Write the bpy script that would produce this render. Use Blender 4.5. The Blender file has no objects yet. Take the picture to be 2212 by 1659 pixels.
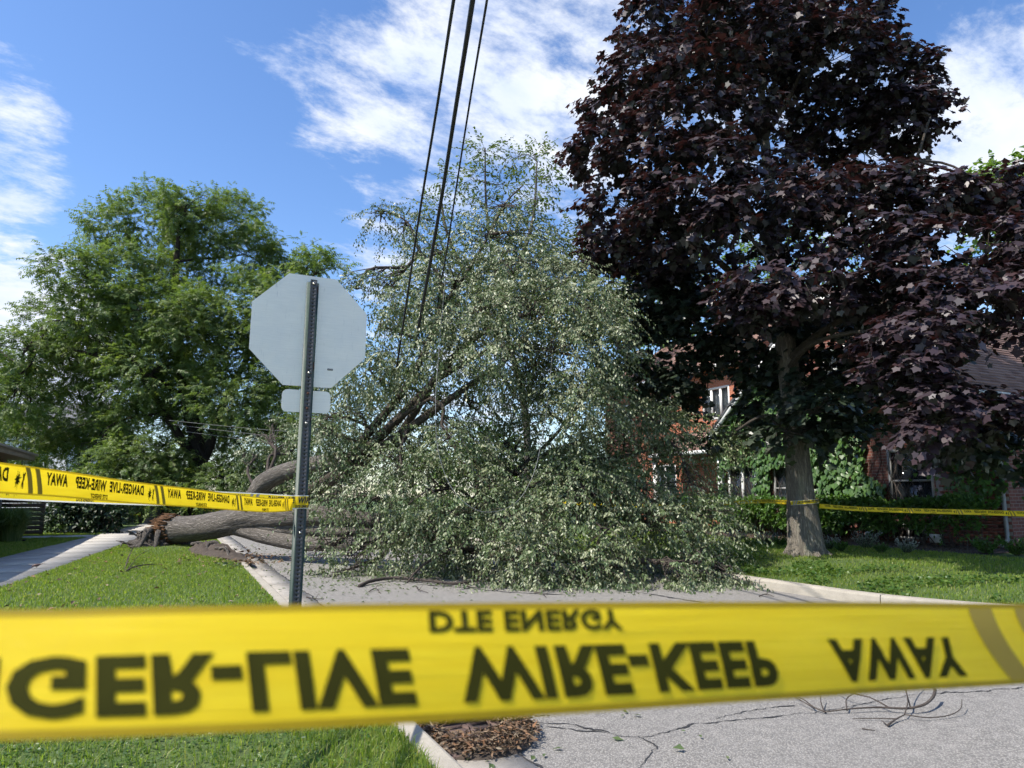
import bpy, bmesh, math, random
import numpy as np
from mathutils import Vector, Matrix, noise as mnoise

rng = np.random.default_rng(7)
random.seed(7)
R = math.radians
SC = bpy.context.scene
COL = SC.collection

# ------------------------------------------------------------------ camera
CAM_H = 1.43
PITCH = R(9)
cam_data = bpy.data.cameras.new("camera")
cam_data.sensor_width = 36
cam_data.lens = 24.97
cam_data.clip_start = 0.05
cam_data.clip_end = 3000
cam_data.dof.use_dof = True
cam_data.dof.focus_distance = 13.0
cam_data.dof.aperture_fstop = 6.6
cam = bpy.data.objects.new("camera", cam_data)
cam.location = (0, 0, CAM_H)
cam.rotation_euler = (R(90) + PITCH, 0, 0)
COL.objects.link(cam)
SC.camera = cam

# ------------------------------------------------------------------ light
SUN_EL, SUN_AZ = R(53), math.atan2(-0.90, -0.432)          # azimuth measured from +Y towards +X
SUN_DIR = Vector((math.sin(SUN_AZ) * math.cos(SUN_EL), math.cos(SUN_AZ) * math.cos(SUN_EL), math.sin(SUN_EL)))
sun_data = bpy.data.lights.new("sun", "SUN")
sun_data.energy = 3.7
sun_data.angle = R(0.5)
sun_data.color = (1.0, 0.94, 0.85)
sun = bpy.data.objects.new("sun", sun_data)
sun.rotation_euler = SUN_DIR.to_track_quat("Z", "Y").to_euler()
COL.objects.link(sun)

world = bpy.data.worlds.new("World")
SC.world = world
world.use_nodes = True
world.cycles.sampling_method = "MANUAL"
world.cycles.sample_map_resolution = 256
SC.view_settings.view_transform = "Standard"
SC.view_settings.look = "None"
SC.view_settings.exposure = 1.12
SC.view_settings.gamma = 1.0
SC.view_settings.use_curve_mapping = False
SC.render.engine = "CYCLES"
SC.cycles.max_bounces = 4
SC.cycles.diffuse_bounces = 2
SC.cycles.use_adaptive_sampling = True
SC.cycles.adaptive_threshold = 0.03
SC.cycles.glossy_bounces = 2
SC.cycles.transmission_bounces = 4


def ray(px, py):
    u = (px - 1106) / 1534.0
    v = (829.5 - py) / 1534.0
    return Vector((u, math.cos(PITCH) - v * math.sin(PITCH), math.sin(PITCH) + v * math.cos(PITCH)))


def at(px, py, Y):
    """world point seen at photo position (2212 wide) at forward distance Y"""
    d = ray(px, py)
    return Vector((0, 0, CAM_H)) + d * (Y / d.y)


def gp(px, py, z=0.0):
    """point of the level z seen at photo position"""
    d = ray(px, py)
    return Vector((0, 0, CAM_H)) + d * ((z - CAM_H) / d.z)


class NT:
    """small node-tree helper"""
    def __init__(self, tree):
        self.t = tree
        self.n = tree.nodes
        self.l = tree.links

    def node(self, typ, **kw):
        nd = self.n.new(typ)
        for k, v in kw.items():
            if k.startswith("_"):
                setattr(nd, k[1:], v)
        return nd

    def link(self, a, b):
        self.l.new(a, b)

    def math(self, op, a, b=None, c=None, clamp=False):
        nd = self.n.new("ShaderNodeMath")
        nd.operation = op
        nd.use_clamp = clamp
        for i, x in enumerate((a, b, c)):
            if x is None:
                continue
            if isinstance(x, (int, float)):
                nd.inputs[i].default_value = x
            else:
                self.l.new(x, nd.inputs[i])
        return nd.outputs[0]

    def mix(self, fac, a, b, blend="MIX"):
        nd = self.n.new("ShaderNodeMix")
        nd.data_type = "RGBA"
        nd.blend_type = blend
        for i, x in ((0, fac), (6, a), (7, b)):
            if isinstance(x, (int, float)):
                nd.inputs[i].default_value = x
            elif isinstance(x, tuple):
                nd.inputs[i].default_value = (x[0], x[1], x[2], 1)
            else:
                self.l.new(x, nd.inputs[i])
        return nd.outputs[2]

    def noise(self, vec, scale, detail=4, rough=0.55, dist=0.0):
        nd = self.n.new("ShaderNodeTexNoise")
        nd.inputs["Scale"].default_value = scale
        nd.inputs["Detail"].default_value = detail
        nd.inputs["Roughness"].default_value = rough
        nd.inputs["Distortion"].default_value = dist
        if vec is not None:
            self.l.new(vec, nd.inputs["Vector"])
        return nd.outputs[0]

    def voro(self, vec, scale, feature="F1", rand=1.0):
        nd = self.n.new("ShaderNodeTexVoronoi")
        nd.feature = feature
        nd.inputs["Scale"].default_value = scale
        nd.inputs["Randomness"].default_value = rand
        if vec is not None:
            self.l.new(vec, nd.inputs["Vector"])
        return nd.outputs[0]

    def ramp(self, fac, stops, interp="LINEAR"):
        nd = self.n.new("ShaderNodeValToRGB")
        cr = nd.color_ramp
        cr.interpolation = interp
        while len(cr.elements) < len(stops):
            cr.elements.new(0.5)
        for e, (p, c) in zip(cr.elements, stops):
            e.position = p
            if isinstance(c, (int, float)):
                c = (c, c, c)
            e.color = (c[0], c[1], c[2], 1)
        self.l.new(fac, nd.inputs[0])
        return nd.outputs[0]

    def mapping(self, vec, scale=(1, 1, 1), rot=(0, 0, 0), loc=(0, 0, 0)):
        nd = self.n.new("ShaderNodeMapping")
        nd.inputs["Scale"].default_value = scale
        nd.inputs["Rotation"].default_value = rot
        nd.inputs["Location"].default_value = loc
        self.l.new(vec, nd.inputs["Vector"])
        return nd.outputs[0]

    def bump(self, h, strength=0.5, dist=0.01):
        nd = self.n.new("ShaderNodeBump")
        nd.inputs["Strength"].default_value = strength
        nd.inputs["Distance"].default_value = dist
        self.l.new(h, nd.inputs["Height"])
        return nd.outputs[0]

    def pos(self):
        return self.n.new("ShaderNodeNewGeometry").outputs["Position"]

    def attr(self, name, out="Fac"):
        nd = self.n.new("ShaderNodeAttribute")
        nd.attribute_name = name
        return nd.outputs[out]


# ------------------------------------------------------------------ sky
def build_sky():
    k = NT(world.node_tree)
    k.n.clear()
    out = k.node("ShaderNodeOutputWorld")
    bg = k.node("ShaderNodeBackground")
    sky = k.node("ShaderNodeTexSky")
    sky.sky_type = "NISHITA"
    sky.sun_disc = False
    sky.sun_elevation = SUN_EL
    sky.sun_rotation = SUN_AZ % (2 * math.pi)
    sky.air_density = 1.0
    sky.dust_density = 0.6
    sky.ozone_density = 2.2
    hsv = k.node("ShaderNodeHueSaturation")
    hsv.inputs["Saturation"].default_value = 1.18
    hsv.inputs["Hue"].default_value = 0.506
    hsv.inputs["Value"].default_value = 0.84
    k.link(sky.outputs[0], hsv.inputs["Color"])
    tc = k.node("ShaderNodeTexCoord")
    d = tc.outputs["Generated"]
    sep = k.node("ShaderNodeSeparateXYZ")
    k.link(d, sep.inputs[0])
    # the cloud layer: the view direction met with a flat layer overhead
    den = k.math("ADD", k.math("MAXIMUM", sep.outputs[2], 0.0), 0.16)
    comb = k.node("ShaderNodeCombineXYZ")
    k.link(k.math("DIVIDE", sep.outputs[0], den), comb.inputs[0])
    k.link(k.math("DIVIDE", sep.outputs[1], den), comb.inputs[1])
    lay = comb.outputs[0]
    m1 = k.mapping(lay, scale=(1.0, 1.0, 1), rot=(0, 0, R(-38)), loc=(3.1, 1.7, 0))
    big = k.noise(k.mapping(m1, scale=(0.8, 1.2, 1)), 1.7, 3, 0.5, 0.2)
    fine = k.noise(k.mapping(m1, scale=(1.2, 1.75, 1)), 4.2, 10, 0.66, 0.12)
    dens = k.math("ADD", k.math("MULTIPLY", big, 0.30), k.math("MULTIPLY_ADD", fine, 1.75, -0.415))
    bias = None
    # banks of cloud, each a soft cone of the sky: photo position, radius in degrees, weight
    banks = [(1010, 120, 10, .19), (1150, 30, 9, .17), (800, 140, 6, .15), (880, 290, 6, .14), (720, 270, 3.5, .12), (620, 110, 3, .08),
             (1230, 160, 7, .10), (1330, 400, 6, .08), (10, 140, 3, .26), (70, 210, 2.6, .28), (130, 285, 2.4, .24), (20, 350, 4, .40), (110, 375, 3, .34),
             (10, 610, 5.5, .42), (60, 750, 6, .38), (20, 860, 7, .34), (2150, 200, 6, .28), (2130, 310, 6, .30),
             (2330, 230, 7, .2), (1830, 380, 10, .18), (1250, 440, 4, .14), (870, 600, 4, .14), (1030, 860, 6, .3), (780, 590, 3, .12),
             (440, 240, 13, -.18), (330, 330, 10, -.10), (560, 480, 9, -.16), (300, 60, 9, -.12), (1990, 40, 6, -.2), (2150, 20, 6, -.14), (760, 420, 5, .12), (600, 180, 4, .1), (1180, 260, 6, .1), (70, 460, 4, -.2), (200, 180, 5, -.2), (230, 420, 4, -.16)]
    for px, py, rad, w in banks:
        c = ray(px, py).normalized()
        dt = k.node("ShaderNodeVectorMath", _operation="DOT_PRODUCT")
        k.link(d, dt.inputs[0])
        dt.inputs[1].default_value = c
        mr = k.node("ShaderNodeMapRange", _interpolation_type="SMOOTHERSTEP")
        mr.inputs["From Min"].default_value = math.cos(R(rad * 1.5))
        mr.inputs["From Max"].default_value = math.cos(R(rad * 0.1))
        mr.inputs["To Min"].default_value = 0
        mr.inputs["To Max"].default_value = w * 0.68
        k.link(dt.outputs["Value"], mr.inputs["Value"])
        bias = mr.outputs[0] if bias is None else k.math("ADD", bias, mr.outputs[0])
    dens = k.math("ADD", dens, bias)
    mr = k.node("ShaderNodeMapRange", _interpolation_type="SMOOTHSTEP")
    mr.inputs["From Min"].default_value = 0.60
    mr.inputs["From Max"].default_value = 1.16
    mr.inputs["To Max"].default_value = 0.98
    k.link(dens, mr.inputs["Value"])
    shade = k.noise(k.mapping(m1, scale=(1, 1.6, 1)), 4.0, 5, 0.55, 0.3)
    ccol = k.ramp(shade, [(0.3, (2.9, 3.3, 4.2)), (0.62, (3.7, 3.85, 4.15))])
    col = k.mix(mr.outputs[0], hsv.outputs[0], ccol)
    k.link(col, bg.inputs["Color"])
    bg.inputs["Strength"].default_value = 0.13
    k.link(bg.outputs[0], out.inputs[0])


build_sky()

# ------------------------------------------------------------------ mesh helpers


def set_tags(o, label=None, cat=None, group=None, kind=None):
    if label:
        o["label"] = label
    if cat:
        o["category"] = cat
    if group:
        o["group"] = group
    if kind:
        o["kind"] = kind
    return o


def empty(name, loc=(0, 0, 0), label=None, cat=None, group=None, rz=0):
    o = bpy.data.objects.new(name, None)
    o.location = loc
    o.rotation_euler = (0, 0, rz)
    COL.objects.link(o)
    return set_tags(o, label, cat, group)


def link_mesh(name, me, mat, parent=None, smooth=False):
    """link a mesh object; vertices are given in world space and moved into the parent's frame"""
    if mat is not None:
        if isinstance(mat, (list, tuple)):
            for m in mat:
                me.materials.append(m)
        else:
            me.materials.append(mat)
    o = bpy.data.objects.new(name, me)
    COL.objects.link(o)
    if parent is not None:
        o.parent = parent
        M = Matrix.Identity(4)
        chain = []
        p = parent
        while p is not None:
            chain.append(p.matrix_basis.copy())
            p = p.parent
        for b in reversed(chain):
            M = M @ b
        o.matrix_parent_inverse = Matrix.Identity(4)
        me.transform(M.inverted())
    if smooth:
        me.polygons.foreach_set("use_smooth", np.ones(len(me.polygons), dtype=bool))
    return o


def np_mesh(name, verts, faces, attrs=None, matidx=None):
    """faces: list of int arrays (n,k)"""
    me = bpy.data.meshes.new(name)
    verts = np.asarray(verts, dtype=np.float32)
    me.vertices.add(len(verts))
    me.vertices.foreach_set("co", verts.ravel())
    faces = [np.asarray(f, dtype=np.int32) for f in faces if len(f)]
    nl = sum(f.size for f in faces)
    npoly = sum(len(f) for f in faces)
    me.loops.add(nl)
    me.polygons.add(npoly)
    me.loops.foreach_set("vertex_index", np.concatenate([f.ravel() for f in faces]))
    starts, tot, off = [], [], 0
    for f in faces:
        k = f.shape[1]
        starts.append(off + np.arange(len(f)) * k)
        tot.append(np.full(len(f), k))
        off += f.size
    me.polygons.foreach_set("loop_start", np.concatenate(starts).astype(np.int32))
    me.polygons.foreach_set("loop_total", np.concatenate(tot).astype(np.int32))
    if matidx is not None:
        me.polygons.foreach_set("material_index", np.asarray(matidx, dtype=np.int32))
    me.update(calc_edges=True)
    for nm, (typ, data) in (attrs or {}).items():
        a = me.attributes.new(nm, typ, "POINT")
        key = "value" if typ == "FLOAT" else "vector"
        a.data.foreach_set(key, np.asarray(data, dtype=np.float32).ravel())
    return me


class Geo:
    """collects vertices and faces for one mesh"""
    def __init__(self):
        self.v, self.q, self.t, self.n = [], [], [], []
        self.uvw = []
        self.cnt = 0

    def add(self, v, quads=None, tris=None, uvw=None):
        v = np.asarray(v, dtype=np.float64).reshape(-1, 3)
        if quads is not None and len(quads):
            self.q.append(np.asarray(quads) + self.cnt)
        if tris is not None and len(tris):
            self.t.append(np.asarray(tris) + self.cnt)
        self.v.append(v)
        self.uvw.append(np.zeros_like(v) if uvw is None else np.asarray(uvw, dtype=np.float64).reshape(-1, 3))
        self.cnt += len(v)
        return self

    def ngon(self, idx):
        self.n.append([i for i in idx])
        return self

    def box(self, c, s, axes=None):
        """c centre, s full sizes, axes three unit vectors"""
        c = np.array(c, dtype=float)
        ax = np.eye(3) if axes is None else np.array([list(a) for a in axes], dtype=float)
        h = np.array(s, dtype=float) / 2
        co = []
        for z in (-1, 1):
            for x, y in ((-1, -1), (1, -1), (1, 1), (-1, 1)):
                co.append(c + ax[0] * h[0] * x + ax[1] * h[1] * y + ax[2] * h[2] * z)
        self.add(co, quads=[(3, 2, 1, 0), (4, 5, 6, 7), (0, 1, 5, 4), (1, 2, 6, 5), (2, 3, 7, 6), (3, 0, 4, 7)])
        return self

    def tube(self, pts, rad, sides=6, cap=True, rough=0.0, seed=0.0):
        P = np.array([list(p) for p in pts], dtype=float)
        n = len(P)
        rad = np.broadcast_to(np.asarray(rad, dtype=float), (n,))
        T = np.gradient(P, axis=0)
        T /= np.linalg.norm(T, axis=1)[:, None] + 1e-9
        up = np.array([0.13, 0.21, 0.97]) if abs(T[0][2]) < 0.9 else np.array([0.97, 0.13, 0.2])
        N = np.zeros_like(P)
        cur = up - T[0] * np.dot(up, T[0])
        for i in range(n):
            cur = cur - T[i] * np.dot(cur, T[i])
            cur /= np.linalg.norm(cur) + 1e-9
            N[i] = cur
        B = np.cross(T, N)
        a = np.arange(sides) * 2 * math.pi / sides
        seg = np.concatenate([[0], np.cumsum(np.linalg.norm(np.diff(P, axis=0), axis=1))])
        rr = np.repeat(rad[:, None], sides, axis=1)
        if rough > 0:
            for i in range(n):
                for j in range(sides):
                    q = Vector((math.cos(a[j]) * 1.6 + seed, math.sin(a[j]) * 1.6, seg[i] * 0.9))
                    f = mnoise.noise(q) * 0.6
                    q2 = Vector((math.cos(a[j]) * 6 + seed, math.sin(a[j]) * 6, seg[i] * 1.2))
                    f += -abs(mnoise.noise(q2)) * 0.5
                    rr[i, j] *= 1 + rough * f
        V = P[:, None, :] + rr[:, :, None] * (np.cos(a)[None, :, None] * N[:, None, :] + np.sin(a)[None, :, None] * B[:, None, :])
        uvw = np.stack([np.cos(a)[None, :] * rad.max() * np.ones((n, 1)), np.sin(a)[None, :] * rad.max() * np.ones((n, 1)), np.repeat(seg[:, None], sides, 1) + seed * 3.1], axis=-1)
        i = np.arange(n - 1)[:, None] * sides
        j = np.arange(sides)[None, :]
        j2 = (j + 1) % sides
        quads = np.stack([i + j, i + j2, i + sides + j2, i + sides + j], axis=-1).reshape(-1, 4)
        base = self.cnt
        self.add(V.reshape(-1, 3), quads=quads, uvw=uvw)
        if cap:
            for r0, c, flip in ((0, P[0], True), ((n - 1) * sides, P[-1], False)):
                ci = self.cnt
                self.add([c], uvw=[uvw[0 if flip else -1].mean(axis=0)])
                tr = [(ci, base + r0 + (k + 1) % sides, base + r0 + k) if flip else (ci, base + r0 + k, base + r0 + (k + 1) % sides) for k in range(sides)]
                self.t.append(np.array(tr))
        return self

    def sphere(self, c, r, seg=10, rings=6, axes=None):
        c = np.array(c, float)
        r = np.broadcast_to(np.asarray(r, float), (3,))
        ax = np.eye(3) if axes is None else np.array([list(q) for q in axes], float)
        pts = []
        for i in range(rings + 1):
            th = math.pi * i / rings
            for j in range(seg):
                ph = 2 * math.pi * j / seg
                l = np.array([math.sin(th) * math.cos(ph), math.sin(th) * math.sin(ph), math.cos(th)]) * r
                pts.append(c + l @ ax)
        q = [(i * seg + j, (i + 1) * seg + j, (i + 1) * seg + (j + 1) % seg, i * seg + (j + 1) % seg) for i in range(rings) for j in range(seg)]
        return self.add(pts, quads=q)

    def mesh(self, name, extra=None):
        v = np.concatenate(self.v)
        if self.n:
            me = bpy.data.meshes.new(name)
            f = [tuple(x) for a in self.q for x in a] + [tuple(x) for a in self.t for x in a] + [tuple(x) for x in self.n]
            me.from_pydata([tuple(p) for p in v], [], f)
            me.update()
            return me
        at_ = {"uvw": ("FLOAT_VECTOR", np.concatenate(self.uvw))}
        at_.update(extra or {})
        return np_mesh(name, v, [np.concatenate(a) for a in (self.q, self.t) if a], at_)

    def build(self, name, mat, parent=None, smooth=False, extra=None):
        return link_mesh(name, self.mesh(name, extra), mat, parent, smooth)


def spline(pts, n):
    """centripetal Catmull-Rom through points, n samples spread evenly by chord length"""
    P = np.array([list(p) for p in pts], float)
    if len(P) == 2:
        return P[0] + (P[1] - P[0]) * np.linspace(0, 1, n)[:, None]
    ch = np.linalg.norm(np.diff(P, axis=0), axis=1) + 1e-9
    cum = np.concatenate([[0], np.cumsum(ch)])
    P = np.vstack([P[0] - (P[1] - P[0]) * 0.5, P, P[-1] + (P[-1] - P[-2]) * 0.5])
    kn = np.concatenate([[0], np.cumsum(np.sqrt(np.linalg.norm(np.diff(P, axis=0), axis=1) + 1e-9))])
    out = []
    for x in np.linspace(0, cum[-1], n):
        i = min(max(int(np.searchsorted(cum, x, side="right")) - 1, 0), len(cum) - 2)
        f = (x - cum[i]) / ch[i]
        p0, p1, p2, p3 = P[i:i + 4]
        t0, t1, t2, t3 = kn[i:i + 4]
        t = t1 + (t2 - t1) * f
        a1 = (t1 - t) / (t1 - t0) * p0 + (t - t0) / (t1 - t0) * p1
        a2 = (t2 - t) / (t2 - t1) * p1 + (t - t1) / (t2 - t1) * p2
        a3 = (t3 - t) / (t3 - t2) * p2 + (t - t2) / (t3 - t2) * p3
        b1 = (t2 - t) / (t2 - t0) * a1 + (t - t0) / (t2 - t0) * a2
        b2 = (t3 - t) / (t3 - t1) * a2 + (t - t1) / (t3 - t1) * a3
        out.append((t2 - t) / (t2 - t1) * b1 + (t - t1) / (t2 - t1) * b2)
    return np.array(out)


# ------------------------------------------------------------------ materials
MATS = {}


def new_mat(name):
    m = bpy.data.materials.new(name)
    m.use_nodes = True
    k = NT(m.node_tree)
    b = k.n["Principled BSDF"]
    MATS[name] = m
    return m, k, b


def simple(name, c1, c2=None, scale=8.0, rough=0.7, bump=0.0, bump_scale=60.0, metal=0.0, spec=0.5, detail=5):
    m, k, b = new_mat(name)
    p = k.pos()
    c2 = c2 or tuple(x * 0.75 for x in c1)
    n = k.noise(p, scale, detail, 0.6)
    col = k.ramp(n, [(0.3, c2), (0.7, c1)])
    k.link(col, b.inputs["Base Color"])
    b.inputs["Roughness"].default_value = rough
    b.inputs["Metallic"].default_value = metal
    b.inputs["Specular IOR Level"].default_value = spec
    if bump:
        k.link(k.bump(k.noise(p, bump_scale, 4, 0.6), bump, 0.01), b.inputs["Normal"])
    return m


def leaf_mat(name, cols, back=None, rough=0.45, trans=0.35, tcol=None, spec=0.4):
    """two-sided leaf: colour varies leaf by leaf, part of the light passes through"""
    m, k, b = new_mat(name)
    a = k.attr("rnd")
    stops = [(i / (len(cols) - 1), c) for i, c in enumerate(cols)]
    col = k.ramp(a, stops)
    if back:
        bf = k.n.new("ShaderNodeNewGeometry").outputs["Backfacing"]
        bc = k.ramp(a, [(0.0, tuple(x * 0.8 for x in back)), (1.0, back)])
        col = k.mix(bf, col, bc)
    k.link(col, b.inputs["Base Color"])
    b.inputs["Roughness"].default_value = rough
    b.inputs["Specular IOR Level"].default_value = spec
    tr = k.node("ShaderNodeBsdfTranslucent")
    if tcol:
        tm = k.mix(1.0, k.ramp(a, [(0, tuple(x * 0.8 for x in tcol)), (1, tcol)]), (1, 1, 1), "MULTIPLY")
    else:
        tm = k.mix(1.0, col, (1.5, 1.6, 0.7), "MULTIPLY")
    k.link(tm, tr.inputs[0])
    mx = k.node("ShaderNodeMixShader")
    mx.inputs[0].default_value = trans
    k.link(b.outputs[0], mx.inputs[1])
    k.link(tr.outputs[0], mx.inputs[2])
    k.link(mx.outputs[0], k.n["Material Output"].inputs[0])
    return m


def bark_mat(name, light, dark, fscale=1.0, strength=0.9, moss=None):
    m, k, b = new_mat(name)
    v = k.attr("uvw", "Vector")
    st = k.mapping(v, scale=(16 * fscale, 16 * fscale, 2.6 * fscale))
    n1 = k.noise(st, 1.5, 6, 0.62, 0.4)
    rid = k.math("ABSOLUTE", k.math("SUBTRACT", n1, 0.5))
    rid = k.math("MULTIPLY", rid, 5.0, clamp=True)
    blot = k.noise(v, 2.2, 4, 0.6)
    col = k.mix(rid, dark, light)
    col = k.mix(k.math("MULTIPLY", blot, 0.5), col, tuple(x * 0.6 for x in light), "MIX")
    if moss:
        col = k.mix(k.ramp(k.noise(v, 3.1, 3), [(0.52, 0), (0.7, 0.6)]), col, moss)
    k.link(col, b.inputs["Base Color"])
    b.inputs["Roughness"].default_value = 0.9
    b.inputs["Specular IOR Level"].default_value = 0.2
    k.link(k.bump(rid, strength, 0.03), b.inputs["Normal"])
    return m


def make_materials():
    # asphalt: grey binder, pale stone chips
    m, k, b = new_mat("asphalt")
    p = k.pos()
    chips = k.voro(p, 85)
    n = k.noise(p, 150, 3, 0.7)
    blot = k.noise(p, 0.9, 5, 0.6)
    mid = k.noise(p, 9, 5, 0.6)
    chip = k.ramp(k.math("ADD", k.math("MULTIPLY", chips, 0.55), k.math("MULTIPLY", n, 0.5)), [(0.34, (0.33, 0.312, 0.283)), (0.47, (0.20, 0.189, 0.171)), (0.62, (0.125, 0.118, 0.108))])
    base = k.mix(k.ramp(blot, [(0.35, 0.0), (0.75, 0.3)]), chip, (0.17, 0.165, 0.16))
    base = k.mix(k.ramp(mid, [(0.45, 0.0), (0.8, 0.3)]), base, (0.36, 0.34, 0.31))
    k.link(base, b.inputs["Base Color"])
    b.inputs["Roughness"].default_value = 0.85
    k.link(k.bump(k.math("ADD", chips, n), 0.6, 0.006), b.inputs["Normal"])

    # concrete
    for nm, c1, c2 in (("concrete", (0.47, 0.44, 0.39), (0.33, 0.31, 0.275)), ("kerb_concrete", (0.39, 0.355, 0.29), (0.27, 0.245, 0.205)), ("gutter_concrete", (0.40, 0.37, 0.33), (0.27, 0.25, 0.22))):
        m, k, b = new_mat(nm)
        p = k.pos()
        n = k.noise(p, 2.4, 6, 0.65)
        g = k.noise(p, 190, 3, 0.7)
        col = k.ramp(n, [(0.3, c2), (0.68, c1)])
        col = k.mix(k.ramp(g, [(0.36, 0.6), (0.5, 0.0)]), col, tuple(x * 0.55 for x in c2))
        col = k.mix(k.ramp(k.noise(p, 14, 5, 0.7), [(0.56, 0), (0.72, 0.35)]), col, tuple(x * 0.6 for x in c2))
        k.link(col, b.inputs["Base Color"])
        b.inputs["Roughness"].default_value = 0.9
        k.link(k.bump(g, 0.5, 0.004), b.inputs["Normal"])
    simple("tar", (0.03, 0.03, 0.032), (0.015, 0.015, 0.016), 20, 0.8, 0.4)
    simple("soil", (0.07, 0.052, 0.038), (0.028, 0.021, 0.016), 14, 0.95, 0.8, 40)
    simple("mulch", (0.075, 0.045, 0.032), (0.03, 0.02, 0.016), 30, 0.95, 0.9, 70)
    m, k, b = new_mat("lawn")
    p = k.pos()
    n = k.noise(p, 0.8, 5, 0.6)
    f = k.noise(p, 45, 4, 0.7)
    col = k.ramp(n, [(0.3, (0.045, 0.085, 0.018)), (0.55, (0.075, 0.13, 0.022)), (0.75, (0.12, 0.14, 0.045))])
    col = k.mix(k.ramp(f, [(0.4, 0.55), (0.62, 0.0)]), col, (0.03, 0.045, 0.013))
    k.link(col, b.inputs["Base Color"])
    b.inputs["Roughness"].default_value = 0.95
    k.link(k.bump(f, 0.8, 0.03), b.inputs["Normal"])
    leaf_mat("grass_blades", [(0.085, 0.15, 0.022), (0.14, 0.215, 0.030), (0.205, 0.27, 0.044), (0.34, 0.31, 0.13)], trans=0.5, rough=0.5)
    leaf_mat("weeds", [(0.035, 0.085, 0.018), (0.06, 0.12, 0.022), (0.10, 0.155, 0.03)], trans=0.3)
    leaf_mat("buds", [(0.30, 0.36, 0.08), (0.42, 0.42, 0.16)], trans=0.2)
    leaf_mat("elm_leaves", [(0.066, 0.102, 0.036), (0.090, 0.130, 0.048), (0.125, 0.162, 0.066)], back=(0.25, 0.275, 0.155), trans=0.2, rough=0.42, spec=0.5, tcol=(0.13, 0.21, 0.05))
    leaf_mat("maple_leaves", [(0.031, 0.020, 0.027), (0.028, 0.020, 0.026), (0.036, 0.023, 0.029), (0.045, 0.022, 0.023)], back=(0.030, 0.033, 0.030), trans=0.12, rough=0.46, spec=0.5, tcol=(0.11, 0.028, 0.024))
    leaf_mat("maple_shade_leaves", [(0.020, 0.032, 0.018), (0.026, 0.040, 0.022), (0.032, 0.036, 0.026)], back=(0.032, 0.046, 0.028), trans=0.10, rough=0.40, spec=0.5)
    leaf_mat("locust_leaves", [(0.070, 0.112, 0.036), (0.095, 0.145, 0.044), (0.13, 0.182, 0.054), (0.185, 0.23, 0.066)], trans=0.38, rough=0.5)
    leaf_mat("pale_leaves", [(0.08, 0.14, 0.035), (0.11, 0.18, 0.04), (0.15, 0.22, 0.05)], trans=0.4, rough=0.5)
    leaf_mat("wispy_leaves", [(0.07, 0.105, 0.035), (0.10, 0.14, 0.05), (0.14, 0.165, 0.07)], trans=0.35, rough=0.5)
    leaf_mat("hedge_leaves", [(0.04, 0.09, 0.016), (0.06, 0.13, 0.02), (0.085, 0.16, 0.026)], trans=0.3, rough=0.4)
    leaf_mat("ivy_leaves", [(0.045, 0.095, 0.028), (0.065, 0.13, 0.032), (0.09, 0.17, 0.038)], trans=0.25, rough=0.4)
    leaf_mat("dark_leaves", [(0.018, 0.035, 0.014), (0.026, 0.05, 0.018), (0.036, 0.06, 0.022)], trans=0.2, rough=0.45)
    leaf_mat("silver_leaves", [(0.10, 0.14, 0.09), (0.15, 0.19, 0.13), (0.26, 0.27, 0.27)], trans=0.2)
    leaf_mat("reed_blades", [(0.09, 0.14, 0.045), (0.14, 0.20, 0.065), (0.21, 0.26, 0.11)], trans=0.4)
    leaf_mat("litter", [(0.055, 0.036, 0.025), (0.10, 0.068, 0.045), (0.16, 0.12, 0.08), (0.20, 0.10, 0.05), (0.24, 0.20, 0.145)], trans=0.05, rough=0.85, spec=0.2)
    bark_mat("elm_bark", (0.37, 0.335, 0.29), (0.06, 0.052, 0.045), 1.0, 1.0)
    bark_mat("limb_bark", (0.20, 0.17, 0.135), (0.05, 0.042, 0.034), 1.4, 0.8)
    bark_mat("twig_bark", (0.12, 0.10, 0.085), (0.05, 0.04, 0.034), 2.0, 0.4)
    bark_mat("maple_bark", (0.48, 0.43, 0.355), (0.10, 0.086, 0.07), 0.9, 1.0, moss=(0.30, 0.30, 0.22))
    bark_mat("dark_bark", (0.075, 0.062, 0.05), (0.025, 0.02, 0.017), 1.0, 0.8)
    bark_mat("grey_bark", (0.19, 0.17, 0.145), (0.07, 0.06, 0.05), 1.0, 0.8)
    bark_mat("root_bark", (0.27, 0.245, 0.215), (0.06, 0.05, 0.042), 1.0, 1.0)
    bark_mat("torn_wood", (0.36, 0.20, 0.10), (0.10, 0.05, 0.028), 2.2, 0.9)
    # galvanised, scratched sign sheet
    m, k, b = new_mat("sign_aluminium")
    p = k.pos()
    br = k.noise(k.mapping(p, scale=(3, 3, 120)), 3, 4, 0.6)
    bl = k.noise(p, 4, 5, 0.6)
    sc = k.noise(k.mapping(p, scale=(40, 40, 3)), 2.2, 4, 0.7)
    col = k.ramp(br, [(0.3, (0.80, 0.745, 0.64)), (0.7, (0.90, 0.845, 0.735))])
    col = k.mix(k.ramp(bl, [(0.45, 0), (0.75, 0.35)]), col, (0.60, 0.60, 0.585))
    col = k.mix(k.ramp(sc, [(0.62, 0), (0.72, 0.5)]), col, (0.42, 0.40, 0.37))
    k.link(col, b.inputs["Base Color"])
    b.inputs["Metallic"].default_value = 0.15
    b.inputs["Roughness"].default_value = 0.42
    k.link(k.bump(br, 0.08, 0.002), b.inputs["Normal"])
    # painted green post, worn to purple-grey
    m, k, b = new_mat("post_paint")
    p = k.pos()
    n = k.noise(k.mapping(p, scale=(30, 30, 5)), 1.6, 6, 0.7)
    n2 = k.noise(p, 55, 4, 0.7)
    col = k.ramp(n, [(0.36, (0.014, 0.034, 0.026)), (0.52, (0.026, 0.052, 0.040)), (0.70, (0.075, 0.078, 0.078))])
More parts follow.
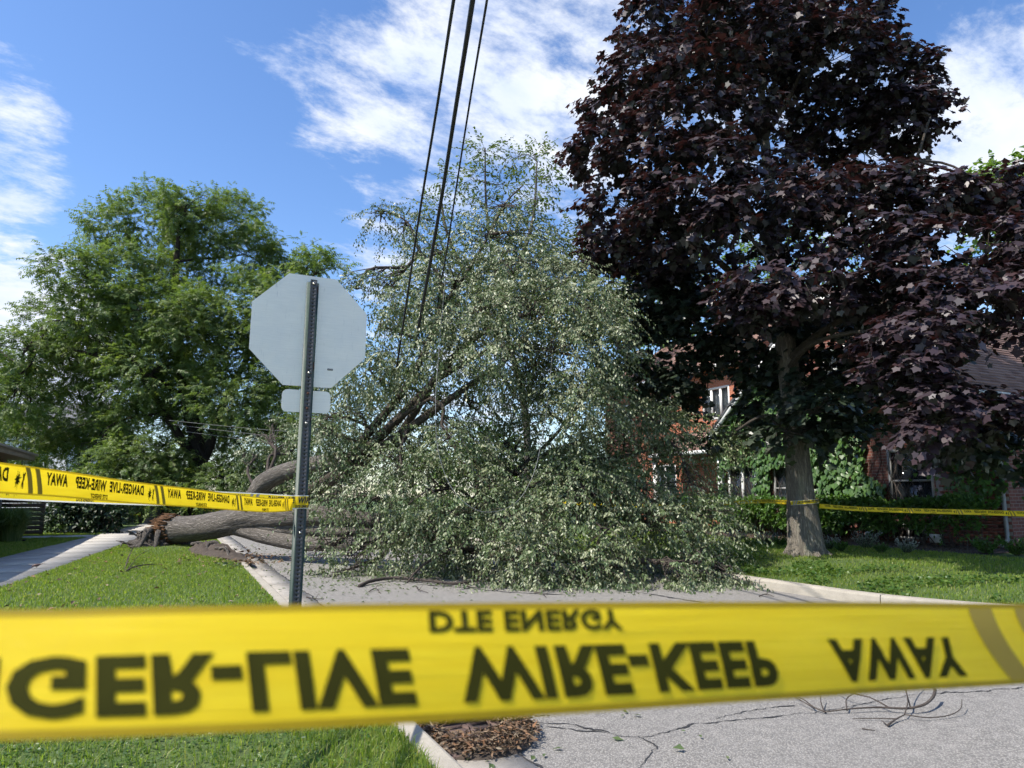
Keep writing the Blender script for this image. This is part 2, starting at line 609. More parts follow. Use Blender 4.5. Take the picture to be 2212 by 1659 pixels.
    col = k.mix(k.ramp(n2, [(0.6, 0), (0.72, 0.4)]), col, (0.12, 0.115, 0.11))
    col = k.mix(k.ramp(k.noise(k.mapping(p, scale=(14, 14, 2)), 2.3, 4, 0.6), [(0.64, 0), (0.70, 0.9)]), col, (0.055, 0.018, 0.012))
    k.link(col, b.inputs["Base Color"])
    b.inputs["Roughness"].default_value = 0.55
    b.inputs["Specular IOR Level"].default_value = 0.4
    k.link(k.bump(n2, 0.15, 0.002), b.inputs["Normal"])
    m = simple("web_paint", (0.085, 0.078, 0.082), (0.034, 0.038, 0.037), 22, 0.55, 0.2, 90)
    simple("bolt_steel", (0.55, 0.53, 0.48), (0.3, 0.28, 0.25), 90, 0.35, 0, metal=0.9)
    simple("rust", (0.10, 0.035, 0.02), (0.04, 0.016, 0.011), 60, 0.85, 0.4)
    simple("grate_iron", (0.14, 0.09, 0.075), (0.06, 0.04, 0.034), 35, 0.8, 0.5, 120)
    simple("hollow_shade_black", (0.006, 0.006, 0.006), (0.003, 0.003, 0.003), 5, 0.95)  # near-black colour standing in for the shade in hollows
    simple("sign_red", (0.45, 0.02, 0.025), (0.40, 0.02, 0.02), 3, 0.4)
    simple("sticker_black", (0.015, 0.013, 0.02), None, 9, 0.4)
    simple("white_paint", (0.74, 0.74, 0.71), (0.6, 0.6, 0.57), 6, 0.5)
    simple("wire_rubber", (0.014, 0.013, 0.018), None, 40, 0.5)
    simple("wire_grey", (0.33, 0.34, 0.34), (0.2, 0.21, 0.21), 14, 0.4, metal=0.5)
    simple("wire_loop", (0.14, 0.15, 0.15), (0.08, 0.085, 0.085), 14, 0.5)
    simple("soffit", (0.20, 0.135, 0.085), (0.14, 0.09, 0.06), 7, 0.7)
    simple("fascia", (0.24, 0.20, 0.17), (0.16, 0.13, 0.11), 6, 0.6)
    simple("fence_black", (0.012, 0.012, 0.013), None, 8, 0.5)
    simple("fence_slate", (0.055, 0.06, 0.068), (0.035, 0.038, 0.044), 5, 0.6)
    simple("fence_wood", (0.075, 0.048, 0.032), (0.035, 0.024, 0.018), 9, 0.8, 0.3)
    simple("siding", (0.62, 0.63, 0.64), (0.52, 0.53, 0.54), 2, 0.6)
    simple("grey_shingle", (0.15, 0.15, 0.155), (0.09, 0.09, 0.095), 12, 0.9)
    simple("mortar", (0.27, 0.235, 0.20), (0.18, 0.155, 0.135), 30, 0.95, 0.4)
    simple("curtain", (0.30, 0.31, 0.33), (0.2, 0.21, 0.23), 2, 0.8)
    simple("blind", (0.62, 0.70, 0.72), (0.5, 0.58, 0.6), 3, 0.7)
    simple("frame_grey", (0.30, 0.30, 0.29), (0.2, 0.2, 0.19), 8, 0.6)
    simple("bird_brown", (0.16, 0.09, 0.07), (0.075, 0.05, 0.042), 70, 0.7)
    simple("bird_dark", (0.05, 0.04, 0.035), (0.025, 0.02, 0.018), 60, 0.7)
    simple("bird_red", (0.26, 0.075, 0.03), None, 60, 0.7)
    simple("beak", (0.20, 0.13, 0.03), None, 60, 0.5)
    simple("old_paint", (0.52, 0.36, 0.18), (0.45, 0.42, 0.36), 22, 0.8)
    # brick textures for walls seen between ivy
    for nm, c1, c2, mo in (("brick_wall", (0.20, 0.062, 0.040), (0.12, 0.040, 0.030), (0.25, 0.215, 0.18)), ("orange_brick_wall", (0.42, 0.135, 0.066), (0.32, 0.10, 0.052), (0.38, 0.27, 0.20)), ("brown_brick_wall", (0.13, 0.075, 0.05), (0.08, 0.05, 0.036), (0.17, 0.14, 0.11))):
        m, k, b = new_mat(nm)
        v = k.attr("uvw", "Vector")
        bt = k.node("ShaderNodeTexBrick")
        bt.inputs["Scale"].default_value = 1.0
        bt.inputs["Brick Width"].default_value = 0.21
        bt.inputs["Row Height"].default_value = 0.075
        bt.inputs["Mortar Size"].default_value = 0.006
        bt.inputs["Color1"].default_value = (*c1, 1)
        bt.inputs["Color2"].default_value = (*c2, 1)
        bt.inputs["Mortar"].default_value = (*mo, 1)
        k.link(v, bt.inputs["Vector"])
        col = k.mix(k.math("MULTIPLY", k.noise(v, 1.7, 5), 0.5), bt.outputs[0], tuple(x * 0.6 for x in c2))
        k.link(col, b.inputs["Base Color"])
        b.inputs["Roughness"].default_value = 0.9
        k.link(k.bump(bt.outputs[1], -0.6, 0.01), b.inputs["Normal"])
    simple("brick_a", (0.23, 0.068, 0.043), (0.13, 0.042, 0.03), 16, 0.9, 0.5, 90)
    simple("brick_b", (0.17, 0.052, 0.038), (0.095, 0.033, 0.026), 16, 0.9, 0.5, 90)
    m, k, b = new_mat("brown_shingle")
    p = k.pos()
    a = k.attr("rnd")
    col = k.ramp(a, [(0, (0.18, 0.10, 0.078)), (0.5, (0.25, 0.150, 0.118)), (1, (0.31, 0.20, 0.165))])
    col = k.mix(k.ramp(k.noise(p, 90, 3, 0.7), [(0.4, 0.4), (0.6, 0)]), col, (0.08, 0.055, 0.05))
    k.link(col, b.inputs["Base Color"])
    b.inputs["Roughness"].default_value = 0.95
    # window glass
    m, k, b = new_mat("glass")
    b.inputs["Base Color"].default_value = (0.02, 0.025, 0.03, 1)
    n = k.noise(k.pos(), 1.2, 2)
    k.link(k.ramp(n, [(0, 0.03), (1, 0.09)]), b.inputs["Roughness"])
    b.inputs["Specular IOR Level"].default_value = 0.8
    tr = k.node("ShaderNodeBsdfTransparent")
    mx = k.node("ShaderNodeMixShader")
    mx.inputs[0].default_value = 0.55
    k.link(tr.outputs[0], mx.inputs[1])
    k.link(b.outputs[0], mx.inputs[2])
    k.link(mx.outputs[0], k.n["Material Output"].inputs[0])
    # barrier tape: thin yellow film, printed yellow with a bare margin; light passes through
    for nm, rear in (("tape_rear", True), ("tape_face", False)):
        m, k, b = new_mat(nm)
        v = k.attr("uvw", "Vector")
        sp = k.node("ShaderNodeSeparateXYZ")
        k.link(v, sp.inputs[0])
        edge = k.math("ABSOLUTE", sp.outputs[1])
        wr = k.noise(k.mapping(v, scale=(3, 2.0, 1)), 3.0, 3, 0.5)
        msk = k.ramp(edge, [(0.428, 0), (0.44, 1)], "LINEAR")
        if rear:
            ycol = k.ramp(wr, [(0.3, (0.87, 0.615, 0.012)), (0.7, (0.94, 0.70, 0.022))])
            col = k.mix(msk, ycol, (0.42, 0.29, 0.006))
        else:
            ycol = k.ramp(wr, [(0.3, (0.82, 0.60, 0.012)), (0.7, (0.88, 0.68, 0.02))])
            col = k.mix(msk, ycol, (0.80, 0.80, 0.76))
        k.link(col, b.inputs["Base Color"])
        b.inputs["Roughness"].default_value = 0.42
        b.inputs["Specular IOR Level"].default_value = 0.35
        tr = k.node("ShaderNodeBsdfTranslucent")
        k.link(col, tr.inputs[0])
        mx = k.node("ShaderNodeMixShader")
        mx.inputs[0].default_value = 0.42
        k.link(k.bump(k.noise(k.mapping(v, scale=(1, 6, 1)), 7, 4, 0.55), 0.3, 0.006), b.inputs["Normal"])
        k.link(b.outputs[0], mx.inputs[1])
        k.link(tr.outputs[0], mx.inputs[2])
        k.link(mx.outputs[0], k.n["Material Output"].inputs[0])
    simple("print_rear", (0.034, 0.034, 0.004), (0.024, 0.024, 0.003), 30, 0.9, spec=0.1)
    simple("print_faint", (0.16, 0.13, 0.015), (0.12, 0.10, 0.012), 30, 0.8, spec=0.2)
    simple("print_rear_stripe", (0.32, 0.225, 0.012), (0.28, 0.19, 0.01), 30, 0.5)
    simple("print_face", (0.012, 0.012, 0.012), None, 30, 0.5)
    simple("print_face_stripe", (0.34, 0.34, 0.33), None, 30, 0.5)


make_materials()
M = MATS

# ------------------------------------------------------------------ street frame: s along the road, r to the right of the left kerb
A0 = Vector((-0.20, 3.69, 0))
DS = Vector((-0.423, 0.906, 0))
DR = Vector((0.906, 0.423, 0))
UP = Vector((0, 0, 1))
ROAD_W = 7.05


def RS(s, r, z=0.0):
    return A0 + DS * s + DR * r + UP * z


def to_sr(p):
    q = Vector((p[0], p[1], 0)) - Vector((A0.x, A0.y, 0))
    return q.dot(DS), q.dot(DR)


def walk_right(s):
    return min(-3.61 + 0.0996 * (s - 9.35), -1.0)


def kerb_r(s):
    """road edge of the right kerb: straight, then a corner arc"""
    if s >= 4.0:
        return ROAD_W
    d = min(4.0 - s, 3.499)
    return ROAD_W + 3.5 - math.sqrt(3.5 ** 2 - d * d)


def lawn_left_z(s, r):
    p = RS(s, r)
    b = 0.115 + 0.02 * mnoise.noise(Vector((p.x * 0.5, p.y * 0.5, 0)))
    e = min(1, max(0, -(r + 0.12) / 0.5)) * min(1, max(0, (r - walk_right(s)) / 0.5))
    mound = 0.10 * math.exp(-((s - 17.2) / 2.2) ** 2 - ((r + 1.5) / 0.9) ** 2)
    return b * 0.3 + 0.084 + (mound + 0.03) * e


def lawn_right_z(s, r):
    d = max(0, r - kerb_r(s) - 0.17)
    p = RS(s, r)
    return 0.125 + min(0.17, 0.06 * d) + 0.02 * min(1, d) * mnoise.noise(Vector((p.x * 0.4, p.y * 0.4, 3)))


def grid_sheet(name, ss, rfun, zfun, nr, mat, kind="structure"):
    """sheet over rows of s; rfun(s) -> (r0, r1)"""
    V, Q = [], []
    for s in ss:
        r0, r1 = rfun(s)
        for j in range(nr + 1):
            t = (j / nr) ** 1.6 if abs(r1 - r0) > 12 else j / nr
            r = r0 + (r1 - r0) * t
            p = RS(s, r)
            V.append((p.x, p.y, zfun(s, r)))
    n = nr + 1
    for i in range(len(ss) - 1):
        for j in range(nr):
            Q.append((i * n + j, i * n + j + 1, (i + 1) * n + j + 1, (i + 1) * n + j))
    me = np_mesh(name, V, [np.array(Q)])
    o = link_mesh(name, me, M[mat], smooth=True)
    # make normals face up
    if me.polygons[0].normal.z < 0:
        me.flip_normals()
    return set_tags(o, kind=kind)


# ground sheet to the horizon
g = Geo()
g.add([(-900, -900, -0.12), (900, -900, -0.12), (900, 900, -0.12), (-900, 900, -0.12)], quads=[(0, 1, 2, 3)])
set_tags(g.build("ground", M["lawn"]), kind="structure")

# road: the street ahead and the street the camera stands in
road = empty("road")
set_tags(road, kind="structure")
g = Geo()
pts = [RS(-12, -60), RS(-12, 60), RS(4.2, 60), RS(4.2, -60)]
g.add(pts, quads=[(0, 1, 2, 3)])
pts = [RS(4.2, -0.6), RS(4.2, 7.6), RS(150, 7.6), RS(150, -0.6)]
g.add(pts, quads=[(0, 1, 2, 3)])
o = g.build("asphalt", M["asphalt"], road)


def ribbon_flat(g, pts, w, z=0.004, jitter=0.3):
    """thin flat irregular strip lying on the road"""
    P = spline([(p[0], p[1], 0) for p in pts], len(pts) * 22)
    V, Q = [], []
    for i, p in enumerate(P):
        t = P[min(i + 1, len(P) - 1)] - P[max(i - 1, 0)]
        t /= np.linalg.norm(t) + 1e-9
        nrm = np.array([-t[1], t[0], 0])
        jj = mnoise.noise(Vector((p[0] * 7, p[1] * 7, 1.3))) * 0.035 + mnoise.noise(Vector((p[0] * 31, p[1] * 31, 2.3))) * 0.016
        ww = w * (0.25 + 1.1 * abs(mnoise.noise(Vector((p[0] * 5, p[1] * 5, 4)))) * 2.0) * min(1, 0.2 + min(i, len(P) - 1 - i) / 5)
        c = p + nrm * jj
        V += [c + nrm * ww + [0, 0, z], c - nrm * ww + [0, 0, z]]
    Q = [(2 * i, 2 * i + 1, 2 * i + 3, 2 * i + 2) for i in range(len(P) - 1)]
    g.add(V, quads=Q)


CRACKS = [[(1180, 1568), (1240, 1576), (1300, 1583), (1345, 1592), (1390, 1591), (1440, 1583), (1490, 1568), (1540, 1560), (1620, 1552), (1700, 1545), (1760, 1538), (1830, 1528), (1900, 1515), (1990, 1500), (2100, 1494), (2212, 1486)],
          [(1380, 1590), (1402, 1602), (1418, 1612), (1410, 1630), (1392, 1650), (1380, 1670)],
          [(1540, 1552), (1600, 1540), (1650, 1530), (1720, 1525)],
          [(1100, 1560), (1180, 1562), (1260, 1570), (1330, 1588)],
          [(1225, 1240), (1280, 1258), (1340, 1272), (1430, 1288), (1520, 1302)],
          [(900, 1262), (1000, 1270), (1110, 1280), (1225, 1285)]]
for i, c in enumerate(CRACKS):
    g = Geo()
    ribbon_flat(g, [gp(*q) for q in c], 0.0065 if i < 4 else 0.03)
    g.build("crack", M["tar"], road)
# small dark patch beyond the drain
g = Geo()
pp = [RS(1.1 + 0.55 * math.cos(a) + 0.1 * math.sin(3 * a), 0.42 + 0.36 * math.sin(a) + 0.05 * math.cos(5 * a), 0.008) for a in np.linspace(0, 2 * math.pi, 28, endpoint=False)]
g.add(pp)
g.ngon(range(28))
g.build("asphalt_patch", M["tar"], road)
# seam between gutter and asphalt
g = Geo()
ribbon_flat(g, [RS(s, 0.47 + 0.01 * math.sin(s)) for s in np.arange(-0.3, 30, 1.2)], 0.012, 0.0085)
g.build("crack", M["tar"], road)

# gutter slabs along the left kerb
gut = empty("gutter")
set_tags(gut, kind="structure")
s = -0.5
for i in range(16):
    ln = 1.5 if s > 1.5 else (0.98 if i == 0 else 1.16)
    r0, r1 = 0.004, 0.46
    if i == 1:                      # the slab with the drain opening: slab pieces round the grate
        g = Geo()
        g.box(RS(s + 1.02, 0.23, -0.04), (0.27, 0.456, 0.094), (DS, DR, UP))
        g.build("gutter_slab", M["gutter_concrete"], gut)
    else:
        g = Geo()
        g.box(RS(s + ln / 2, (r0 + r1) / 2, -0.04 + (0.001 if i % 2 else 0)), (ln - 0.012, r1 - r0, 0.094), (DS, DR, UP))
        g.build("gutter_slab", M["gutter_concrete"], gut)
    s += ln
g = Geo()
g.box(RS(45, 0.23, -0.042), (45, 0.45, 0.094), (DS, DR, UP))
g.build("gutter_slab", M["gutter_concrete"], gut)


def kerb_piece(s0, s1, f_r, side, n=6, w=0.155, h=0.13):
    """kerb segment following f_r(s); side -1: body lies to smaller r"""
    prof = [(0.0, -0.1), (0.006, 0.06), (0.012, h - 0.03), (0.022, h - 0.008), (0.04, h), (w, h), (w, -0.1)]
    V, Q = [], []
    for i in range(n + 1):
        s = s0 + (s1 - s0) * i / n
        e = 0.01
        r = f_r(s)
        t = (RS(s + e, f_r(s + e)) - RS(s - e, f_r(s - e))).normalized()
        nrm = Vector((t.y, -t.x, 0))
        if nrm.dot(DR) < 0:
            nrm = -nrm
        p = RS(s, r)
        for (d, z) in prof:
            q = p + nrm * (d * side)
            V.append((q.x, q.y, z))
    m = len(prof)
    for i in range(n):
        for j in range(m - 1):
            q = (i * m + j, i * m + j + 1, (i + 1) * m + j + 1, (i + 1) * m + j)
            Q.append(q if side > 0 else q[::-1])
    g = Geo()
    g.add(V, quads=Q)
    g.ngon(list(range(m)))
    g.ngon([n * m + j for j in range(m)][::-1])
    return g


kl = empty("left_kerb")
set_tags(kl, kind="structure")
s = -0.5
while s < 40:
    ln = 2.4
    kerb_piece(s, s + ln - 0.012, lambda q: 0.0, -1, 2).build("kerb_segment", M["kerb_concrete"], kl)
    s += ln
kerb_piece(s, 150, lambda q: 0.0, -1, 2).build("kerb_segment", M["kerb_concrete"], kl)
# faded paint mark on the kerb top by the drain
g = Geo()
g.box(RS(0.98, -0.085, 0.1312), (0.035, 0.12, 0.003), (DS, DR, UP))
g.build("paint_mark", M["old_paint"], kl)


def left_corner(s):
    d = min(-0.5 - s, 3.499)
    return -(3.5 - math.sqrt(3.5 ** 2 - d * d)) if s < -0.5 else 0.0


for a, b in ((-1.6, -0.512), (-2.7, -1.612), (-3.6, -2.712), (-3.96, -3.612)):
    kerb_piece(a, b, left_corner, -1, 8).build("kerb_segment", M["kerb_concrete"], kl)

kr = empty("right_kerb")
set_tags(kr, kind="structure")
for a, b in ((0.515, 0.7), (0.712, 1.6), (1.612, 3.3), (3.312, 5.4), (5.412, 8.4), (8.412, 12), (12.012, 16), (16.012, 24), (24.012, 40), (40.012, 150)):
    kerb_piece(a, b, kerb_r, 1, 10 if a < 5 else 2, 0.17, 0.145).build("kerb_segment", M["kerb_concrete"], kr)

# lawns
ss = np.concatenate([np.arange(-3.9, 26, 0.35), np.arange(26, 150, 4)])
grid_sheet("left_verge", [x for x in ss if x >= -0.52], lambda s: (walk_right(s) + 0.0, -0.15), lawn_left_z, 12, "lawn")
grid_sheet("left_corner_lawn", np.arange(-3.9, -0.51, 0.2), lambda s: (-12, left_corner(s) - 0.15), lambda s, r: 0.11, 12, "lawn")
grid_sheet("left_lawn", np.concatenate([np.arange(-0.5, 40, 0.6), np.arange(40, 150, 5)]), lambda s: (-60, walk_right(s) - 1.76), lambda s, r: 0.105, 10, "lawn")
grid_sheet("right_lawn", np.concatenate([np.arange(0.66, 30, 0.3), np.arange(30, 150, 5)]), lambda s: (kerb_r(s) + 0.165, 60), lawn_right_z, 26, "lawn")

# left pavement: slabs
pv = empty("pavement")
set_tags(pv, kind="structure")
s = -0.5
i = 0
while s < 62:
    ln = 1.55
    V = []
    for (q, w) in ((s + 0.008, 0), (s + ln - 0.008, 0), (s + ln - 0.008, 1), (s + 0.008, 1)):
        r = walk_right(q) - 0.004 - 1.75 * w
        p = RS(q, r)
        V.append((p.x, p.y, 0.122 + 0.004 * math.sin(i * 2.3)))
    V += [(x, y, 0.02) for x, y, z in V]
    g = Geo()
    g.add(V, quads=[(0, 1, 2, 3), (0, 4, 5, 1), (1, 5, 6, 2), (2, 6, 7, 3), (3, 7, 4, 0)])
    g.build("slab", M["concrete"], pv)
    s += ln
    i += 1
# the garden walk crossing the lawn by the fence
gw = empty("garden_walk")
set_tags(gw, kind="structure")
for i in range(5):
    g = Geo()
    g.box(RS(24.7, walk_right(24.7) - 1.76 - 0.62 - i * 1.24, 0.07), (1.25, 1.225, 0.112), (DS, DR, UP))
    g.build("slab", M["concrete"], gw)

# ------------------------------------------------------------------ leaves
T_OVAL = dict(v=np.array([(0, 0, 0), (-0.24, 0.26, 0.05), (-0.25, 0.58, 0.06), (0, 1.0, -0.06), (0.25, 0.58, 0.06), (0.24, 0.26, 0.05)]), q=np.array([(0, 3, 2, 1), (0, 5, 4, 3)]), t=None)
T_NARROW = dict(v=np.array([(0, 0, 0), (-0.13, 0.4, 0.03), (0, 1.0, -0.05), (0.13, 0.4, 0.03)]), q=None, t=np.array([(0, 2, 1), (0, 3, 2)]))
T_KITE = dict(v=np.array([(0, 0, 0), (-0.27, 0.42, 0.07), (0, 1.0, -0.08), (0.27, 0.42, 0.07)]), q=None, t=np.array([(0, 2, 1), (0, 3, 2)]))
T_HEART = dict(v=np.array([(0, 0.1, 0), (-0.38, -0.02, 0.05), (-0.46, 0.38, 0.05), (0, 1.0, -0.08), (0.46, 0.38, 0.05), (0.38, -0.02, 0.05)]), q=np.array([(0, 3, 2, 1), (0, 5, 4, 3)]), t=None)
_mo = [(0.0, 0.0), (0.44, -0.12), (0.44, 0.14), (0.70, 0.42), (0.37, 0.55), (0.0, 1.0)]
_ml = [(-x, y) for x, y in _mo[1:-1]][::-1]
_out = _mo + _ml
_mv = np.array([(x, y, -0.22 * (x * x) - 0.12 * max(0, y - 0.5)) for x, y in _out])
T_MAPLE = dict(v=_mv, q=None, t=None, n=np.array([list(range(len(_out)))]))


def _frond():
    v, t = [], []
    for i in range(3):
        y = 0.18 + i * 0.27
        for sx in (-1, 1):
            b = len(v)
            l = 0.33 * (1 - abs(i - 1.8) * 0.13)
            v += [(0, y - 0.10, 0), (sx * l, y + 0.09, -0.05 - 0.05 * i), (0, y + 0.11, -0.01 * i)]
            t.append((b, b + 1, b + 2) if sx > 0 else (b, b + 2, b + 1))
    b = len(v)
    v += [(-0.05, 0.86, -0.05), (0.05, 0.86, -0.05), (0, 1.1, -0.12)]
    t.append((b, b + 1, b + 2))
    return dict(v=np.array(v), q=None, t=np.array(t))


T_FROND = _frond()


def leaf_mesh(name, tmpl, P, D, N, S, rnd, extra_geo=None):
    """one mesh of many leaves: position, tip direction, upper-face normal, length"""
    D = D / (np.linalg.norm(D, axis=1)[:, None] + 1e-9)
    N = N - D * np.sum(N * D, axis=1)[:, None]
    N = N / (np.linalg.norm(N, axis=1)[:, None] + 1e-9)
    X = np.cross(D, N)
    tv = tmpl["v"]
    n, k = len(P), len(tv)
    sx = (1 + rng.uniform(-0.18, 0.18, n))[:, None, None]
    curl = rng.uniform(0.2, 2.4, n)[:, None, None]
    V = P[:, None, :] + S[:, None, None] * (tv[None, :, 0:1] * X[:, None, :] * sx + tv[None, :, 1:2] * D[:, None, :] + tv[None, :, 2:3] * curl * N[:, None, :])
    off = (np.arange(n) * k)[:, None, None]
    faces = []
    if tmpl["q"] is not None:
        faces.append((tmpl["q"][None] + off).reshape(-1, 4))
    if tmpl["t"] is not None:
        faces.append((tmpl["t"][None] + off).reshape(-1, 3))
    if "n" in tmpl:
        faces.append((tmpl["n"][None] + off).reshape(-1, tmpl["n"].shape[1]))
    return np_mesh(name, V.reshape(-1, 3), faces, {"rnd": ("FLOAT", np.repeat(rnd, k))})


def unit(a):
    return a / (np.linalg.norm(a, axis=-1, keepdims=True) + 1e-9)


def in_blobs(blobs, n, inner=0.45, top=0.0):
    """points spread through ellipsoids; blobs rows cx cy cz rx ry rz weight. returns points, outward dirs, blob index"""
    bl = np.array(blobs, float)
    w = bl[:, 6] * (bl[:, 3] * bl[:, 4] * bl[:, 5]) ** (2 / 3)
    idx = rng.choice(len(bl), n, p=w / w.sum())
    d = unit(rng.normal(size=(n, 3)))
    if top:
        d[:, 2] = np.where(rng.random(n) < top, np.abs(d[:, 2]), d[:, 2])
    rad = inner + (1 - inner) * np.sqrt(rng.random(n))
    # knobbly blob surface
    kn = np.array([mnoise.noise(Vector((q[0] * 2.1 + i * 3.3, q[1] * 2.1, q[2] * 2.1))) for q, i in zip(d, idx)])
    rad *= 1 + 0.45 * kn
    P = bl[idx, :3] + d * rad[:, None] * bl[idx, 3:6]
    return P, d, idx


def px_blob(px, py, Y, rx, ry, rz, w=1.0):
    c = at(px, py, Y)
    return (c.x, c.y, c.z, rx * Y / 1534, rz, ry * Y / 1534, w)


def sprays(P, D, L, k, droop, side=0.5):
    """k points along each drooping twig: positions and tangents"""
    t = np.linspace(0.12, 1, k)[None, :, None]
    Lx = L[:, None, None]
    down = np.array([0, 0, -1.0])
    Q = P[:, None, :] + D[:, None, :] * Lx * t + down * droop * Lx * t ** 2
    T = unit(D[:, None, :] + 2 * down * droop * t)
    return Q, T


def twig_geo(g, Q, P, r=0.004, sides=3, every=1):
    for i in range(0, len(P), every):
        q = np.vstack([P[i][None], Q[i][:: max(1, Q.shape[1] // 3)], Q[i][-1:]])
        g.tube(q, np.linspace(r, r * 0.4, len(q)), sides, cap=False, seed=i * 0.1)


def nearest_on(polys, p):
    best = None
    for k, P in enumerate(polys):
        d = np.linalg.norm(P - p, axis=1)
        i = int(d.argmin())
        if best is None or d[i] < best[0]:
            best = (d[i], k, i)
    return best


def branch_to(g, a, b, r0, r1, sag=0.12, n=8, sides=5, seed=0):
    a, b = np.array(a, float), np.array(b, float)
    L = np.linalg.norm(b - a)
    rr = np.random.default_rng(int(abs(a[0] * 991 + b[2] * 131 + seed * 17) * 10) % 99991)
    m1 = a + (b - a) * 0.35 + rr.normal(size=3) * L * 0.07 + np.array([0, 0, sag * L])
    m2 = a + (b - a) * 0.7 + rr.normal(size=3) * L * 0.06 + np.array([0, 0, sag * L * 0.8])
    P = spline([a, m1, m2, b], n)
    g.tube(P, np.linspace(r0, r1, n), sides, cap=False, seed=seed)
    return P


# ------------------------------------------------------------------ the fallen tree
def fallen_tree():
    root_p = gp(345, 1180, 0.13)
    t = empty("fallen_tree", root_p, "big uprooted tree lying across the street, grey trunk and silvery green crown", "fallen tree")
    polys = []

    def limb(name, pts, r0, r1, n=26, sides=10, mat="limb_bark", rough=0.12, parent=t, exp=1.0):
        P = spline(pts, n)
        rad = r0 + (r1 - r0) * (np.linspace(0, 1, n) ** exp)
        g = Geo()
        g.tube(P, rad, sides, rough=rough, seed=len(polys) * 1.7)
        polys.append(P)
        return g.build(name, M[mat], parent, smooth=True)

    # trunk, broken root end towards the pavement
    tp = [at(362, 1144, 18.3), at(430, 1141, 17.9), at(500, 1128, 17.3), at(560, 1117, 16.9), at(640, 1112, 16.2), at(740, 1118, 15.6), at(860, 1130, 15.0)]
    P = spline(tp, 70)
    rad = np.interp(np.linspace(0, 1, 70), [0, 0.04, 0.18, 0.4, 0.55, 0.75, 1], [0.37, 0.34, 0.315, 0.325, 0.30, 0.21, 0.14])
    g = Geo()
    g.tube(P, rad, 44, rough=0.17, seed=2.0)
    trunk = g.build("trunk", M["elm_bark"], t, smooth=True)
    polys.append(P)
    # torn wood at the break: shards pointing out of the trunk end
    ax = (Vector(P[0]) - Vector(P[4])).normalized()
    sidev = ax.cross(UP).normalized()
    upv = sidev.cross(ax).normalized()
    g = Geo()
    for i in range(260):
        a = random.uniform(0, 2 * math.pi)
        rr = 0.37 * math.sqrt(random.uniform(0.25, 1))
        hi = 0.5 + 0.5 * math.sin(a)
        b = Vector(P[0]) + sidev * math.cos(a) * rr + upv * math.sin(a) * rr - ax * random.uniform(0.05, 0.35)
        l = random.uniform(0.08, 0.26) * (0.5 + 0.9 * hi)
        e = b + ax * (l + 0.2) + sidev * random.uniform(-.06, .06) + upv * random.uniform(-.05, .08)
        w = random.uniform(0.010, 0.036)
        g.tube([b, (b + e) / 2 + upv * random.uniform(-.01, .02), e], [w, w * 0.8, w * 0.15], 5, cap=True, seed=i * .3)
    g.build("torn_wood", M["torn_wood"], trunk)
    g = Geo()                                    # dark hollow behind the shards
    g.sphere(Vector(P[0]) - ax * 0.12, 0.36, 14, 8)
    g.build("rotten_core", M["root_bark"], trunk, smooth=True)
    g = Geo()                                    # torn orange ring behind the break
    for i in range(150):
        a = i / 150 * 2 * math.pi
        hi = random.uniform(0.05, 0.34) * (0.35 + 0.65 * abs(mnoise.noise(Vector((math.cos(a) * 3, math.sin(a) * 3, 4)))) * 2)
        b = Vector(P[0]) + sidev * math.cos(a) * 0.365 + upv * math.sin(a) * 0.365
        e = b - ax * hi * 0.9 + (sidev * math.cos(a) + upv * math.sin(a)) * 0.012
        g.tube([b + ax * 0.06, (b + e) / 2, e], [0.020, 0.016, 0.004], 4, seed=i)
    g.build("torn_bark", M["torn_wood"], trunk)
    # root plate: gnarled roots round the break, low on the ground
    base = Vector(P[0]) + ax * 0.1
    gz = 0.13
    V, Q = [], []
    hc = base + ax * 0.12
    for i in range(25):
        for j in range(40):
            th, ph = math.pi * 0.5 * i / 24, 2 * math.pi * j / 40
            q = ax * (math.sin(th) * math.cos(ph) * 0.62) + sidev * (math.sin(th) * math.sin(ph) * 0.75) + UP * (math.cos(th) * 0.40)
            nz = Vector((q.x * 3.2, q.y * 3.2, q.z * 3.2))
            f = 0.85 + 0.45 * mnoise.noise(nz) + 0.5 * abs(mnoise.noise(nz * 2.7))
            V.append(Vector((hc.x, hc.y, gz - 0.03)) + q * f)
    for i in range(24):
        for j in range(40):
            Q.append((i * 40 + j, (i + 1) * 40 + j, (i + 1) * 40 + (j + 1) % 40, i * 40 + (j + 1) % 40))
    g = Geo()
    g.add(V, quads=Q, uvw=[list(v * 1.0) for v in V])
    g.build("root_mass", M["root_bark"], t, smooth=True)
    for i in range(22):
        a = R(-150 + i * 14 + random.uniform(-8, 8))
        dirv = (ax * math.cos(a) + sidev * math.sin(a) * 0.9).normalized()
        st = base + ax * random.uniform(-0.05, 0.3) + sidev * random.uniform(-.35, .35) - upv * random.uniform(0.02, 0.30)
        l = random.uniform(0.35, 0.85)
        p1 = st + dirv * l * 0.4 + UP * random.uniform(-0.02, 0.14)
        p2 = st + dirv * l * 0.75
        p2.z = max(gz + 0.06, p2.z - 0.25)
        p3 = st + dirv * l
        p3.z = gz - 0.04
        limb("root", [st, p1, p2, p3], random.uniform(0.07, 0.15), random.uniform(0.02, 0.05), 12, 8, "root_bark", 0.4)
    g = Geo()
    for i in range(46):                          # matted fine roots
        st = base + ax * random.uniform(0.0, 0.7) + sidev * random.uniform(-.6, .6) + UP * random.uniform(-.42, .0)
        e = st + Vector((random.uniform(-.3, .3), random.uniform(-.3, .3), random.uniform(-.3, .1)))
        st.z, e.z = max(st.z, gz + .02), max(e.z, gz)
        g.tube([st, (st + e) / 2 + Vector((random.uniform(-.08, .08), random.uniform(-.08, .08), random.uniform(-.02, .12))), e], [0.03, 0.025, 0.008], 5, seed=i)
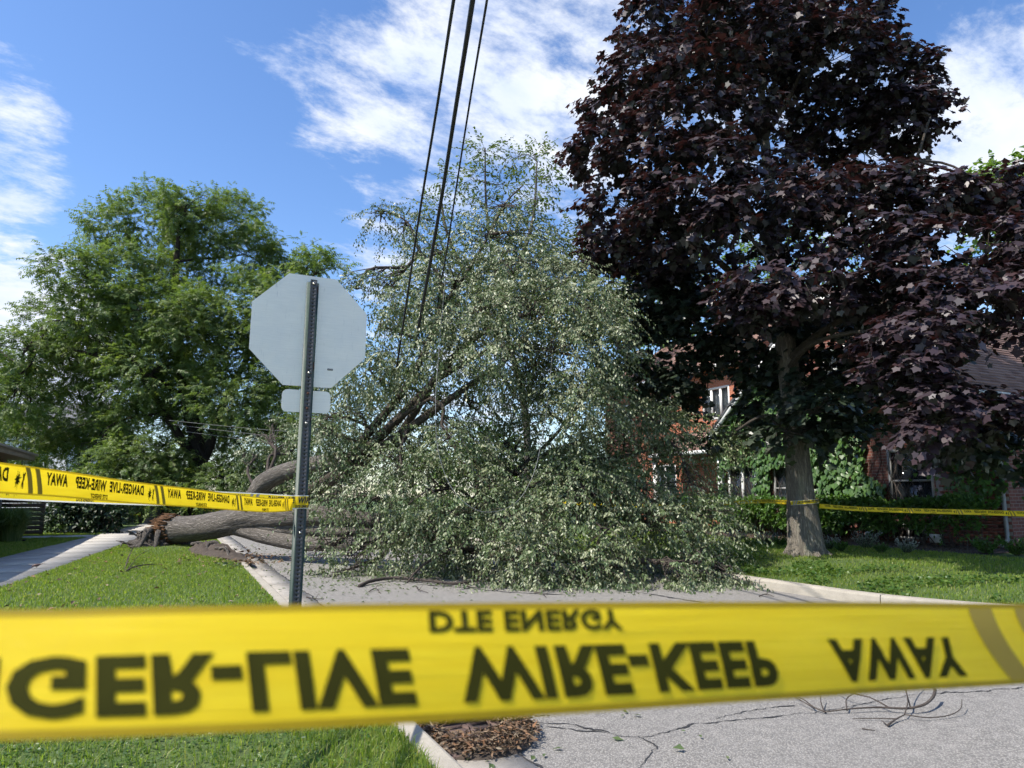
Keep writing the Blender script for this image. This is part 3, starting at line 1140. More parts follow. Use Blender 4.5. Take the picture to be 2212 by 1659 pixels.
    g.build("fine_roots", M["root_bark"], t, smooth=True)["kind"] = "stuff"
    # great limbs
    limb("limb", [at(545, 1098, 16.9), at(565, 1050, 16.6), at(610, 1022, 16.2), at(680, 1003, 15.8), at(790, 985, 15.2), at(880, 930, 14.6)], 0.25, 0.10, 34, 16, "elm_bark", 0.14)
    limb("limb", [at(478, 1132, 17.5), at(525, 1143, 17.1), at(575, 1158, 16.6), at(640, 1172, 16.0), at(740, 1176, 15.2), at(830, 1170, 14.6), at(960, 1165, 14.0)], 0.20, 0.12, 34, 16, "elm_bark", 0.14)
    limb("limb", [at(545, 1128, 17.0), at(600, 1141, 16.5), at(660, 1143, 16.1), at(760, 1147, 15.5), at(900, 1140, 14.8)], 0.20, 0.10, 30, 14, "elm_bark", 0.14)
    limb("limb", [at(600, 1108, 16.6), at(670, 1060, 16.0), at(760, 995, 15.4), at(850, 915, 14.8), at(940, 820, 14.4), at(1010, 740, 14.2)], 0.17, 0.06, 30, 10)
    limb("limb", [at(640, 1085, 16.3), at(720, 1035, 15.7), at(800, 985, 15.0), at(870, 935, 14.5), at(960, 870, 14.2), at(1060, 800, 14.0)], 0.16, 0.05, 30, 10)
    limb("limb", [at(735, 1015, 15.4), at(800, 930, 15.0), at(880, 830, 14.8), at(945, 690, 14.6), at(958, 640, 14.6)], 0.11, 0.045, 24, 8)
    limb("limb", [at(958, 640, 14.6), at(945, 590, 14.7), at(905, 540, 14.7), at(880, 480, 14.8), at(830, 455, 14.9)], 0.055, 0.015, 18, 6)
    limb("limb", [at(930, 700, 14.5), at(1000, 600, 14.8), at(1050, 520, 15.0), at(1090, 440, 15.2), at(1130, 400, 15.2)], 0.06, 0.015, 20, 6)
    limb("limb", [at(760, 1000, 15.2), at(800, 960, 14.8), at(860, 905, 14.3), at(930, 860, 13.8)], 0.09, 0.03, 18, 8)
    limb("limb", [at(860, 1130, 15.0), at(980, 1110, 14.4), at(1045, 1090, 13.9), at(1120, 1060, 13.6), at(1250, 1010, 13.5)], 0.13, 0.035, 22, 10)
    limb("limb", [at(980, 1110, 14.4), at(1080, 1040, 14.3), at(1170, 985, 14.3), at(1290, 940, 14.4), at(1400, 900, 14.6)], 0.075, 0.02, 22, 8)
    limb("limb", [at(1080, 1045, 14.3), at(1180, 960, 14.6), at(1240, 890, 14.7), at(1290, 800, 14.8)], 0.05, 0.018, 20, 8)
    limb("limb", [at(1120, 1055, 13.8), at(1230, 1005, 13.9), at(1350, 985, 14.2), at(1480, 950, 14.6)], 0.055, 0.018, 20, 8)
    limb("limb", [at(1100, 1090, 14.0), at(1250, 1070, 13.6), at(1400, 1080, 13.2), at(1540, 1120, 12.9)], 0.08, 0.02, 20, 8)
    limb("limb", [at(960, 1165, 14.0), at(1060, 1195, 13.3), at(1180, 1205, 12.9), at(1330, 1210, 12.5), at(1500, 1215, 12.3)], 0.12, 0.03, 22, 8)
    limb("limb", [at(870, 930, 14.6), at(980, 770, 14.0), at(1100, 690, 13.6), at(1220, 670, 13.4)], 0.09, 0.03, 20, 8)
    limb("limb", [at(940, 820, 14.4), at(1080, 750, 13.8), at(1200, 760, 13.4), at(1310, 790, 13.2)], 0.07, 0.02, 20, 8)
    # bough by bough foliage
    BL = [(985, 605, 14.2, 105, 45, 1.2), (1110, 590, 14.6, 110, 55, 1.3), (1200, 610, 14.6, 70, 45, 1.0), (905, 660, 14.4, 90, 50, 1.0), (1010, 680, 13.8, 120, 60, 1.2),
          (1150, 670, 13.4, 120, 55, 1.2), (1262, 670, 13.2, 80, 55, 1.0), (820, 705, 14.6, 75, 48, 0.9), (920, 760, 14.0, 110, 60, 1.2), (1060, 760, 13.3, 120, 55, 1.1),
          (1190, 760, 13.0, 110, 60, 1.0), (1290, 770, 12.8, 60, 70, 0.8), (800, 800, 14.6, 80, 60, 1.0), (1270, 865, 12.9, 70, 55, 0.8),
          (770, 890, 15.6, 80, 55, 0.7, .7), (930, 870, 15.4, 90, 55, 0.7, .7), (985, 960, 13.4, 70, 40, 0.6), (690, 940, 14.2, 40, 40, .5), (720, 980, 14.5, 65, 60, 0.8), (870, 1010, 13.4, 75, 45, 0.6), (720, 900, 14.0, 45, 30, .5),
          (720, 1075, 14.2, 55, 45, 0.5, .6), (800, 1080, 13.4, 70, 40, 0.6, .7), (920, 1055, 12.9, 100, 60, 0.9), (1020, 1050, 12.9, 60, 40, 0.6),
          (1080, 1120, 12.5, 100, 60, 0.8), (950, 1135, 13.0, 95, 48, 0.7), (860, 1155, 13.3, 55, 34, 0.5, .8), (690, 1180, 13.6, 26, 40, 0.35, .6), (770, 1205, 13.7, 50, 24, 0.4, .7),
          (885, 1200, 13.4, 80, 26, 0.45, .8), (1000, 1195, 13.4, 65, 30, 0.5, .8), (1140, 1205, 12.0, 90, 50, 0.6), (1190, 1130, 12.4, 90, 60, 0.8), (1265, 1060, 13.0, 95, 55, 0.9),
          (1240, 1215, 11.9, 90, 50, 0.6), (1300, 1140, 12.4, 90, 55, 0.8), (1350, 975, 15.0, 80, 45, .8, .7), (1420, 920, 14.4, 90, 42, 0.9), (1500, 950, 15.2, 70, 50, 0.9),
          (1390, 1050, 13.6, 100, 60, 1.0), (1490, 1040, 14.2, 75, 60, 0.9), (1400, 1140, 12.8, 95, 55, 0.8), (1500, 1130, 13.2, 80, 60, 0.8), (1340, 1225, 11.9, 80, 42, 0.5),
          (1430, 1220, 11.9, 85, 45, 0.5), (1520, 1205, 12.1, 70, 55, 0.5), (1570, 1225, 12.0, 38, 38, 0.4), (1340, 900, 15.0, 70, 45, 0.9), (1040, 1155, 14.8, 150, 40, 0.9),
          (1230, 900, 15.6, 60, 50, 0.6, .35), (900, 980, 15.6, 120, 50, 0.6, .6), (1020, 880, 14.9, 70, 50, 0.6, .8), (1110, 860, 14.3, 70, 45, 0.6, .9), (1085, 960, 14.8, 70, 45, 0.6, .8), (1180, 900, 15.0, 70, 50, 0.6, .7), (1250, 965, 14.9, 65, 45, 0.6, .7), (1050, 820, 14.6, 80, 40, .6, .8), (880, 955, 14.6, 60, 40, .5, .7), (1000, 1000, 13.7, 70, 35, .5, .8), (1120, 1015, 13.7, 70, 40, .5, .8), (1205, 1010, 13.8, 60, 40, .5, .8), (1150, 820, 14.2, 70, 40, .6, .8),
          # loose ends against the sky and low sprigs
          (822, 465, 14.9, 26, 26, 0.4, 1.1), (872, 490, 14.9, 34, 28, 0.4, 1.0), (845, 620, 14.8, 55, 22, 0.5, 1.1), (770, 625, 14.8, 40, 26, 0.5, 1.2), (900, 600, 14.7, 40, 22, .5, .9), (1095, 445, 15.2, 75, 40, 0.7, .55),
          (1060, 515, 15.1, 60, 40, 0.7, .6), (1130, 520, 15.0, 70, 40, 0.7, .6), (965, 540, 14.8, 45, 30, 0.5, .5), (590, 935, 17.6, 50, 28, 0.5, .6), (545, 985, 17.8, 28, 36, 0.4, .7), (620, 960, 17.4, 34, 24, 0.4, .5), (600, 1060, 17.9, 40, 20, .4, .5),
          (720, 1245, 12.9, 40, 8, 0.25, .4), (880, 1258, 12.2, 60, 5, 0.2, .3)]
    blobs = [px_blob(*b) for b in BL]
    blobs = [b[:6] + (b[6] * random.uniform(0.6, 1.4),) for b in blobs]
    n = 15500
    P, d, idx = in_blobs(blobs, n, 0.6)
    hol = np.array([mnoise.noise(Vector((p[0] * 1.15, p[1] * 1.15, p[2] * 1.15))) for p in P])
    keep = hol + rng.normal(0, 0.07, n) > -0.10
    P, d, idx = P[keep], d[keep], idx[keep]
    n = len(P)
    P[:, 2] = np.maximum(P[:, 2], 0.10)
    cb = np.array(blobs)[idx, :3]
    D = unit(d * 0.8 + rng.normal(size=(n, 3)) * 0.45 + np.array([0.25, -0.15, -0.05]))
    L = rng.uniform(0.28, 0.75, n) * np.where(rng.random(n) < 0.08, 1.5, 1.0)
    k = 17
    Q, T = sprays(P, D, L, k, 0.5)
    Q[..., 2] = np.maximum(Q[..., 2], 0.025 + rng.random(Q.shape[:2]) * 0.10)
    side = unit(np.cross(T, np.array([0, 0, 1.0])) + 1e-6)
    alt = np.where(np.arange(k) % 2 == 0, 1.0, -1.0)[None, :, None]
    LD = unit(T * 0.5 + side * alt * 0.65 + np.array([0, 0, -0.8]) + rng.normal(size=Q.shape) * 0.35)
    # boughs lie turned over: most leaves show the upper face up, many the pale underside
    bl_px = np.array([(b[0], b[1]) for b in BL])
    pr = np.where((bl_px[:, 0] > 980) & (bl_px[:, 1] < 880), 0.62, 0.24)[idx]
    pr = np.clip(pr + np.where((bl_px[idx, 1] > 1190) & (bl_px[idx, 0] > 1100), 0.2, 0.0), 0, 1)
    fs = np.where(rng.random(n) < pr, -1.0, 1.0)[:, None]
    flip = np.where(rng.random(Q.shape[:2]) < 0.14, -fs, fs)[..., None]
    nb = unit(np.array([0.0, 0.0, 0.75]) + rng.normal(size=(n, 3)) * 0.5 + d * 0.6)
    LN = (nb[:, None, :] + rng.normal(size=Q.shape) * 0.38) * flip
    pos = (Q + LD * 0.02).reshape(-1, 3)
    S = rng.uniform(0.046, 0.082, len(pos))
    rnd = np.clip(np.repeat(rng.random(n), k) * 0.5 + rng.random(len(pos)) * 0.5, 0, 1)
    me = leaf_mesh("crown", T_KITE, pos, LD.reshape(-1, 3), LN.reshape(-1, 3), S, rnd)
    o = link_mesh("crown", me, M["elm_leaves"], t)
    o["kind"] = "stuff"
    g = Geo()
    twig_geo(g, Q, P, 0.0045, 3, 4)
    # branches from the limbs to the boughs
    big = polys[:]
    for bi, b in enumerate(blobs):
        c = np.array(b[:3])
        dd, kk, ii = nearest_on([big[0]] + big[18:], c)
        src = ([big[0]] + big[18:])[kk][ii]
        Pb = branch_to(g, src, c, 0.045, 0.018, 0.1, 9, 6, bi)
        mine = np.where(idx == bi)[0]
        for j in mine[:: max(1, len(mine) // 16)]:
            branch_to(g, Pb[random.randint(4, 8)], P[j], 0.014, 0.005, 0.05, 5, 4, j)
    o = g.build("twigs", M["twig_bark"], t)
    o["kind"] = "stuff"
    return t


fallen_tree()


# ------------------------------------------------------------------ purple maple
def maple():
    b0 = gp(1738, 1203, 0.24)
    t = empty("purple_maple", b0, "tall dark purple maple with grey trunk standing on the right lawn", "tree")
    Y0 = b0.y
    tp = [at(1747, 1222, Y0), at(1742, 1190, Y0), at(1734, 1120, Y0), at(1724, 1000, Y0), at(1712, 880, Y0), at(1695, 740, Y0), at(1680, 600, Y0 + .1), at(1668, 450, Y0 + .2), at(1650, 280, Y0 + .2), at(1640, 60, Y0 + .2), at(1640, -100, Y0 + .2)]
    P = spline(tp, 90)
    rad = np.interp(np.linspace(0, 1, 90), [0, 0.06, 0.1, 0.2, 0.3, 0.4, 0.6, 0.8, 1], [0.40, 0.31, 0.265, 0.235, 0.215, 0.17, 0.115, 0.065, 0.02])
    g = Geo()
    g.tube(P, rad, 48, rough=0.16, seed=5)
    g.build("trunk", M["maple_bark"], t, smooth=True)
    for i, (a, l) in enumerate(((-20, 0.55), (20, 0.62), (75, 0.5), (150, 0.45), (-80, 0.5), (-140, 0.5))):   # root flare
        dv = Vector((math.cos(R(a)), math.sin(R(a)), 0))
        g = Geo()
        bz = Vector((b0.x + 0.03, b0.y, 0.24))
        g.tube(spline([bz + dv * 0.10 + UP * 0.62, bz + dv * 0.22 + UP * 0.28, bz + dv * 0.36 + UP * 0.08, bz + dv * l + UP * -0.03], 12), np.linspace(0.13, 0.05, 12), 10, rough=0.15, seed=i)
        g.build("root_flare", M["maple_bark"], t, smooth=True)
    polys = [P]
    limbs = [[at(1695, 740, Y0), at(1760, 600, Y0 - .6), at(1850, 480, Y0 - 1.0), at(1960, 380, Y0 - 1.2), at(2010, 250, Y0 - 1.2)],
             [at(1700, 780, Y0), at(1800, 700, Y0 - 1.4), at(1930, 650, Y0 - 2.4), at(2080, 600, Y0 - 3.0)],
             [at(1690, 700, Y0), at(1590, 600, Y0 - .4), at(1480, 500, Y0 - .4), at(1370, 400, Y0 - .2), at(1310, 320, Y0)],
             [at(1668, 450, Y0), at(1760, 300, Y0 + .5), at(1860, 180, Y0 + .6), at(1940, 90, Y0 + .4)],
             [at(1680, 560, Y0), at(1580, 380, Y0 + .2), at(1500, 220, Y0 + .3), at(1450, 60, Y0 + .2)],
             [at(1650, 300, Y0), at(1720, 180, Y0 - .4), at(1760, 60, Y0 - .4)],
             [at(1700, 800, Y0), at(1600, 720, Y0 + 1.0), at(1490, 660, Y0 + 1.6), at(1400, 640, Y0 + 1.6)],
             [at(1710, 860, Y0), at(1820, 800, Y0 + .8), at(1960, 760, Y0 + 1.2), at(2100, 740, Y0 + 1.0)],
             [at(1700, 800, Y0), at(1760, 740, Y0 - 1.4), at(1900, 720, Y0 - 2.6), at(2030, 800, Y0 - 3.2), at(2080, 900, Y0 - 3.3)],
             [at(1716, 930, Y0), at(1650, 900, Y0 - .6), at(1590, 930, Y0 - 1.0)],
             [at(1690, 720, Y0), at(1640, 640, Y0 - 1.6), at(1680, 600, Y0 - 2.2)],
             [at(1720, 640, Y0), at(1860, 520, Y0 + .8), at(1960, 470, Y0 + 1.0), at(2040, 450, Y0 + 1.0)]]
    for i, l in enumerate(limbs):
        g = Geo()
        q = spline(l, 22)
        polys.append(q)
        g.tube(q, np.linspace(0.09 if i < 5 else 0.065, 0.018, 22), 8, rough=0.1, seed=i)
        g.build("limb", M["limb_bark"], t, smooth=True)
    F, Bk, Rt = Y0 - 2.2, Y0 + 1.4, Y0 - 3.2
    UPP = [(1480, 20, Y0, 120, 55, 1.3), (1620, -10, Y0 - .4, 130, 60, 1.5), (1760, 10, Y0, 110, 55, 1.4), (1560, 60, Y0 - 1.0, 120, 50, 1.0), (1700, 80, Y0 - 1.2, 110, 45, 1.0), (1390, 60, Y0 + .2, 50, 60, 0.8),
           (1880, 60, Y0, 38, 55, 0.6), (1390, 150, Y0 - .3, 85, 55, 1.0), (1520, 160, Y0 - 1.3, 110, 50, 1.1), (1650, 170, Y0 + .5, 90, 40, 1.2), (1800, 130, Y0 - .6, 100, 55, 1.2), (1905, 165, Y0, 65, 50, .9),
           (1972, 90, Y0, 22, 42, 0.35), (1985, 160, Y0, 34, 50, .5), (1340, 235, Y0, 75, 55, 1.0), (1450, 260, Y0 - 1.2, 110, 55, 1.0), (1570, 270, Y0 - .8, 95, 50, 1.0), (1700, 270, Y0 + 1.2, 90, 34, 1.0, .5),
           (1810, 250, Y0 + .3, 95, 48, 1.2), (1930, 250, Y0 - .2, 85, 58, 1.0), (2000, 250, Y0, 45, 60, .6), (1292, 325, Y0, 60, 40, .8), (1400, 350, Y0 - .8, 100, 55, 1.0), (1530, 370, Y0 - 1.6, 115, 55, 1.0), (1650, 380, Y0 - .6, 75, 45, .9),
           (1760, 350, Y0 + 1.4, 80, 38, .9, .5), (1880, 340, Y0 + .8, 85, 40, 1.0), (1350, 450, Y0 - .5, 90, 55, 1.0), (1470, 470, Y0 - 1.5, 110, 55, 1.0), (1600, 470, Y0 - 1.9, 100, 50, .9), (1740, 430, Y0 - 1.8, 110, 45, .9),
           (1870, 420, Y0 - 1.4, 110, 45, 1.0), (1990, 430, Y0 - 1.8, 100, 48, 1.0), (2110, 440, Y0 - 1.4, 90, 42, 1.0), (2200, 420, Y0 - 1.8, 80, 45, 1.0), (2290, 440, Y0 - 1.6, 80, 45, 1.2)]
    MID = [(1300, 540, Y0 + .4, 45, 36, .7), (1400, 560, Y0 + .6, 100, 50, 1.1), (1510, 590, Y0 + .2, 90, 45, 1.0), (1740, 520, Y0 - 1.0, 90, 40, 1.0), (1880, 520, F, 105, 48, 1.0), (2010, 540, Rt + .6, 105, 52, 1.0), (2140, 540, Rt + .4, 105, 60, 1.0), (2280, 560, Rt, 100, 80, 1.2),
           (1690, 605, F - .3, 105, 36, .9), (1780, 640, F + .3, 90, 36, .8), (1640, 660, F + .5, 85, 40, .8), (1900, 620, F - .4, 100, 45, .9), (2030, 650, Rt, 105, 52, 1.0), (2150, 640, Rt, 95, 45, 1.0), (1970, 720, Rt - .2, 85, 45, .9), (1995, 775, Rt - .2, 45, 38, .7), (2210, 715, Rt, 60, 18, .6),
           (1940, 800, Rt - .3, 62, 40, .7), (1985, 860, Rt - .4, 72, 42, .7), (2060, 885, Rt - .3, 75, 34, .8), (2010, 930, Rt - .4, 60, 34, .6), (2120, 910, Rt - .2, 75, 50, .8), (2230, 930, Rt, 70, 50, .9)]
    LOW = [(1400, 660, Y0 + 1.2, 100, 45, 1.0), (1500, 690, Y0 + .8, 95, 45, 1.0), (1420, 750, Y0 + 1.4, 100, 55, 1.0), (1380, 820, Y0 + 1.6, 85, 40, .9), (1470, 820, Y0 + 1.2, 60, 36, .8), (1590, 730, Y0 + 1.2, 85, 40, .7), (1700, 720, Y0 + .3, 95, 45, .8), (1800, 720, Y0 - .2, 95, 48, 1.0),
           (1890, 720, Y0 + .4, 80, 50, 1.0), (1650, 800, Y0 + .9, 75, 38, .7), (1750, 800, Y0 + .4, 95, 45, .9), (1850, 800, Y0 + .6, 70, 42, .9), (1650, 880, Y0 + .7, 60, 32, .6), (1770, 880, Y0 - 1.2, 80, 42, .8), (1860, 880, Y0 + .2, 60, 38, .8), (1620, 920, Y0 + .9, 50, 26, .5),
           (1700, 940, Y0 - .9, 75, 30, .7), (1800, 940, Y0 - .6, 60, 30, .7), (1930, 880, Y0 + .4, 60, 50, .9), (2090, 960, Y0 - 1.8, 75, 36, .7), (2180, 980, Y0 - 1.8, 70, 50, .8), (1980, 760, Y0 + 1.0, 70, 55, 1.0), (1545, 745, Y0 + 1.4, 55, 26, .7), (1480, 880, Y0 + 1.6, 45, 22, .6), (1560, 945, Y0 + 1.2, 40, 20, .5), (1560, 640, Y0 + 1.2, 80, 50, .8), (1450, 620, Y0 + 1.8, 90, 60, .8)]

    def foliage(name, BLs, n, mat, smin, smax):
        blobs = [px_blob(*b) for b in BLs]
        P_, d, idx = in_blobs(blobs, n, 0.5, top=0.35)
        hol = np.array([mnoise.noise(Vector((p[0] * 1.2 + 5, p[1] * 1.2, p[2] * 1.5))) for p in P_])
        keep = hol + rng.normal(0, 0.08, n) > -0.16
        P_, d, idx = P_[keep], d[keep], idx[keep]
        n = len(P_)
        D = unit(d * np.array([1, 1, 0.45]) + rng.normal(size=(n, 3)) * 0.35 + np.array([0, 0, 0.1]))
        L = rng.uniform(0.2, 0.42, n)
        k = 7
        Q, T = sprays(P_, D, L, k, 0.35)
        ang = rng.uniform(0, 2 * math.pi, Q.shape[:2])
        rad = np.stack([np.cos(ang), np.sin(ang), np.zeros_like(ang)], -1)
        LD = unit(rad * 0.75 + T * 0.55 + np.array([0, 0, -0.42]) + rng.normal(size=Q.shape) * 0.15)
        LN = np.array([0, 0, 1.0]) + d[:, None, :] * 0.55 + rng.normal(size=Q.shape) * 0.33
        pos = (Q + LD * 0.05).reshape(-1, 3)
        S = rng.uniform(smin, smax, len(pos))
        rnd = np.clip(np.repeat(rng.random(n), k) * 0.6 + rng.random(len(pos)) * 0.4, 0, 1)
        me = leaf_mesh(name, T_MAPLE, pos, LD.reshape(-1, 3), LN.reshape(-1, 3), S, rnd)
        o = link_mesh(name, me, M[mat], t)
        o["kind"] = "stuff"
        g = Geo()
        twig_geo(g, Q, P_, 0.005, 3, 4)
        for bi, b in enumerate(blobs):
            c = np.array(b[:3])
            dd, kk, ii = nearest_on(polys, c)
            Pb = branch_to(g, polys[kk][ii], c, 0.03, 0.012, 0.0, 9, 6, bi)
            mine = np.where(idx == bi)[0]
            for j in mine[:: max(1, len(mine) // 10)]:
                branch_to(g, Pb[random.randint(4, 8)], P_[j], 0.012, 0.005, 0.03, 5, 4, j)
        o = g.build("twigs", M["twig_bark"], t)
        o["kind"] = "stuff"

    foliage("crown", UPP + MID, 11500, "maple_leaves", 0.07, 0.155)
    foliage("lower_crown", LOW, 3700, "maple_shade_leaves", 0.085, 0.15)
    return polys


maple()


# ------------------------------------------------------------------ other trees
def bg_tree(name, label, base, trunk_pts, r0, r1, BLs, n, k, tmpl, mat, bark, smin, smax, L=(0.5, 1.1), droop=0.3, inner=0.35, cat="tree", group=None, limbs=True, twig_r=0.012, twig_every=4, hang=0.35, forks=None, hollow=0):
    t = empty(name, base, label, cat, group)
    P = spline(trunk_pts, 40)
    g = Geo()
    g.tube(P, np.interp(np.linspace(0, 1, 40), [0, 0.05, 0.15, 1], [r0 * 1.45, r0 * 1.12, r0, r1]), 14, rough=0.15, seed=base[0])
    g.build("trunk", M[bark], t, smooth=True)
    blobs = [px_blob(*b) for b in BLs]
    polys = [P]
    for f in (forks or []):
        q = spline(f[0], 24)
        polys.append(q)
        g = Geo()
        g.tube(q, np.linspace(f[1], f[2], 24), 9, rough=0.12, seed=f[1] * 30)
        g.build("limb", M[bark], t, smooth=True)
    P_, d, idx = in_blobs(blobs, n, inner, top=0.2)
    if hollow:
        fq = hollow
        hol = np.array([mnoise.noise(Vector((p[0] * fq, p[1] * fq, p[2] * fq * 1.5))) for p in P_])
        keep = hol + rng.normal(0, 0.08, n) > -0.24
        P_, d, idx = P_[keep], d[keep], idx[keep]
        n = len(P_)
    D = unit(d + rng.normal(size=(n, 3)) * 0.4 + np.array([0, 0, 0.15]))
    Q, T = sprays(P_, D, rng.uniform(L[0], L[1], n), k, droop)
    ang = rng.uniform(0, 2 * math.pi, Q.shape[:2])
    rad = np.stack([np.cos(ang), np.sin(ang), np.zeros_like(ang)], -1)
    LD = unit(rad * 0.7 + T * 0.6 + np.array([0, 0, -hang]) + rng.normal(size=Q.shape) * 0.2)
    LN = np.array([0, 0, 1.0]) + d[:, None, :] * 0.5 + rng.normal(size=Q.shape) * 0.4
    pos = Q.reshape(-1, 3)
    S = rng.uniform(smin, smax, len(pos))
    rnd = np.clip(np.repeat(rng.random(n), k) * 0.65 + rng.random(len(pos)) * 0.35, 0, 1)
    me = leaf_mesh("crown", tmpl, pos, LD.reshape(-1, 3), LN.reshape(-1, 3), S, rnd)
    o = link_mesh("crown", me, M[mat], t)
    o["kind"] = "stuff"
    if limbs:
        g = Geo()
        twig_geo(g, Q, P_, twig_r, 3, twig_every)
        lo = int(len(P) * 0.25)
        for bi, b in enumerate(blobs):
            c = np.array(b[:3])
            cand = [q[lo:] if qi == 0 else q[6:] for qi, q in enumerate(polys)]
            dd, kk, ii = nearest_on(cand, c - np.array([0, 0, dd_off(b)]))
            Pb = branch_to(g, cand[kk][ii], c, r0 * 0.15, r0 * 0.05, 0.06, 10, 6, bi)
            mine = np.where(idx == bi)[0]
            for j in mine[:: max(1, len(mine) // 9)]:
                branch_to(g, Pb[random.randint(4, 9)], P_[j], r0 * 0.05, r0 * 0.02, 0.05, 5, 4, j)
        o = g.build("twigs", M[bark], t)
        o["kind"] = "stuff"
    return t


def dd_off(b):
    return b[5] * 0.8


LY = 38.0
loc_bl = [(330, 470, 75, 60), (405, 440, 60, 45), (440, 500, 80, 55), (235, 500, 60, 50), (510, 470, 55, 45), (530, 550, 85, 60), (625, 575, 75, 50), (690, 585, 48, 36), (165, 590, 65, 42), (275, 600, 95, 60), (395, 610, 95, 65), (510, 650, 95, 60),
          (640, 670, 100, 60), (135, 690, 80, 48), (230, 710, 95, 58), (350, 740, 100, 65), (470, 760, 100, 65), (590, 770, 95, 65), (700, 740, 80, 70), (55, 760, 75, 40), (140, 810, 85, 48), (260, 840, 95, 52), (380, 850, 90, 50), (510, 860, 95, 58), (630, 880, 80, 60),
          (30, 870, 70, 38), (100, 930, 70, 36), (330, 920, 85, 46), (560, 950, 95, 58), (660, 960, 70, 60), (190, 985, 85, 38), (300, 1000, 85, 42), (400, 975, 50, 36), (250, 1050, 70, 30), (340, 1058, 60, 30), (470, 1040, 60, 40), (580, 1040, 70, 50), (-40, 800, 70, 50), (-60, 900, 60, 50), (430, 915, 55, 40), (150, 1040, 60, 30), (40, 960, 80, 36), (60, 830, 70, 36), (200, 920, 80, 40), (420, 700, 90, 60), (300, 660, 90, 60), (180, 760, 80, 50), (330, 800, 90, 50)]
lb = [(x, y, LY + rng.uniform(-3.5, 3.5), rx, ry, max(rx, ry) * LY / 1534 * 0.9) for x, y, rx, ry in loc_bl]
base = gp(415, 1120, 0.1)
b = at(415, 1121, LY)
bg_tree("locust_tree", "broad feathery green locust tree filling the left behind the sign", (b.x, b.y, 0.1), [at(415, 1124, LY), at(412, 1060, LY), at(430, 985, LY), at(410, 880, LY), at(385, 740, LY), at(380, 600, LY), at(390, 470, LY)], 0.5, 0.08, lb, 15500, 6, T_FROND, "locust_leaves", "dark_bark", 0.28, 0.48, hollow=0.5, L=(0.5, 1.1), droop=0.2, inner=0.4, hang=0.18,
        forks=[([at(418, 1030, LY), at(450, 970, LY), at(470, 900, LY), at(540, 760, LY), at(600, 640, LY)], 0.3, 0.06), ([at(420, 1000, LY), at(380, 930, LY - 1), at(330, 850, LY - 1), at(250, 700, LY - 1), at(200, 600, LY)], 0.26, 0.05), ([at(405, 860, LY), at(300, 800, LY - 2), at(180, 760, LY - 2), at(70, 740, LY - 2)], 0.15, 0.03)])
# two grey street trees farther along the pavement
for px, py, Y, lab, top in ((292, 1128, 37.2, "leftmost of two grey street tree trunks by the black fence", 250), (329, 1131, 35.6, "right one of two grey street tree trunks beside the far pavement", 345)):
    b = at(px, py, Y)
    bl = [(top + dx, 1010 + dy, Y + rng.uniform(-1, 1), 55, 32, 1.2) for dx, dy in ((-40, 20), (30, 10), (0, -30), (50, 50), (-10, 55))]
    bg_tree("street_tree", lab, (b.x, b.y, b.z), [at(px, py + 2, Y), at(px + 1, py - 40, Y), at(px + 5, py - 90, Y), at(top, 1000, Y)], 0.36, 0.12, bl, 260, 6, T_FROND, "locust_leaves", "grey_bark", 0.25, 0.4, group="street trees along the left pavement")
for px, py, Y, lab in ((352, 1126, 41, "dark slim tree trunk right of the grey street trees"), (476, 1123, 43, "dark trunk standing behind the fallen log")):
    b = at(px, py, Y)
    bl = [(px + dx, 1030 + dy, Y + 1, 45, 28, 1.2) for dx, dy in ((-20, 10), (20, 0), (0, -30))]
    bg_tree("street_tree", lab, (b.x, b.y, b.z), [at(px, py + 2, Y), at(px, py - 40, Y), at(px + 3, py - 110, Y)], 0.3, 0.14, bl, 150, 6, T_FROND, "locust_leaves", "dark_bark", 0.25, 0.4, group="street trees along the left pavement")
# thin-topped tree behind the fallen crown
WY = 31.0
wbl = [(1045, 330, 48, 26), (1105, 345, 35, 25), (1160, 340, 45, 26), (1190, 385, 30, 26), (1015, 385, 40, 30), (1095, 400, 42, 30), (1160, 420, 48, 32), (960, 390, 32, 24), (945, 450, 36, 32), (1035, 450, 50, 32), (1130, 480, 55, 36), (985, 505, 50, 36), (900, 470, 25, 24), (905, 540, 40, 34), (1070, 530, 65, 40), (1200, 520, 50, 34), (1260, 500, 40, 40), (1250, 580, 55, 40), (1165, 560, 60, 45), (950, 580, 55, 40), (880, 610, 50, 40), (1050, 620, 90, 60), (1180, 650, 90, 60), (1290, 650, 60, 50), (920, 690, 80, 60)]
wb = [(x, y, WY + rng.uniform(-1.5, 1.5), rx * .8, ry * .8, max(rx, ry) * WY / 1534 * .8) for x, y, rx, ry in wbl]
b = at(1140, 1100, WY)
bg_tree("thin_tree", "tall thin-topped tree with sparse pale foliage behind the fallen crown", (b.x, b.y, 0), [at(1140, 1125, WY), at(1135, 900, WY), at(1090, 700, WY), at(1065, 560, WY), at(1050, 440, WY), at(1048, 320, WY)], 0.17, 0.03, wb, 1900, 7, T_OVAL, "wispy_leaves", "grey_bark", 0.11, 0.20, L=(0.5, 1.1), droop=0.15, inner=0.2, twig_every=2, twig_r=0.012,
        forks=[([at(1068, 720, WY), at(1110, 600, WY), at(1150, 480, WY), at(1160, 350, WY)], 0.16, 0.03), ([at(1066, 700, WY), at(1010, 600, WY), at(965, 500, WY), at(950, 400, WY)], 0.14, 0.03), ([at(1072, 800, WY), at(1170, 680, WY), at(1240, 580, WY), at(1270, 500, WY)], 0.14, 0.03)])
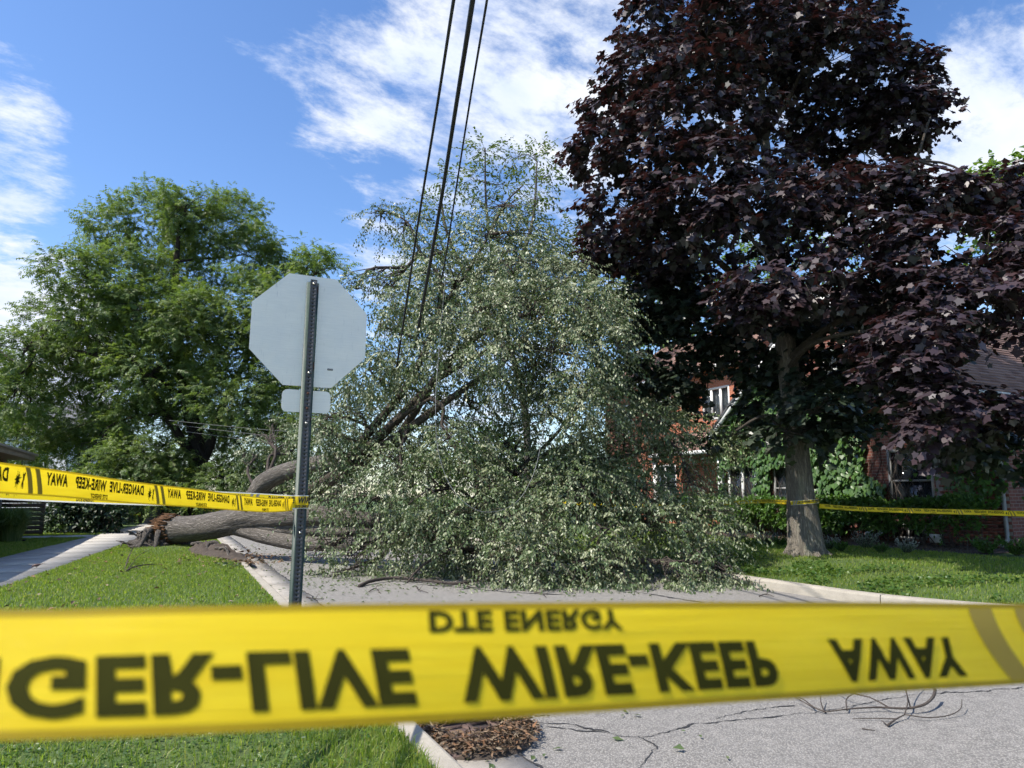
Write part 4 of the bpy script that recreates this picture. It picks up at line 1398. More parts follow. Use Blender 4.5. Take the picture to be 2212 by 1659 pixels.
# pale green trees behind the maple and houses
for nm, lab, Y, base_px, bl, n, tm, mt in (
        ("pale_tree", "pale green tree showing between the maple and the fallen crown", 40, 1430, [(1330, 600, 70, 60), (1430, 610, 90, 70), (1390, 690, 90, 70), (1500, 640, 80, 70), (1330, 700, 70, 60), (1450, 760, 100, 60), (1570, 560, 90, 70)], 900, T_OVAL, "pale_leaves"),
        ("pale_tree", "light green tree top above the house at the right edge", 30, 2200, [(2120, 400, 40, 30), (2190, 380, 50, 34), (2260, 370, 60, 40), (2150, 430, 70, 34), (2240, 440, 80, 50), (2300, 520, 90, 70), (2180, 520, 90, 70)], 900, T_HEART, "pale_leaves"),
        ("pale_tree", "green tree glimpsed through the middle of the maple", 38, 1750, [(1700, 560, 90, 70), (1820, 560, 90, 70), (1900, 640, 90, 70), (1760, 660, 90, 70), (1640, 640, 70, 60)], 700, T_OVAL, "pale_leaves")):
    b = at(base_px, 1100, Y)
    bg_tree(nm, lab, (b.x, b.y, 0), [Vector((b.x, b.y, 0)), at(base_px, 900, Y), at(base_px, 700, Y), at(base_px, 560 if Y > 31 else 420, Y)], 0.25, 0.06, [(x, y, Y + rng.uniform(-1.5, 1.5), rx, ry, 1.6) for x, y, rx, ry in bl], n, 6, tm, mt, "grey_bark", 0.16, 0.28, inner=0.3, group="pale trees behind the houses")


# shrubs and bushes at the end of the street
def shrub(name, label, BLs, n, k, tmpl, mat, smin, smax, cat="shrub", group=None, base=None, droop=0.2, L=(0.25, 0.5)):
    blobs = [px_blob(*q) for q in BLs]
    c = base or (blobs[0][0], blobs[0][1], 0.1)
    t = empty(name, c, label, cat, group)
    P_, d, idx = in_blobs(blobs, n, 0.5, top=0.4)
    P_[:, 2] = np.maximum(P_[:, 2], 0.15)
    D = unit(d + rng.normal(size=(n, 3)) * 0.4 + np.array([0, 0, 0.3]))
    Q, T = sprays(P_, D, rng.uniform(L[0], L[1], n), k, droop)
    LD = unit(T * 0.6 + rng.normal(size=Q.shape) * 0.6 + np.array([0, 0, -0.2]))
    LN = np.array([0, 0, 1.0]) + d[:, None, :] * 0.7 + rng.normal(size=Q.shape) * 0.35
    pos = Q.reshape(-1, 3)
    pos[:, 2] = np.maximum(pos[:, 2], 0.12)
    me = leaf_mesh("foliage", tmpl, pos, LD.reshape(-1, 3), LN.reshape(-1, 3), rng.uniform(smin, smax, len(pos)), np.clip(np.repeat(rng.random(n), k) * 0.5 + rng.random(len(pos)) * 0.5, 0, 1))
    o = link_mesh("foliage", me, M[mat], t)
    o["kind"] = "stuff"
    g = Geo()
    for i in range(0, n, max(1, n // 60)):
        bl = blobs[idx[i]]
        st = np.array([bl[0] + rng.uniform(-.3, .3) * bl[3], bl[1] + rng.uniform(-.3, .3) * bl[4], 0.08])
        branch_to(g, st, P_[i], 0.02, 0.006, 0.0, 6, 4, i)
    g.build("stems", M["twig_bark"], t)["kind"] = "stuff"
    return t


shrub("dark_shrub", "dense dark shrub spilling over the black picket fence", [(190, 1105, 26.6, 70, 36, 0.9), (140, 1120, 26.8, 45, 26, 0.7), (235, 1120, 26.4, 30, 26, 0.6), (180, 1075, 26.8, 60, 30, 0.8)], 520, 9, T_OVAL, "dark_leaves", 0.12, 0.2)
for lab, bl, mt in (("low green bush behind the grey street trunks", [(310, 1105, 44, 26, 16, 1.0), (345, 1100, 45, 26, 18, 1.0)], "dark_leaves"), ("dark bush behind the fallen log", [(400, 1100, 46, 34, 20, 1.2), (440, 1105, 47, 30, 18, 1.0)], "dark_leaves"),
                    ("bright green bush at the far end of the street", [(510, 1100, 50, 30, 16, 1.2), (560, 1095, 52, 40, 22, 1.4)], "pale_leaves"), ("yellow green bush seen under the fallen crown", [(1060, 985, 33, 70, 50, 1.6), (1000, 1030, 34, 60, 45, 1.5), (1130, 1030, 33, 70, 45, 1.5), (930, 1040, 35, 60, 45, 1.4)], "pale_leaves"),
                    ("leafy bush between the orange house and the street", [(1240, 1020, 30, 60, 50, 1.4), (1320, 1050, 28, 60, 45, 1.3), (1190, 1060, 31, 60, 40, 1.3)], "dark_leaves"), ("green mass of bushes beyond the arched limb", [(700, 1040, 46, 90, 60, 2.0), (820, 1030, 46, 90, 60, 2.0), (620, 1070, 47, 70, 36, 1.6), (760, 960, 48, 110, 60, 2)], "dark_leaves")):
    shrub("bush", lab, bl, 420, 7, T_OVAL, mt, 0.16, 0.32, "bush", "bushes beyond the fallen tree", L=(0.4, 0.9))

# ------------------------------------------------------------------ stop sign seen from behind
def stop_sign():
    c = at(664, 713, 4.66)
    base = Vector((c.x, c.y, 0.115))
    t = empty("road_sign", base, "grey back of an octagonal road sign on a perforated green post", "road sign")
    fx = Vector((0.894, 0.447, 0)).normalized()          # along the plate
    fn = Vector((0.447, -0.894, 0)).normalized()          # out of its back, towards the camera
    lean = Vector((0.010, 0, 1)).normalized()
    # plate
    zc = c.z
    pc = base + lean * (zc - base.z) - fn * 0.022
    g = Geo()
    Rr = 0.381 / math.cos(math.pi / 8)
    ring = []
    for off in (0.0, -0.003):
        for i in range(8):
            a = math.pi / 8 + i * math.pi / 4
            ring.append(pc + fx * math.cos(a) * Rr + lean * math.sin(a) * Rr + fn * off)
    g.add(ring, quads=[(i, i + 8, (i + 1) % 8 + 8, (i + 1) % 8) for i in range(8)])
    g.ngon(list(range(8)))
    plate = g.build("sign_plate", M["sign_aluminium"], t)
    g = Geo()
    g.add([p - fn * 0.0045 for p in ring[:8]])
    g.ngon(list(range(8))[::-1])
    g.build("sign_face", M["sign_red"], plate)
    # little sticker with a line of print
    sp = pc + fx * 0.145 - lean * 0.255 + fn * 0.001
    g = Geo()
    g.box(sp, (0.036, 0.002, 0.0115), (fx, fn, lean))
    st = g.build("sticker", M["sticker_black"], plate)
    g = Geo()
    for i in range(7):
        g.box(sp + fx * (-0.0125 + i * 0.0042) + fn * 0.0015, (0.0028, 0.001, 0.0034), (fx, fn, lean))
    g.build("sticker_print", M["white_paint"], st)
    # small rounded plate below
    g = Geo()
    p2 = base + lean * (zc - 0.381 - 0.100 - base.z) - fn * 0.022
    w, h, rc = 0.158, 0.074, 0.034
    ring = []
    for off in (0, -0.003):
        for (cx, cy, a0) in ((w - rc, h - rc, 0), (-w + rc, h - rc, 90), (-w + rc, -h + rc, 180), (w - rc, -h + rc, 270)):
            for j in range(6):
                a = R(a0 + j * 18)
                ring.append(p2 + fx * (cx + rc * math.cos(a)) + lean * (cy + rc * math.sin(a)) + fn * off)
    n = 24
    g.add(ring, quads=[(i, i + n, (i + 1) % n + n, (i + 1) % n) for i in range(n)])
    g.ngon(list(range(n)))
    g.ngon(list(range(n, 2 * n))[::-1])
    g.build("lower_plate", M["sign_aluminium"], t)
    # U-channel post: flanges and sloping sides in one piece, perforated web in another
    z0, z1 = -0.3, zc + 0.335 - base.z
    fl, si, web, dp = 0.040, 0.026, 0.0215, 0.034
    prof = [(-fl, 0.0), (-si, 0.0), (-web, dp)]
    prof2 = [(web, dp), (si, 0.0), (fl, 0.0)]

    def wp(x, d, z):
        return base + lean * z + fx * x + fn * (d - 0.018)
    g = Geo()
    for pr in (prof, prof2):
        m = len(pr)
        V = [wp(x, d, z0) for x, d in pr] + [wp(x, d, z1) for x, d in pr] + [wp(x, d - 0.004, z0) for x, d in pr] + [wp(x, d - 0.004, z1) for x, d in pr]
        Q = []
        for i in range(m - 1):
            Q.append((i, i + 1, m + i + 1, m + i))
            Q.append((2 * m + i, 3 * m + i, 3 * m + i + 1, 2 * m + i + 1))
            Q.append((m + i, m + i + 1, 3 * m + i + 1, 3 * m + i))
        Q += [(0, m, 3 * m, 2 * m), (m - 1, 2 * m + m - 1, 3 * m + m - 1, m + m - 1)]
        g.add(V, quads=Q)
    post = g.build("post", M["post_paint"], t)
    g = Geo()
    pitch, hr = 0.0254, 0.0042
    nz = int((z1 + 0.02 - 0.0) / pitch)
    ztop = z1 + 0.012
    for i in range(nz):
        zz = ztop - pitch * (i + 0.5)
        # square ring with a round hole
        V = []
        sq = [(web, 0), (web, pitch / 2), (0, pitch / 2), (-web, pitch / 2), (-web, 0), (-web, -pitch / 2), (0, -pitch / 2), (web, -pitch / 2)]
        for j in range(8):
            a = j * math.pi / 4
            V.append(wp(math.cos(a) * hr, dp, zz + math.sin(a) * hr))
        for x, y in sq:
            V.append(wp(x, dp, zz + y))
        for j in range(8):
            a = j * math.pi / 4
            V.append(wp(math.cos(a) * hr, dp - 0.0025, zz + math.sin(a) * hr))
        Q = [(j, 8 + j, 8 + (j + 1) % 8, (j + 1) % 8) for j in range(8)] + [(16 + j, j, (j + 1) % 8, 16 + (j + 1) % 8) for j in range(8)]
        g.add(V, quads=Q)
    V = [wp(-web, dp, z0), wp(web, dp, z0), wp(web, dp, ztop - nz * pitch), wp(-web, dp, ztop - nz * pitch)]
    g.add(V, quads=[(0, 1, 2, 3)])
    g.build("post_web", M["web_paint"], post)
    g = Geo()                                                  # black sheet painting in the shade inside the open post
    V = [wp(-web + 0.002, dp - 0.0075, z0), wp(web - 0.002, dp - 0.0075, z0), wp(web - 0.002, dp - 0.0075, z1), wp(-web + 0.002, dp - 0.0075, z1)]
    g.add(V, quads=[(0, 1, 2, 3)])
    g.build("post_inside_shade", M["hollow_shade_black"], post)
    for i, (dz, mt) in enumerate(((0.318, "bolt_steel"), (-0.295, "bolt_steel"), (-0.432, "rust"), (-0.532, "rust"), (-0.63, "bolt_steel"), (-1.335, "bolt_steel"))):
        g = Geo()
        p = wp(0.0, dp, zc + dz - base.z)
        g.tube([p - fn * 0.004, p + fn * 0.005], [0.0085, 0.0085], 6)
        g.tube([p + fn * 0.004, p + fn * 0.011], [0.0045, 0.004], 8)
        g.build("bolt", M[mt], t)
    g = Geo()
    for x, z, w_, h_ in ((0.0325, zc - 0.24, 0.008, 0.07), (0.034, zc + 0.29, 0.006, 0.05), (0.031, zc - 0.60, 0.006, 0.04)):
        V = []
        for j in range(12):
            a = j * math.pi / 6
            V.append(wp(x + math.cos(a) * w_ * 0.5, 0.0012, z - base.z + math.sin(a) * h_ * 0.5 * (1 + 0.3 * math.sin(3 * a))))
        g = Geo()
        g.add(V)
        g.ngon(list(range(12)))
        g.build("rust_stain", M["rust"], post)
    return base, fx, fn, lean


SIGN = stop_sign()

# ------------------------------------------------------------------ barrier tapes
_txt = {}


def text_shape(body):
    """filled lettering as vertices (cap height 1, baseline 0) and faces"""
    if body in _txt:
        return _txt[body]
    cu = bpy.data.curves.new("lettering", "FONT")
    cu.body = body
    cu.size = 1.0
    cu.offset = 0.045
    cu.resolution_u = 3
    cu.space_character = 1.08
    ob = bpy.data.objects.new("lettering_source", cu)
    COL.objects.link(ob)
    dg = bpy.context.evaluated_depsgraph_get()
    me = bpy.data.meshes.new_from_object(ob.evaluated_get(dg))
    bm = bmesh.new()
    bm.from_mesh(me)
    bmesh.ops.triangulate(bm, faces=bm.faces[:])
    bmesh.ops.subdivide_edges(bm, edges=[e for e in bm.edges if e.calc_length() > 0.35], cuts=1)
    bmesh.ops.triangulate(bm, faces=bm.faces[:])
    v = np.array([tuple(x.co) for x in bm.verts])
    bm.verts.index_update()
    f = np.array([[q.index for q in fa.verts] for fa in bm.faces])
    bm.free()
    bpy.data.objects.remove(ob)
    bpy.data.curves.remove(cu)
    bpy.data.meshes.remove(me)
    v[:, 0] -= v[:, 0].min()
    v[:, 1] -= v[:, 1].min()
    v[:, :2] /= v[:, 1].max()
    _txt[body] = (v[:, :2], f)
    return _txt[body]


def poly_logo():
    """a figure recoiling from a burst: outlines in units of tape width"""
    man = [(0.0, -0.30), (0.05, -0.05), (0.02, 0.05), (0.05, 0.16), (0.0, 0.24), (0.07, 0.30), (0.12, 0.20), (0.22, 0.30), (0.16, 0.14), (0.13, 0.04), (0.17, -0.12), (0.14, -0.34), (0.09, -0.16), (0.06, -0.32)]
    fl = []
    for i in range(22):
        a = 2 * math.pi * i / 22
        r = (0.30 if i % 2 == 0 else 0.13) * (1 + 0.25 * math.sin(i * 2.1))
        fl.append((0.47 + r * 0.75 * math.cos(a), r * 1.15 * math.sin(a)))
    return [man, fl]


class Ribbon:
    def __init__(self, pts, wvecs, width, n=80):
        """pts: centre points; wvecs: directions across (upwards)"""
        self.P = spline(pts, n)
        K = np.array([list(p) for p in pts], float)
        cum = np.concatenate([[0], np.cumsum(np.linalg.norm(np.diff(K, axis=0), axis=1))])
        xs = np.linspace(0, cum[-1], n)
        wv = np.array([list(p) for p in wvecs], float)
        self.W = unit(np.stack([np.interp(xs, cum, wv[:, i]) for i in range(3)], -1))
        seg = np.linalg.norm(np.diff(self.P, axis=0), axis=1)
        self.u = np.concatenate([[0], np.cumsum(seg)])
        self.L = self.u[-1]
        self.w = width
        T = unit(np.gradient(self.P, axis=0))
        self.W = unit(self.W - T * np.sum(self.W * T, axis=1)[:, None])
        self.N = np.cross(T, self.W)

    def f(self, u, v, off=0.0):
        u = np.asarray(u)
        v = np.asarray(v)
        P = np.stack([np.interp(u, self.u, self.P[:, i]) for i in range(3)], -1)
        W = np.stack([np.interp(u, self.u, self.W[:, i]) for i in range(3)], -1)
        N = np.stack([np.interp(u, self.u, self.N[:, i]) for i in range(3)], -1)
        bow = (0.25 - v ** 2) * self.w * (0.10 + 0.05 * np.sin(u * 9.0) + 0.03 * np.sin(u * 23.0 + v * 4))
        return P + W * (v * self.w)[:, None] + N * (bow + off)[:, None]

    def mesh(self, name, mat, parent):
        nu, nv = len(self.u), 7
        U, Vv = np.meshgrid(self.u, np.linspace(-0.5, 0.5, nv), indexing="ij")
        P = self.f(U.ravel(), Vv.ravel())
        i = np.arange(nu - 1)[:, None] * nv
        j = np.arange(nv - 1)[None, :]
        Q = np.stack([i + j, i + nv + j, i + nv + j + 1, i + j + 1], -1).reshape(-1, 4)
        g = Geo()
        g.add(P, quads=Q, uvw=np.stack([U.ravel(), Vv.ravel(), np.zeros(U.size)], -1))
        return g.build(name, M[mat], parent, smooth=True)


PITCH_L = 0.81


def print_tape(rb, parent, u0, flip_u, flip_v, face, side, reps, off=0.0009, scale=1.0, split=False, ink=None):
    """repeat the printed pattern; side = +1/-1 which way the print is lifted off the film"""
    tm, fm = text_shape("DANGER-LIVE  WIRE-KEEP    AWAY")
    td, fd = text_shape("DTE ENERGY")
    glet, gstr = Geo(), Geo()
    cap = 0.47 * rb.w
    tlen = 0.62
    sx = tlen / tm[:, 0].max()
    sm = ink or ("print_face" if face else "print_rear")
    ss = "print_face_stripe" if face else "print_rear_stripe"

    def put(g, uv, faces, ub):
        uu = uv[:, 0]
        vv = uv[:, 1] / rb.w
        if flip_u:
            uu = PITCH_L - uu
        if flip_v:
            vv = -vv
        u = ub + uu * scale
        keep = (u > 0.001) & (u < rb.L - 0.001)
        fk = faces[np.all(keep[faces], axis=1)]
        if len(fk):
            g.add(rb.f(np.clip(u, 0, rb.L), vv, off * side), tris=fk)

    for k in range(reps):
        ub = u0 + k * PITCH_L * scale
        put(glet, np.stack([0.19 + tm[:, 0] * sx + tm[:, 1] * cap * 0.16, tm[:, 1] * cap - 0.10 * rb.w], -1), fm, ub)
        w2 = 0.107
        put(glet, np.stack([0.442 + td[:, 0] / td[:, 0].max() * w2, td[:, 1] * cap * 0.43 - 0.43 * rb.w], -1), fd, ub)
        for q in poly_logo():
            q = np.array(q)
            q = np.stack([0.112 + q[:, 0] * rb.w * 0.9, q[:, 1] * rb.w * 0.95], -1)
            n = len(q)
            c = q.mean(axis=0)
            put(glet, np.vstack([q, c]), np.array([(i, (i + 1) % n, n) for i in range(n)]), ub)
        for s0 in (0.022, 0.07):
            a = []
            for v in np.linspace(-0.44, 0.44, 9):
                cx = s0 + (0.44 + v) ** 1.6 * 0.045 - 0.01
                a.append((cx, v * rb.w))
                a.append((cx + 0.024, v * rb.w))
            a = np.array(a)
            F = []
            for i in range(8):
                F += [(2 * i, 2 * i + 1, 2 * i + 3), (2 * i, 2 * i + 3, 2 * i + 2)]
            put(gstr, a, np.array(F), ub)
    for g, nm, mt in ((glet, "printed_mark", sm), (gstr, "printed_stripe", ss)):
        if not g.cnt:
            continue
        if not split:
            g.build(nm + "s", M[mt], parent)["kind"] = "stuff"
            continue
        V, F = np.concatenate(g.v), np.concatenate(g.t)
        lab = np.arange(len(V))
        while True:                                   # label connected pieces
            m = lab[F].min(axis=1)
            new = lab.copy()
            for c in range(3):
                np.minimum.at(new, F[:, c], m)
            if np.array_equal(new, lab):
                break
            lab = new
        for q in np.unique(lab[F[:, 0]]):
            fk = F[lab[F[:, 0]] == q]
            u, inv = np.unique(fk, return_inverse=True)
            gg = Geo()
            gg.add(V[u], tris=inv.reshape(-1, 3))
            gg.build(nm, M[mt], parent)


def tapes():
    # 1: the near tape across the whole view, seen from its back and upside down
    def pt(px, y_top, y_bot, Yt, Yb):
        a, b = at(px, y_top, Yt), at(px, y_bot, Yb)
        return (a + b) / 2, (a - b)
    keys = []
    for px, yt, yb in ((-10, 1308, 1612), (350, 1309, 1590), (730, 1308, 1567), (1106, 1306, 1545), (1500, 1305, 1518), (1900, 1305, 1492), (2222, 1306, 1474)):
        f = (px + 10) / 2232
        yc = 1.0 / (3.16 + (1.70 - 3.16) * f)              # a straight run: nearer at the left
        tl = 0.017 + (0.004 - 0.017) * f
        keys.append((px, yt, yb, yc + tl, yc - tl))
    cs, ws = [], []
    for px, yt, yb, a, b in keys:
        c, w = pt(px, yt, yb, a, b)
        cs.append(c)
        ws.append(w.normalized())
    wid = float(np.mean([pt(*q)[1].length for q in keys]))
    dl, dr = (cs[0] - cs[1]).normalized(), (cs[-1] - cs[-2]).normalized()
    n0 = 7
    cs = [cs[0] + dl * 4 + UP * 0.15, cs[0] + dl * 1.6 + UP * .03] + cs + [cs[-1] + dr * 1.6 + UP * .02, cs[-1] + dr * 4.5 + UP * .12]
    ws = [ws[0]] * 2 + ws + [ws[-1]] * 2
    t = empty("barrier_tape", cs[5], "wide yellow warning tape close to the camera across the whole view", "barrier tape", "yellow warning tapes")
    rb = Ribbon(cs, ws, wid, 700)
    rb.mesh("tape_film", "tape_rear", t)
    # where the visible middle lies along the ribbon
    def u_at(px):
        yc = 1.0 / (3.16 + (1.70 - 3.16) * (px + 10) / 2232)
        return rb.u[np.argmin(np.linalg.norm(rb.P - np.array(at(px, 1440, yc)), axis=1))]
    mid = int(np.searchsorted(rb.u, u_at(1500)))
    toward = np.array([0, 0, CAM_H]) - rb.P[mid]
    sd = 1 if np.dot(rb.N[mid], toward) > 0 else -1
    tm, _f = text_shape("DANGER-LIVE  WIRE-KEEP    AWAY")
    fl = text_shape("DANGER-")[0][:, 0].max() / tm[:, 0].max() + 0.008
    sc_ = (u_at(2064) - u_at(557)) / (0.62 * (1 - fl))
    print_tape(rb, t, u_at(2064) - 0.81 * sc_, False, True, False, sd, 2, 0.0006, sc_, True)
    # 2: tape from the post towards the camera on the left, seen from behind (mirrored)
    base, fx, fn, lean = SIGN
    pz = at(640, 1090, 4.6).z
    pp = Vector((base.x, base.y, pz)) + fn * 0.03
    W2 = 0.080
    cs = [pp - fx * 0.045 + UP * 0.0, at(575, 1091, 4.05), at(430, 1077, 3.2), at(280, 1063, 2.62), at(130, 1045, 2.18), at(-10, 1031, 1.86), at(-220, 1005, 1.5), at(-900, 940, 0.95)]
    ws = [Vector((0, 0.5, 1)), Vector((0, .1, 1)), Vector((0.0, 0.1, 1)), Vector((0.0, 0.15, 1)), Vector((0.02, 0.25, 1)), Vector((0.05, .3, 1)), Vector((0.05, .3, 1)), Vector((0.05, .3, 1))]
    t = empty("barrier_tape", pp, "yellow warning tape running from the sign post to the left edge", "barrier tape", "yellow warning tapes")
    rb = Ribbon(cs, ws, W2, 200)
    rb.mesh("tape_film", "tape_rear", t)
    mid = 60
    sd = 1 if np.dot(rb.N[mid], np.array([0, 0, CAM_H]) - rb.P[mid]) > 0 else -1
    print_tape(rb, t, 0.08, False, False, False, sd, 5, 0.0012)
    # 3: its other strand, printed face towards us, behind the second
    q = base + lean * (pz - base.z + 0.016)
    wrap = [q + fx * 0.046 - fn * 0.02, q + fx * 0.043 + fn * 0.012, q + fx * 0.024 + fn * 0.020, q - fx * 0.024 + fn * 0.020, q - fx * 0.050 + fn * 0.006, at(560, 1081, 4.35), at(450, 1077, 4.0), at(300, 1072, 3.5), at(120, 1062, 3.0), at(-10, 1054, 2.75), at(-250, 1035, 2.4), at(-1300, 960, 1.6)]
    ws = [UP] * 4 + [Vector((0, 0.05, 1))] * 8
    t = empty("barrier_tape", q, "white-edged strand of warning tape wrapped round the sign post", "barrier tape", "yellow warning tapes")
    rb = Ribbon(wrap[::-1], ws[::-1], W2 * 1.06, 240)
    rb.mesh("tape_film", "tape_face", t)
    mid = 200
    sd = 1 if np.dot(rb.N[mid], np.array([0, 0, CAM_H]) - rb.P[mid]) > 0 else -1
    k = 0
    print_tape(rb, t, rb.L - 0.56 - 4 * PITCH_L, False, False, True, sd, 6, 0.0012)
    # 4-6: the tape round the maple
    b0 = gp(1738, 1203, 0.24)
    mp = at(1734, 1083, b0.y)
    mr = 0.305
    ring = []
    for a in np.linspace(200, 380, 14):
        zt = (a - 200) / 180
        ring.append(Vector((mp.x + mr * math.cos(R(a)), mp.y + mr * math.sin(R(a)), mp.z - 0.035 + 0.07 * zt)))
    t = empty("barrier_tape", mp, "short yellow warning tape band wrapped round the maple trunk", "barrier tape", "yellow warning tapes")
    rb = Ribbon(ring, [UP] * len(ring), 0.085, 60)
    rb.mesh("tape_film", "tape_face", t)
    sd = 1 if np.dot(rb.N[30], np.array([0, 0, CAM_H]) - rb.P[30]) > 0 else -1
    print_tape(rb, t, 0.05, False, False, True, sd, 1, 0.004)
    st = Vector((mp.x + 0.275, mp.y - 0.13, mp.z - 0.09))
    cs = [st, at(1850, 1099, b0.y - 0.6), at(2000, 1104, b0.y - 1.5), at(2120, 1107, b0.y - 2.2), at(2220, 1110, b0.y - 2.8), at(2500, 1112, b0.y - 4.2)]
    t = empty("barrier_tape", st, "yellow warning tape stretched from the maple to the right edge", "barrier tape", "yellow warning tapes")
    rb = Ribbon(cs, [Vector((0, 0.15, 1))] * len(cs), 0.092, 90)
    rb.mesh("tape_film", "tape_rear", t)
    sd = 1 if np.dot(rb.N[40], np.array([0, 0, CAM_H]) - rb.P[40]) > 0 else -1
    print_tape(rb, t, 0.1, True, False, False, sd, 8, 0.003, ink="print_faint")
    st = Vector((mp.x - 0.30, mp.y - 0.02, mp.z - 0.02))
    cs = [st, at(1640, 1083, b0.y + 1.6), at(1530, 1089, b0.y + 3.0), at(1350, 1092, b0.y + 5.2), at(1200, 1085, b0.y + 8)]
    t = empty("barrier_tape", st, "shaded yellow warning tape from the maple in behind the fallen crown", "barrier tape", "yellow warning tapes")
    rb = Ribbon(cs, [Vector((0, 0.1, 1))] * len(cs), 0.088, 90)
    rb.mesh("tape_film", "tape_rear", t)
    sd = 1 if np.dot(rb.N[20], np.array([0, 0, CAM_H]) - rb.P[20]) > 0 else -1
    print_tape(rb, t, 0.1, True, False, False, sd, 6, 0.003, ink="print_faint")
    # far strands at the end of the street
    for lab, cs in (("thin far yellow tape strung between the distant grey trunks", [at(254, 1108, 33), at(300, 1113, 36.8), at(348, 1117, 40.5)]),
                    ("far yellow tape strand just under the sign post tape", [at(300, 1096, 36.5), at(352, 1099, 40.6), at(415, 1102, 41), at(476, 1104, 42.6), at(560, 1105, 46)])):
        t = empty("barrier_tape", cs[0], lab, "barrier tape", "yellow warning tapes")
        rb = Ribbon(cs, [UP] * len(cs), 0.085, 50)
        rb.mesh("tape_film", "tape_rear", t)


NEAR_SCALE = 1.0
tapes()


# ------------------------------------------------------------------ houses
def wall_geo(g, p0, p1, z0, z1, holes=(), thick=0.25, out=None):
    """wall sheet from p0 to p1 with rectangular openings (u0,u1,z0,z1); out: outward unit vector"""
    d = (p1 - p0)
    L = d.length
    d.normalize()
    us = sorted({0.0, L} | {h[0] for h in holes} | {h[1] for h in holes})
    zs = sorted({z0, z1} | {h[2] for h in holes} | {h[3] for h in holes})
    for i in range(len(us) - 1):
        for j in range(len(zs) - 1):
            um, zm = (us[i] + us[i + 1]) / 2, (zs[j] + zs[j + 1]) / 2
            if any(h[0] < um < h[1] and h[2] < zm < h[3] for h in holes):
                continue
            V = [p0 + d * us[i] + UP * zs[j], p0 + d * us[i + 1] + UP * zs[j], p0 + d * us[i + 1] + UP * zs[j + 1], p0 + d * us[i] + UP * zs[j + 1]]
            g.add(V, quads=[(0, 1, 2, 3)], uvw=[(us[i], zs[j], 0), (us[i + 1], zs[j], 0), (us[i + 1], zs[j + 1], 0), (us[i], zs[j + 1], 0)])
    if out is not None:                                     # reveals
        for (a, b, c, e) in holes:
            pa, pb = p0 + d * a, p0 + d * b
            for (x, y) in (((pa, c), (pa, e)), ((pb, c), (pb, e)), ((pa, c), (pb, c)), ((pa, e), (pb, e))):
                v0, v1 = x[0] + UP * x[1], y[0] + UP * y[1]
                g.add([v0, v1, v1 - out * 0.12, v0 - out * 0.12], quads=[(0, 1, 2, 3)], uvw=[(0, 0, 0), (0.2, 0, 0), (0.2, 0.06, 0), (0, 0.06, 0)])


def window(parent, p0, d, out, u0, u1, z0, z1, frame_mat, sashes="double", curtain="curtain", fw=0.07):
    """framed window set into a wall opening"""
    o = None
    um, zm = (u0 + u1) / 2, (z0 + z1) / 2
    axes = (d, out, UP)
    g = Geo()
    for (u, z, w, h) in ((u0 + fw / 2, zm, fw, z1 - z0), (u1 - fw / 2, zm, fw, z1 - z0), (um, z0 + fw / 2, u1 - u0 - 2 * fw, fw), (um, z1 - fw / 2, u1 - u0 - 2 * fw, fw)):
        g.box(p0 + d * u - out * 0.05 + UP * z, (w, 0.09, h), axes)
    win = g.build("window", M[frame_mat], parent)
    g = Geo()
    if sashes == "double":
        g.box(p0 + d * um - out * 0.06 + UP * zm, (u1 - u0 - 2 * fw, 0.05, 0.05), axes)
    else:
        nn = 2 if sashes == "triple" else 1
        for i in range(nn):
            u = u0 + (u1 - u0) * (i + 1) / (nn + 1)
            g.box(p0 + d * u - out * 0.05 + UP * zm, (fw * 1.2, 0.07, z1 - z0 - 2 * fw), axes)
    g.build("sash_bar", M[frame_mat], win)
    if sashes == "double":
        cells = [(u0, u1, z0, zm), (u0, u1, zm, z1)]
    else:
        nn = 3 if sashes == "triple" else 2
        cells = [(u0 + (u1 - u0) * i / nn, u0 + (u1 - u0) * (i + 1) / nn, z0, z1) for i in range(nn)]
    for (a, b, c, e) in cells:
        g = Geo()
        g.box(p0 + d * (a + b) / 2 - out * 0.075 + UP * (c + e) / 2, (b - a - fw, 0.006, e - c - fw * 0.7), axes)
        g.build("pane", M["glass"], win)
    g = Geo()
    if curtain:
        n = 40
        V, Q = [], []
        ww = (u1 - u0) * (0.42 if curtain == "curtain" else 0.98)
        for i in range(n + 1):
            u = u0 + 0.02 + ww * i / n
            dd = 0.16 + 0.02 * math.sin(i * 1.3)
            for z in (z0 - 0.05, z1 + 0.05):
                V.append(p0 + d * u - out * dd + UP * z)
        Q = [(2 * i, 2 * i + 2, 2 * i + 3, 2 * i + 1) for i in range(n)]
        g.add(V, quads=Q)
        g.build("curtain", M[curtain], win)
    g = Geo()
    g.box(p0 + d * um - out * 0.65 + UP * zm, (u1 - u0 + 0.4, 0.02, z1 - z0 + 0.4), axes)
    g.build("room_shade_sheet", M["hollow_shade_black"], win)  # black sheet, painted darkness of the unlit room behind the panes
    return win


